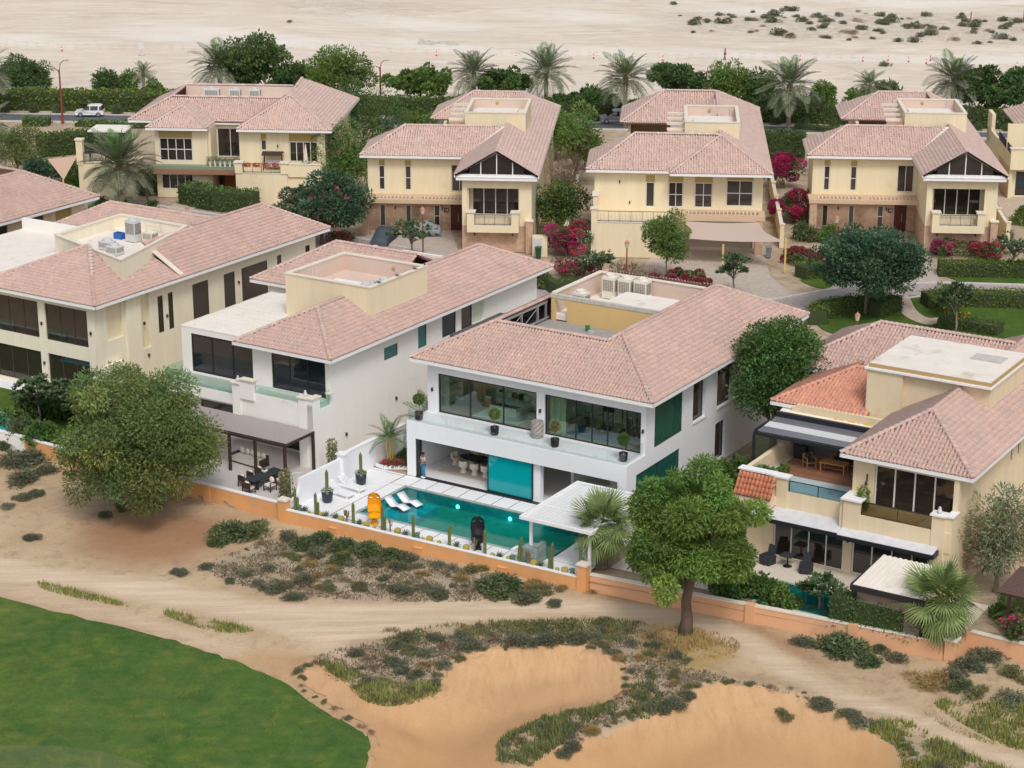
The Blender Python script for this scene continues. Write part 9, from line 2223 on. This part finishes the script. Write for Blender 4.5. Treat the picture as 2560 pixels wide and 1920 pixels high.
# ------------------------------------------------------------------ street furniture
m_red=mat("oxide_red_paint",(.26,.055,.038),.6)
def double_lamp(px,py,pt,lb,fn=G):
    p=fn(px,py);h=height_at(p,pt);t=thing("street_lamp",lb,"street lamp",WF,p.x,p.y,p.z,0,"tall double-headed street lamps")
    part("post",MB().tube([(0,0,0),(0,0,h*.14),(0,0,h*.141),(0,0,h*.86)],[.19,.19,.13,.10],8),m_red,t,local=True)
    for sx,sy,hh in ((-1,-.8,.90),(1,.8,1.0)):
        part("arm",MB().tube([(0,0,h*.80),(sx*.15,sy*.2,h*(hh-.05)),(sx*.55,sy*.6,h*hh)],.05,6),m_red,t,local=True)
        part("lamp_head",MB().ball((sx*.85,sy*.8,h*hh),.38,.22,.10,10,5),mat("pink_grey_lamp",(.52,.40,.37),.5),t,local=True,smooth=True)
double_lamp(157,308,152,"tall red double-headed street lamp beside the white car")
double_lamp(952,262,152,"tall red double-headed street lamp behind the trees right of villa 13");double_lamp(1764,262,165,"tall red double-headed street lamp behind the sail villa")
def lantern(px,py,pt,lb):
    p=G(px,py);h=height_at(p,pt);t=thing("lantern_post",lb,"street lamp",WF,p.x,p.y,p.z,0,"red lantern posts")
    part("post",MB().tube([(0,0,0),(0,0,.6),(0,0,.61),(0,0,h-.75)],[.11,.11,.07,.06],8),m_red,t,local=True)
    part("lantern_glass",MB().lathe([(.12,h-.72),(.21,h-.38),(.19,h-.30)],n=8),mat("milky_lantern_glass",(.62,.56,.50),.3),t,local=True)
    part("lantern_cap",MB().lathe([(.10,h-.75),(.13,h-.72),(.12,h-.71)],n=8).lathe([(.25,h-.31),(.20,h-.18),(.08,h-.08),(.03,h),(.01,h+.06)],n=8),mat("faded_red_lantern",(.48,.20,.15),.6),t,local=True)
for a in ((369,505,405,"red lantern post in front of villa number 13's hedge"),(470,570,514,"red lantern just showing above the cream villa's roof"),(1058,655,516,"red lantern post rising behind the plumeria on villa 12's driveway"),(1566,705,600,"red lantern post beside the bare shrubs and wispy tree"),(2087,640,538,"red lantern post behind the dark shade tree"),(2140,860,780,"pale lantern showing over the right villa's roof ridge")):lantern(*a)
def sign(px,py,pt,lb):
    p=GD(px,py);h=height_at(p,pt);t=thing("notice_board",lb,"sign",WF,p.x,p.y,p.z,.1,"small notice boards in the desert")
    part("post",MB().tube([(0,0,0),(0,0,h)],.06,6).lathe([(.6,0),(.25,.15),(.05,.3)],n=8),m_concrete,t,local=True);part("board",MB().box(-.35,-.09,h*.45,.35,-.05,h),m_acgrey,t,local=True)
sign(354,138,105,"small grey notice board on a post at the upper left of the sand");sign(1555,152,114,"small grey notice board behind the palm by the silver car");sign(2417,160,130,"small grey notice board at the upper right near the cones")
m_cone=mat("cone_orange_red",(.62,.07,.06),.6)
for i,(px,py,lb) in enumerate(((155,128,"at the far left"),(1091,140,"first left of the twin palms"),(1290,142,"between the twin palms"),(1484,147,"left of the notice board"),(1657,152,"above the sail villa's roof"),(2000,151,"right of the walking worker"),(2157,154,"left of the lone round shrub"),(2220,152,"just above the lone round shrub"),(2271,156,"right of the lone round shrub"),(2315,160,"left of the right notice board"),(2326,152,"behind the row near the notice board"),(2542,168,"at the far right"))):
    p=GD(px,py);t=thing("traffic_cone",f"red and white traffic cone on the sand, {lb}","traffic cone",WF,p.x,p.y,p.z,0,"traffic cones on the sand")
    t.scale=(.62,.62,.62);part("base",MB().cbox(0,0,0,.55,.55,.08),m_cone,t,local=True);part("body",MB().lathe([(.22,.08),(.16,.5)],n=12).lathe([(.12,.8),(.05,1.35)],n=12),m_cone,t,local=True);part("band",MB().lathe([(.162,.5),(.118,.8)],n=12),m_whiteP,t,local=True)
tp=MB()
pts=[GD(px,py) for px,py in ((-40,116),(155,128),(600,134),(1091,140),(1290,142),(1484,147),(1657,152),(2000,151),(2157,154))]
for hh in (.5,.95):
    for a,b in zip(pts[:-1],pts[1:]):
        n=max(2,int((b-a).length/.9))
        for i in range(n):
            if i%2:continue
            q0,q1=a.lerp(b,i/n),a.lerp(b,(i+.8)/n);tp.quad(q0+Vector((0,0,hh)),q1+Vector((0,0,hh)),q1+Vector((0,0,hh+.06)),q0+Vector((0,0,hh+.06)))
o=link("barrier_tape",tp.mesh("barrier_tape",mat("faded_tape_red",(.72,.40,.34),.7)));tag(o,"red and white barrier tape strung along the far sand road","tape",kind="stuff")
rb_=MB();random.seed(8)
for i in range(22):rb_.cbox(random.uniform(-3,3),random.uniform(-1.2,1.2),0,random.uniform(.3,1.1),random.uniform(.3,.8),random.uniform(.2,.6))
p=GD(1095,110);o=solo("rubble_heap",rb_,m_concrete,"small heap of concrete rubble on the open sand","rubble",WF,p.x,p.y,p.z);o["kind"]="stuff"
for px,py,pt,lb in ((2427,48,30,"thin dark post in the far desert, left"),(2559,50,25,"thin dark post in the far desert at the right edge")):
    p=GD(px,py);h=height_at(p,pt);solo("marker_post",MB().tube([(0,0,0),(0,0,h)],.08,6).tube([(0,0,h),(0,0,h+.05)],.11,6),m_brownM,lb,"post",WF,p.x,p.y,p.z)
p=G(2190,775);ub=thing("utility_box","green electrical utility box beside the dark shade tree","utility box",WF,p.x,p.y,0)
part("body",MB().cbox(0,0,.1,1.1,.8,1.5),mat("teal_box_paint",(.04,.20,.17),.5),ub,local=True);part("lid",MB().cbox(0,0,1.6,1.2,.9,.08),MATS["teal_box_paint"],ub,local=True)
# ------------------------------------------------------------------ terrace plants and pots
m_cact=mat("cactus_green",(.14,.17,.055),.7,var=.25,vscale=4);m_cactb=mat("corky_cactus_base",(.22,.16,.09),.9,var=.25,vscale=5);m_gold=mat("golden_barrel",(.36,.29,.06),.8,var=.2,vscale=9)
def ribbed(mb,x,y,z0,z1,r,k=7,m=0,bend=0.):
    n=2*k
    for_r=lambda f:[(x+bend*f*f+r_*math.cos(q*2*math.pi/n),y+r_*math.sin(q*2*math.pi/n),z0+(z1-z0)*f) for q in range(n) for r_ in [(r if q%2 else r*.66)*(1 if f<.9 else max(.15,(1-f)*9))]]
    return mb.rings([for_r(f) for f in (0,.2,.45,.7,.88,.95,1.0)],True,m)
def pos(r_,x,y):
    o,k={'t1':((700,1080),5.027),'t2':((1040,1200),5.027)}[r_]
    p=G(o[0]+x/k,o[1]+y/k,.05);u,v=FF.inv(p.x,p.y)
    lo=-9.36+.6*(u+2.7)/21.1+.14
    return u,max(v,lo)
names=["first","second","third","fourth","fifth","sixth","seventh","eighth","ninth","tenth","eleventh","twelfth","thirteenth","fourteenth"]
CA=[('t1',190,990,1.65,2),('t1',445,1050,1.6,2),('t1',915,1160,1.5,1),('t1',1280,1245,1.75,2),('t1',1385,1262,1.0,0),('t1',1665,1335,1.6,1),('t2',405,840,1.45,1),('t2',725,910,1.0,0),('t2',855,940,1.7,1),('t2',1275,1040,1.75,3),('t2',1660,1130,1.85,3),('t2',2050,1220,2.0,2)]
for i,(r_,x,y,h,kd) in enumerate(CA):
    u,v=pos(r_,x,y);t=thing("column_cactus",f"{names[i]} column cactus from the left behind the low orange wall","cactus",FF,u,v,.02,0,"column cacti along the front wall")
    part("stem",ribbed(MB(),0,0,0,h,.05 if kd==0 else .10,6,0,.25 if kd==3 else 0),m_cactb if kd==0 else m_cact,t,local=True)
    if kd>=2:part("arm",ribbed(MB(),.17,.05,0,h*.62,.075,6),m_cact,t,local=True)
    if kd==0:part("arm",MB().tube([(0,0,h*.45),(.14,0,h*.55),(.16,0,h*.85)],.03,6).tube([(0,0,h*.6),(-.12,.02,h*.7),(-.13,.02,h*.95)],.03,6),m_cact,t,local=True)
for i,(r_,x,y) in enumerate((('t1',830,1142),('t2',1390,1067))):
    u,v=pos(r_,x,y);t=thing("candelabra_cactus",["small branching cactus left of the yellow chair","small branching cactus left of the stone block"][i],"cactus",FF,u,v,.02)
    part("stem",MB().tube([(0,0,0),(0,0,.5)],[.06,.05],7),m_cactb,t,local=True)
    for q in range(5):part("arm",MB().tube([(0,0,.35+.05*q),(.14*math.cos(q*1.3),.1*math.sin(q*1.3),.5),(.17*math.cos(q*1.3),.13*math.sin(q*1.3),.72+.04*q)],.045,6),m_cactb,t,local=True)
BA=[('t1',370,1023,.12),('t1',510,1050,.17),('t1',770,1113,.21),('t1',1090,1183,.21),('t1',1185,1215,.13),('t1',1480,1270,.23),('t1',1785,1360,.13),('t1',1880,1372,.23),('t1',1995,1405,.15),('t2',630,876,.23),('t2',955,958,.15),('t2',1155,1005,.16),('t2',1480,1072,.24),('t2',1765,1147,.15),('t2',1865,1167,.24)]
bar=ribbed(MB(),0,0,0,1,1,12);bar.v=[];bar.f=[];bar.m=[];bar.c=[]
bar.rings([[(((1 if q%2 else .9)*math.sin(a))*math.cos(q*2*math.pi/24),((1 if q%2 else .9)*math.sin(a))*math.sin(q*2*math.pi/24),.85-.85*math.cos(a)) for q in range(24)] for a in [math.pi*(i+.2)/7.4 for i in range(8)]])
bm_=bar.mesh("barrel_cactus",m_gold)
for i,(r_,x,y,r) in enumerate(BA):
    u,v=pos(r_,x,y);o=link("barrel_cactus",bm_);o.location=FF.w(u,v,.02);o.scale=(r,r,r);tag(o,f"golden barrel cactus, number {i+1} from the left behind the low orange wall".replace("number 1 ","nearest the corner pillar, first ") if i==0 else f"golden barrel cactus, {(names+['fifteenth'])[i]} from the left behind the low orange wall","cactus","barrel cacti along the front wall")
ag=MB()
for i in range(24):
    a=i*2.4;e=.35+.9*(i/24);d=Vector((math.cos(a)*math.cos(e),math.sin(a)*math.cos(e),math.sin(e)));w_=Vector((-math.sin(a),math.cos(a),0))*.035
    ag.add([w_,d*.22+w_*1.1,d*.42,d*.22-w_*1.1,-w_,d*.2+Vector((0,0,-.02))],[(0,1,2,5),(5,2,3,4)])
agm=ag.mesh("agave",mat("agave_green",(.12,.18,.10),.6))
for i,(r_,x,y) in enumerate((('t1',310,990),('t1',575,1055),('t1',700,1080),('t1',1000,1155),('t1',1580,1290),('t2',510,835),('t2',1050,965),('t2',1570,1080))):
    u,v=pos(r_,x,y);o=link("agave",agm);o.location=FF.w(u,v,.03);o.rotation_euler=(0,0,i*1.1);tag(o,f"small agave rosette, {names[i]} from the left behind the low orange wall","plant","agaves along the front wall")
for i,(r_,x,y) in enumerate((('t1',240,985),('t1',1725,1335),('t2',1215,1015),('t2',1955,1190))):
    u,v=pos(r_,x,y);t=thing("garden_light",f"green mushroom-shaped garden light, {names[i]} from the left along the wall","garden light",FF,u,v,.02,0,"green garden lights")
    part("base",MB().lathe([(.17,0),(.18,.05),(.13,.22),(.12,.26)],n=14),mat("verdigris_metal",(.10,.17,.14),.6),t,local=True);part("cap",MB().lathe([(.12,.26),(.19,.30),(.18,.37),(.05,.41)],n=14),MATS["verdigris_metal"],t,local=True)
m_navy=mat("navy_glazed_pot",(.03,.04,.06),.3)
for u,v,lb in ((-1.56,-6.83,"navy pot with column cactus and white flowers, nearer the front wall"),(-1.61,-3.05,"navy pot with column cactus and white flowers, nearer the villa")):
    t=thing("cactus_pot",lb,"potted plant",FF,u,v,.002,0,"large navy cactus pots")
    part("pot",MB().lathe([(.24,0),(.33,.12),(.37,.5),(.37,.78),(.33,.78),(.31,.7)],n=18),m_navy,t,local=True,smooth=True)
    part("cactus",ribbed(MB(),0,0,.6,2.25,.11,6),m_cact,t,local=True);foliage_part("flowers",t,[(0,0,.84,.36,.36,.12)],160,.10,.08,L_wht);foliage_part("leaves",t,[(0,0,.80,.36,.36,.10)],160,.13,.06,L_mid)
for i,(u,v) in enumerate(((.64,.55),(6.5,.7),(11.0,.8),(16.0,.8))):
    t=thing("topiary_pot",f"black pot with ball-shaped tree on the balcony, {names[i]} from the left","potted plant",FF,u,v,3.862,0,"topiary pots on the balcony")
    part("pot",MB().lathe([(.20,0),(.26,.1),(.29,.5),(.29,.56),(.25,.56),(.24,.48)],n=16),m_black,t,local=True,smooth=True);part("trunk",MB().tube([(0,0,.45),(.02,.01,.8),(0,0,1.2)],[.03,.025,.02],6),m_barkg,t,local=True)
    foliage_part("crown",t,[(0,0,1.45,.34,.34,.34)],900,.12,.08,L_mid if i !=2 else L_oliv,shell=.6)
fp=MB();n=12
rs=[[((.36 if (q+j)%2 else .43)*math.cos(q*2*math.pi/n),(.36 if (q+j)%2 else .43)*math.sin(q*2*math.pi/n),.16*j) for q in range(n)] for j in range(8)]
fp.rings(rs[:1]+rs[1:]+[[(.34*math.cos(q*2*math.pi/n),.34*math.sin(q*2*math.pi/n),1.12) for q in range(n)],[(.3*math.cos(q*2*math.pi/n),.3*math.sin(q*2*math.pi/n),.8) for q in range(n)]])
solo("faceted_planter",fp,mat("warm_grey_concrete",(.36,.32,.30),.8),"tall faceted grey planter on the pool villa's balcony","planter",FF,9.1,1.75,3.862)
# villa 13 terrace clutter and pillar ornaments
sw=thing("swing_seat","brown canopy swing seat on villa 13's terrace","swing seat",KF,-41.3,205.8,3.3)
part("frame",MB().tube([(-1,-.5,0),(-.9,0,1.7),(-1,.5,0)],.04,6).tube([(1,-.5,0),(.9,0,1.7),(1,.5,0)],.04,6),m_brownM,sw,local=True);part("canopy",MB().extrude([(-1.1,-.6,1.65),(1.1,-.6,1.65),(1.1,0,1.95),(1.1,.6,1.7),(-1.1,.6,1.7),(-1.1,0,1.95)],(0,0,.06)),m_brownM,sw,local=True)
part("seat",MB().cbox(0,0,.4,1.6,.55,.12),m_linen,sw,local=True);part("back_cushion",MB().cbox(0,.28,.5,1.6,.12,.5),mat("floral_cushion",(.70,.60,.62),.9,dirt=((.55,.06,.14),4.,.58)),sw,local=True)
um=thing("closed_parasol","closed beige parasol on villa 13's terrace","parasol",KF,-37.8,205.6,3.3)
part("pole",MB().tube([(0,0,0),(0,0,2.9)],.04,6).lathe([(.3,0),(.28,.08)],n=10),m_acgrey,um,local=True);part("canopy",MB().lathe([(.26,.9),(.24,1.2),(.16,2.0),(.05,2.8)],n=10),m_cap,um,local=True)
for i in range(6):
    u=-48.0+i*.52;t=thing("planter_pot",f"cream tapered planter on villa 13's balcony edge, {names[i]} from the left","planter",KF,u,205.85,3.6,0,"planters on villa 13's balcony")
    part("pot",MB().lathe([(.12,0),(.19,.55),(.15,.55),(.14,.45)],n=4,sq=True),m_cap,t,local=True);foliage_part("plant",t,[(0,0,.65,.2,.2,.15)],60,.16,.08,L_oliv)
for i in range(4):
    u=-43.7+i*1.0;t=thing("window_box",f"terracotta flower box on villa 13's terrace rail, {names[i]} from the left","planter",KF,u,203.95,4.0,0,"flower boxes on villa 13's rail")
    part("box",MB().cbox(0,0,0,.7,.22,.2),mat("terracotta",(.50,.17,.08),.8),t,local=True);foliage_part("flowers",t,[(0,-.02,.25,.35,.15,.15)],90,.14,.1,L_red)
for fr,u,v,z,lb in ((FF,-6.7,-2.2,5.0,"small grey owl figure on the off-white villa's right balcony pillar"),(FF,-12.4,-2.3,5.1,"small grey owl figure on the off-white villa's left balcony pillar"),(FF,37.2,-.5,5.25,"small grey lantern on the right villa's balcony pillar")):
    solo("pillar_ornament",MB().lathe([(.10,0),(.14,.12),(.11,.26),(.05,.28)],n=10).ball((0,0,.34),.09,.08,.09,8,5),m_acgrey,lb,"ornament",fr,u,v,z,0,None,True)
for fr,u,v,z,lb in ((FF,25.9,3.2,3.92,"white pot with red-tipped plant at the left of the roof terrace"),(FF,26.6,1.3,3.92,"white pot with leafy plant behind the terrace parapet")):
    t=thing("white_pot",lb,"potted plant",fr,u,v,z);part("pot",MB().lathe([(.16,0),(.22,.35),(.19,.35),(.18,.3)],n=14),m_whiteP,t,local=True);foliage_part("plant",t,[(0,0,.6,.3,.3,.3)],260,.18,.09,L_mid)
t=thing("olive_pot","round potted olive bush at the right end of the roof terrace","potted plant",FF,30.9,3.2,3.92);part("pot",MB().lathe([(.18,0),(.24,.4),(.2,.4)],n=12),m_char,t,local=True);part("trunk",MB().tube([(0,0,.3),(0,0,.8)],.03,6),m_barkg,t,local=True);foliage_part("crown",t,[(0,0,1.15,.5,.5,.5)],900,.12,.05,L_grey)
t=thing("climbing_plant","yellow-green climber beside the right villa's balcony glass","plant",FF,32.3,.1,4.0);part("stem",MB().tube([(0,0,-.4),(.05,0,.6),(0,0,1.4)],.03,6),m_barkg,t,local=True);foliage_part("leaves",t,[(0,0,.5+.3*i,.35,.3,.3) for i in range(4)],600,.15,.09,L_light)
bpy.context.view_layer.update()
for o in bpy.data.objects:
    for k in ("ou","ov","oz"):
        if k in o:del o[k]
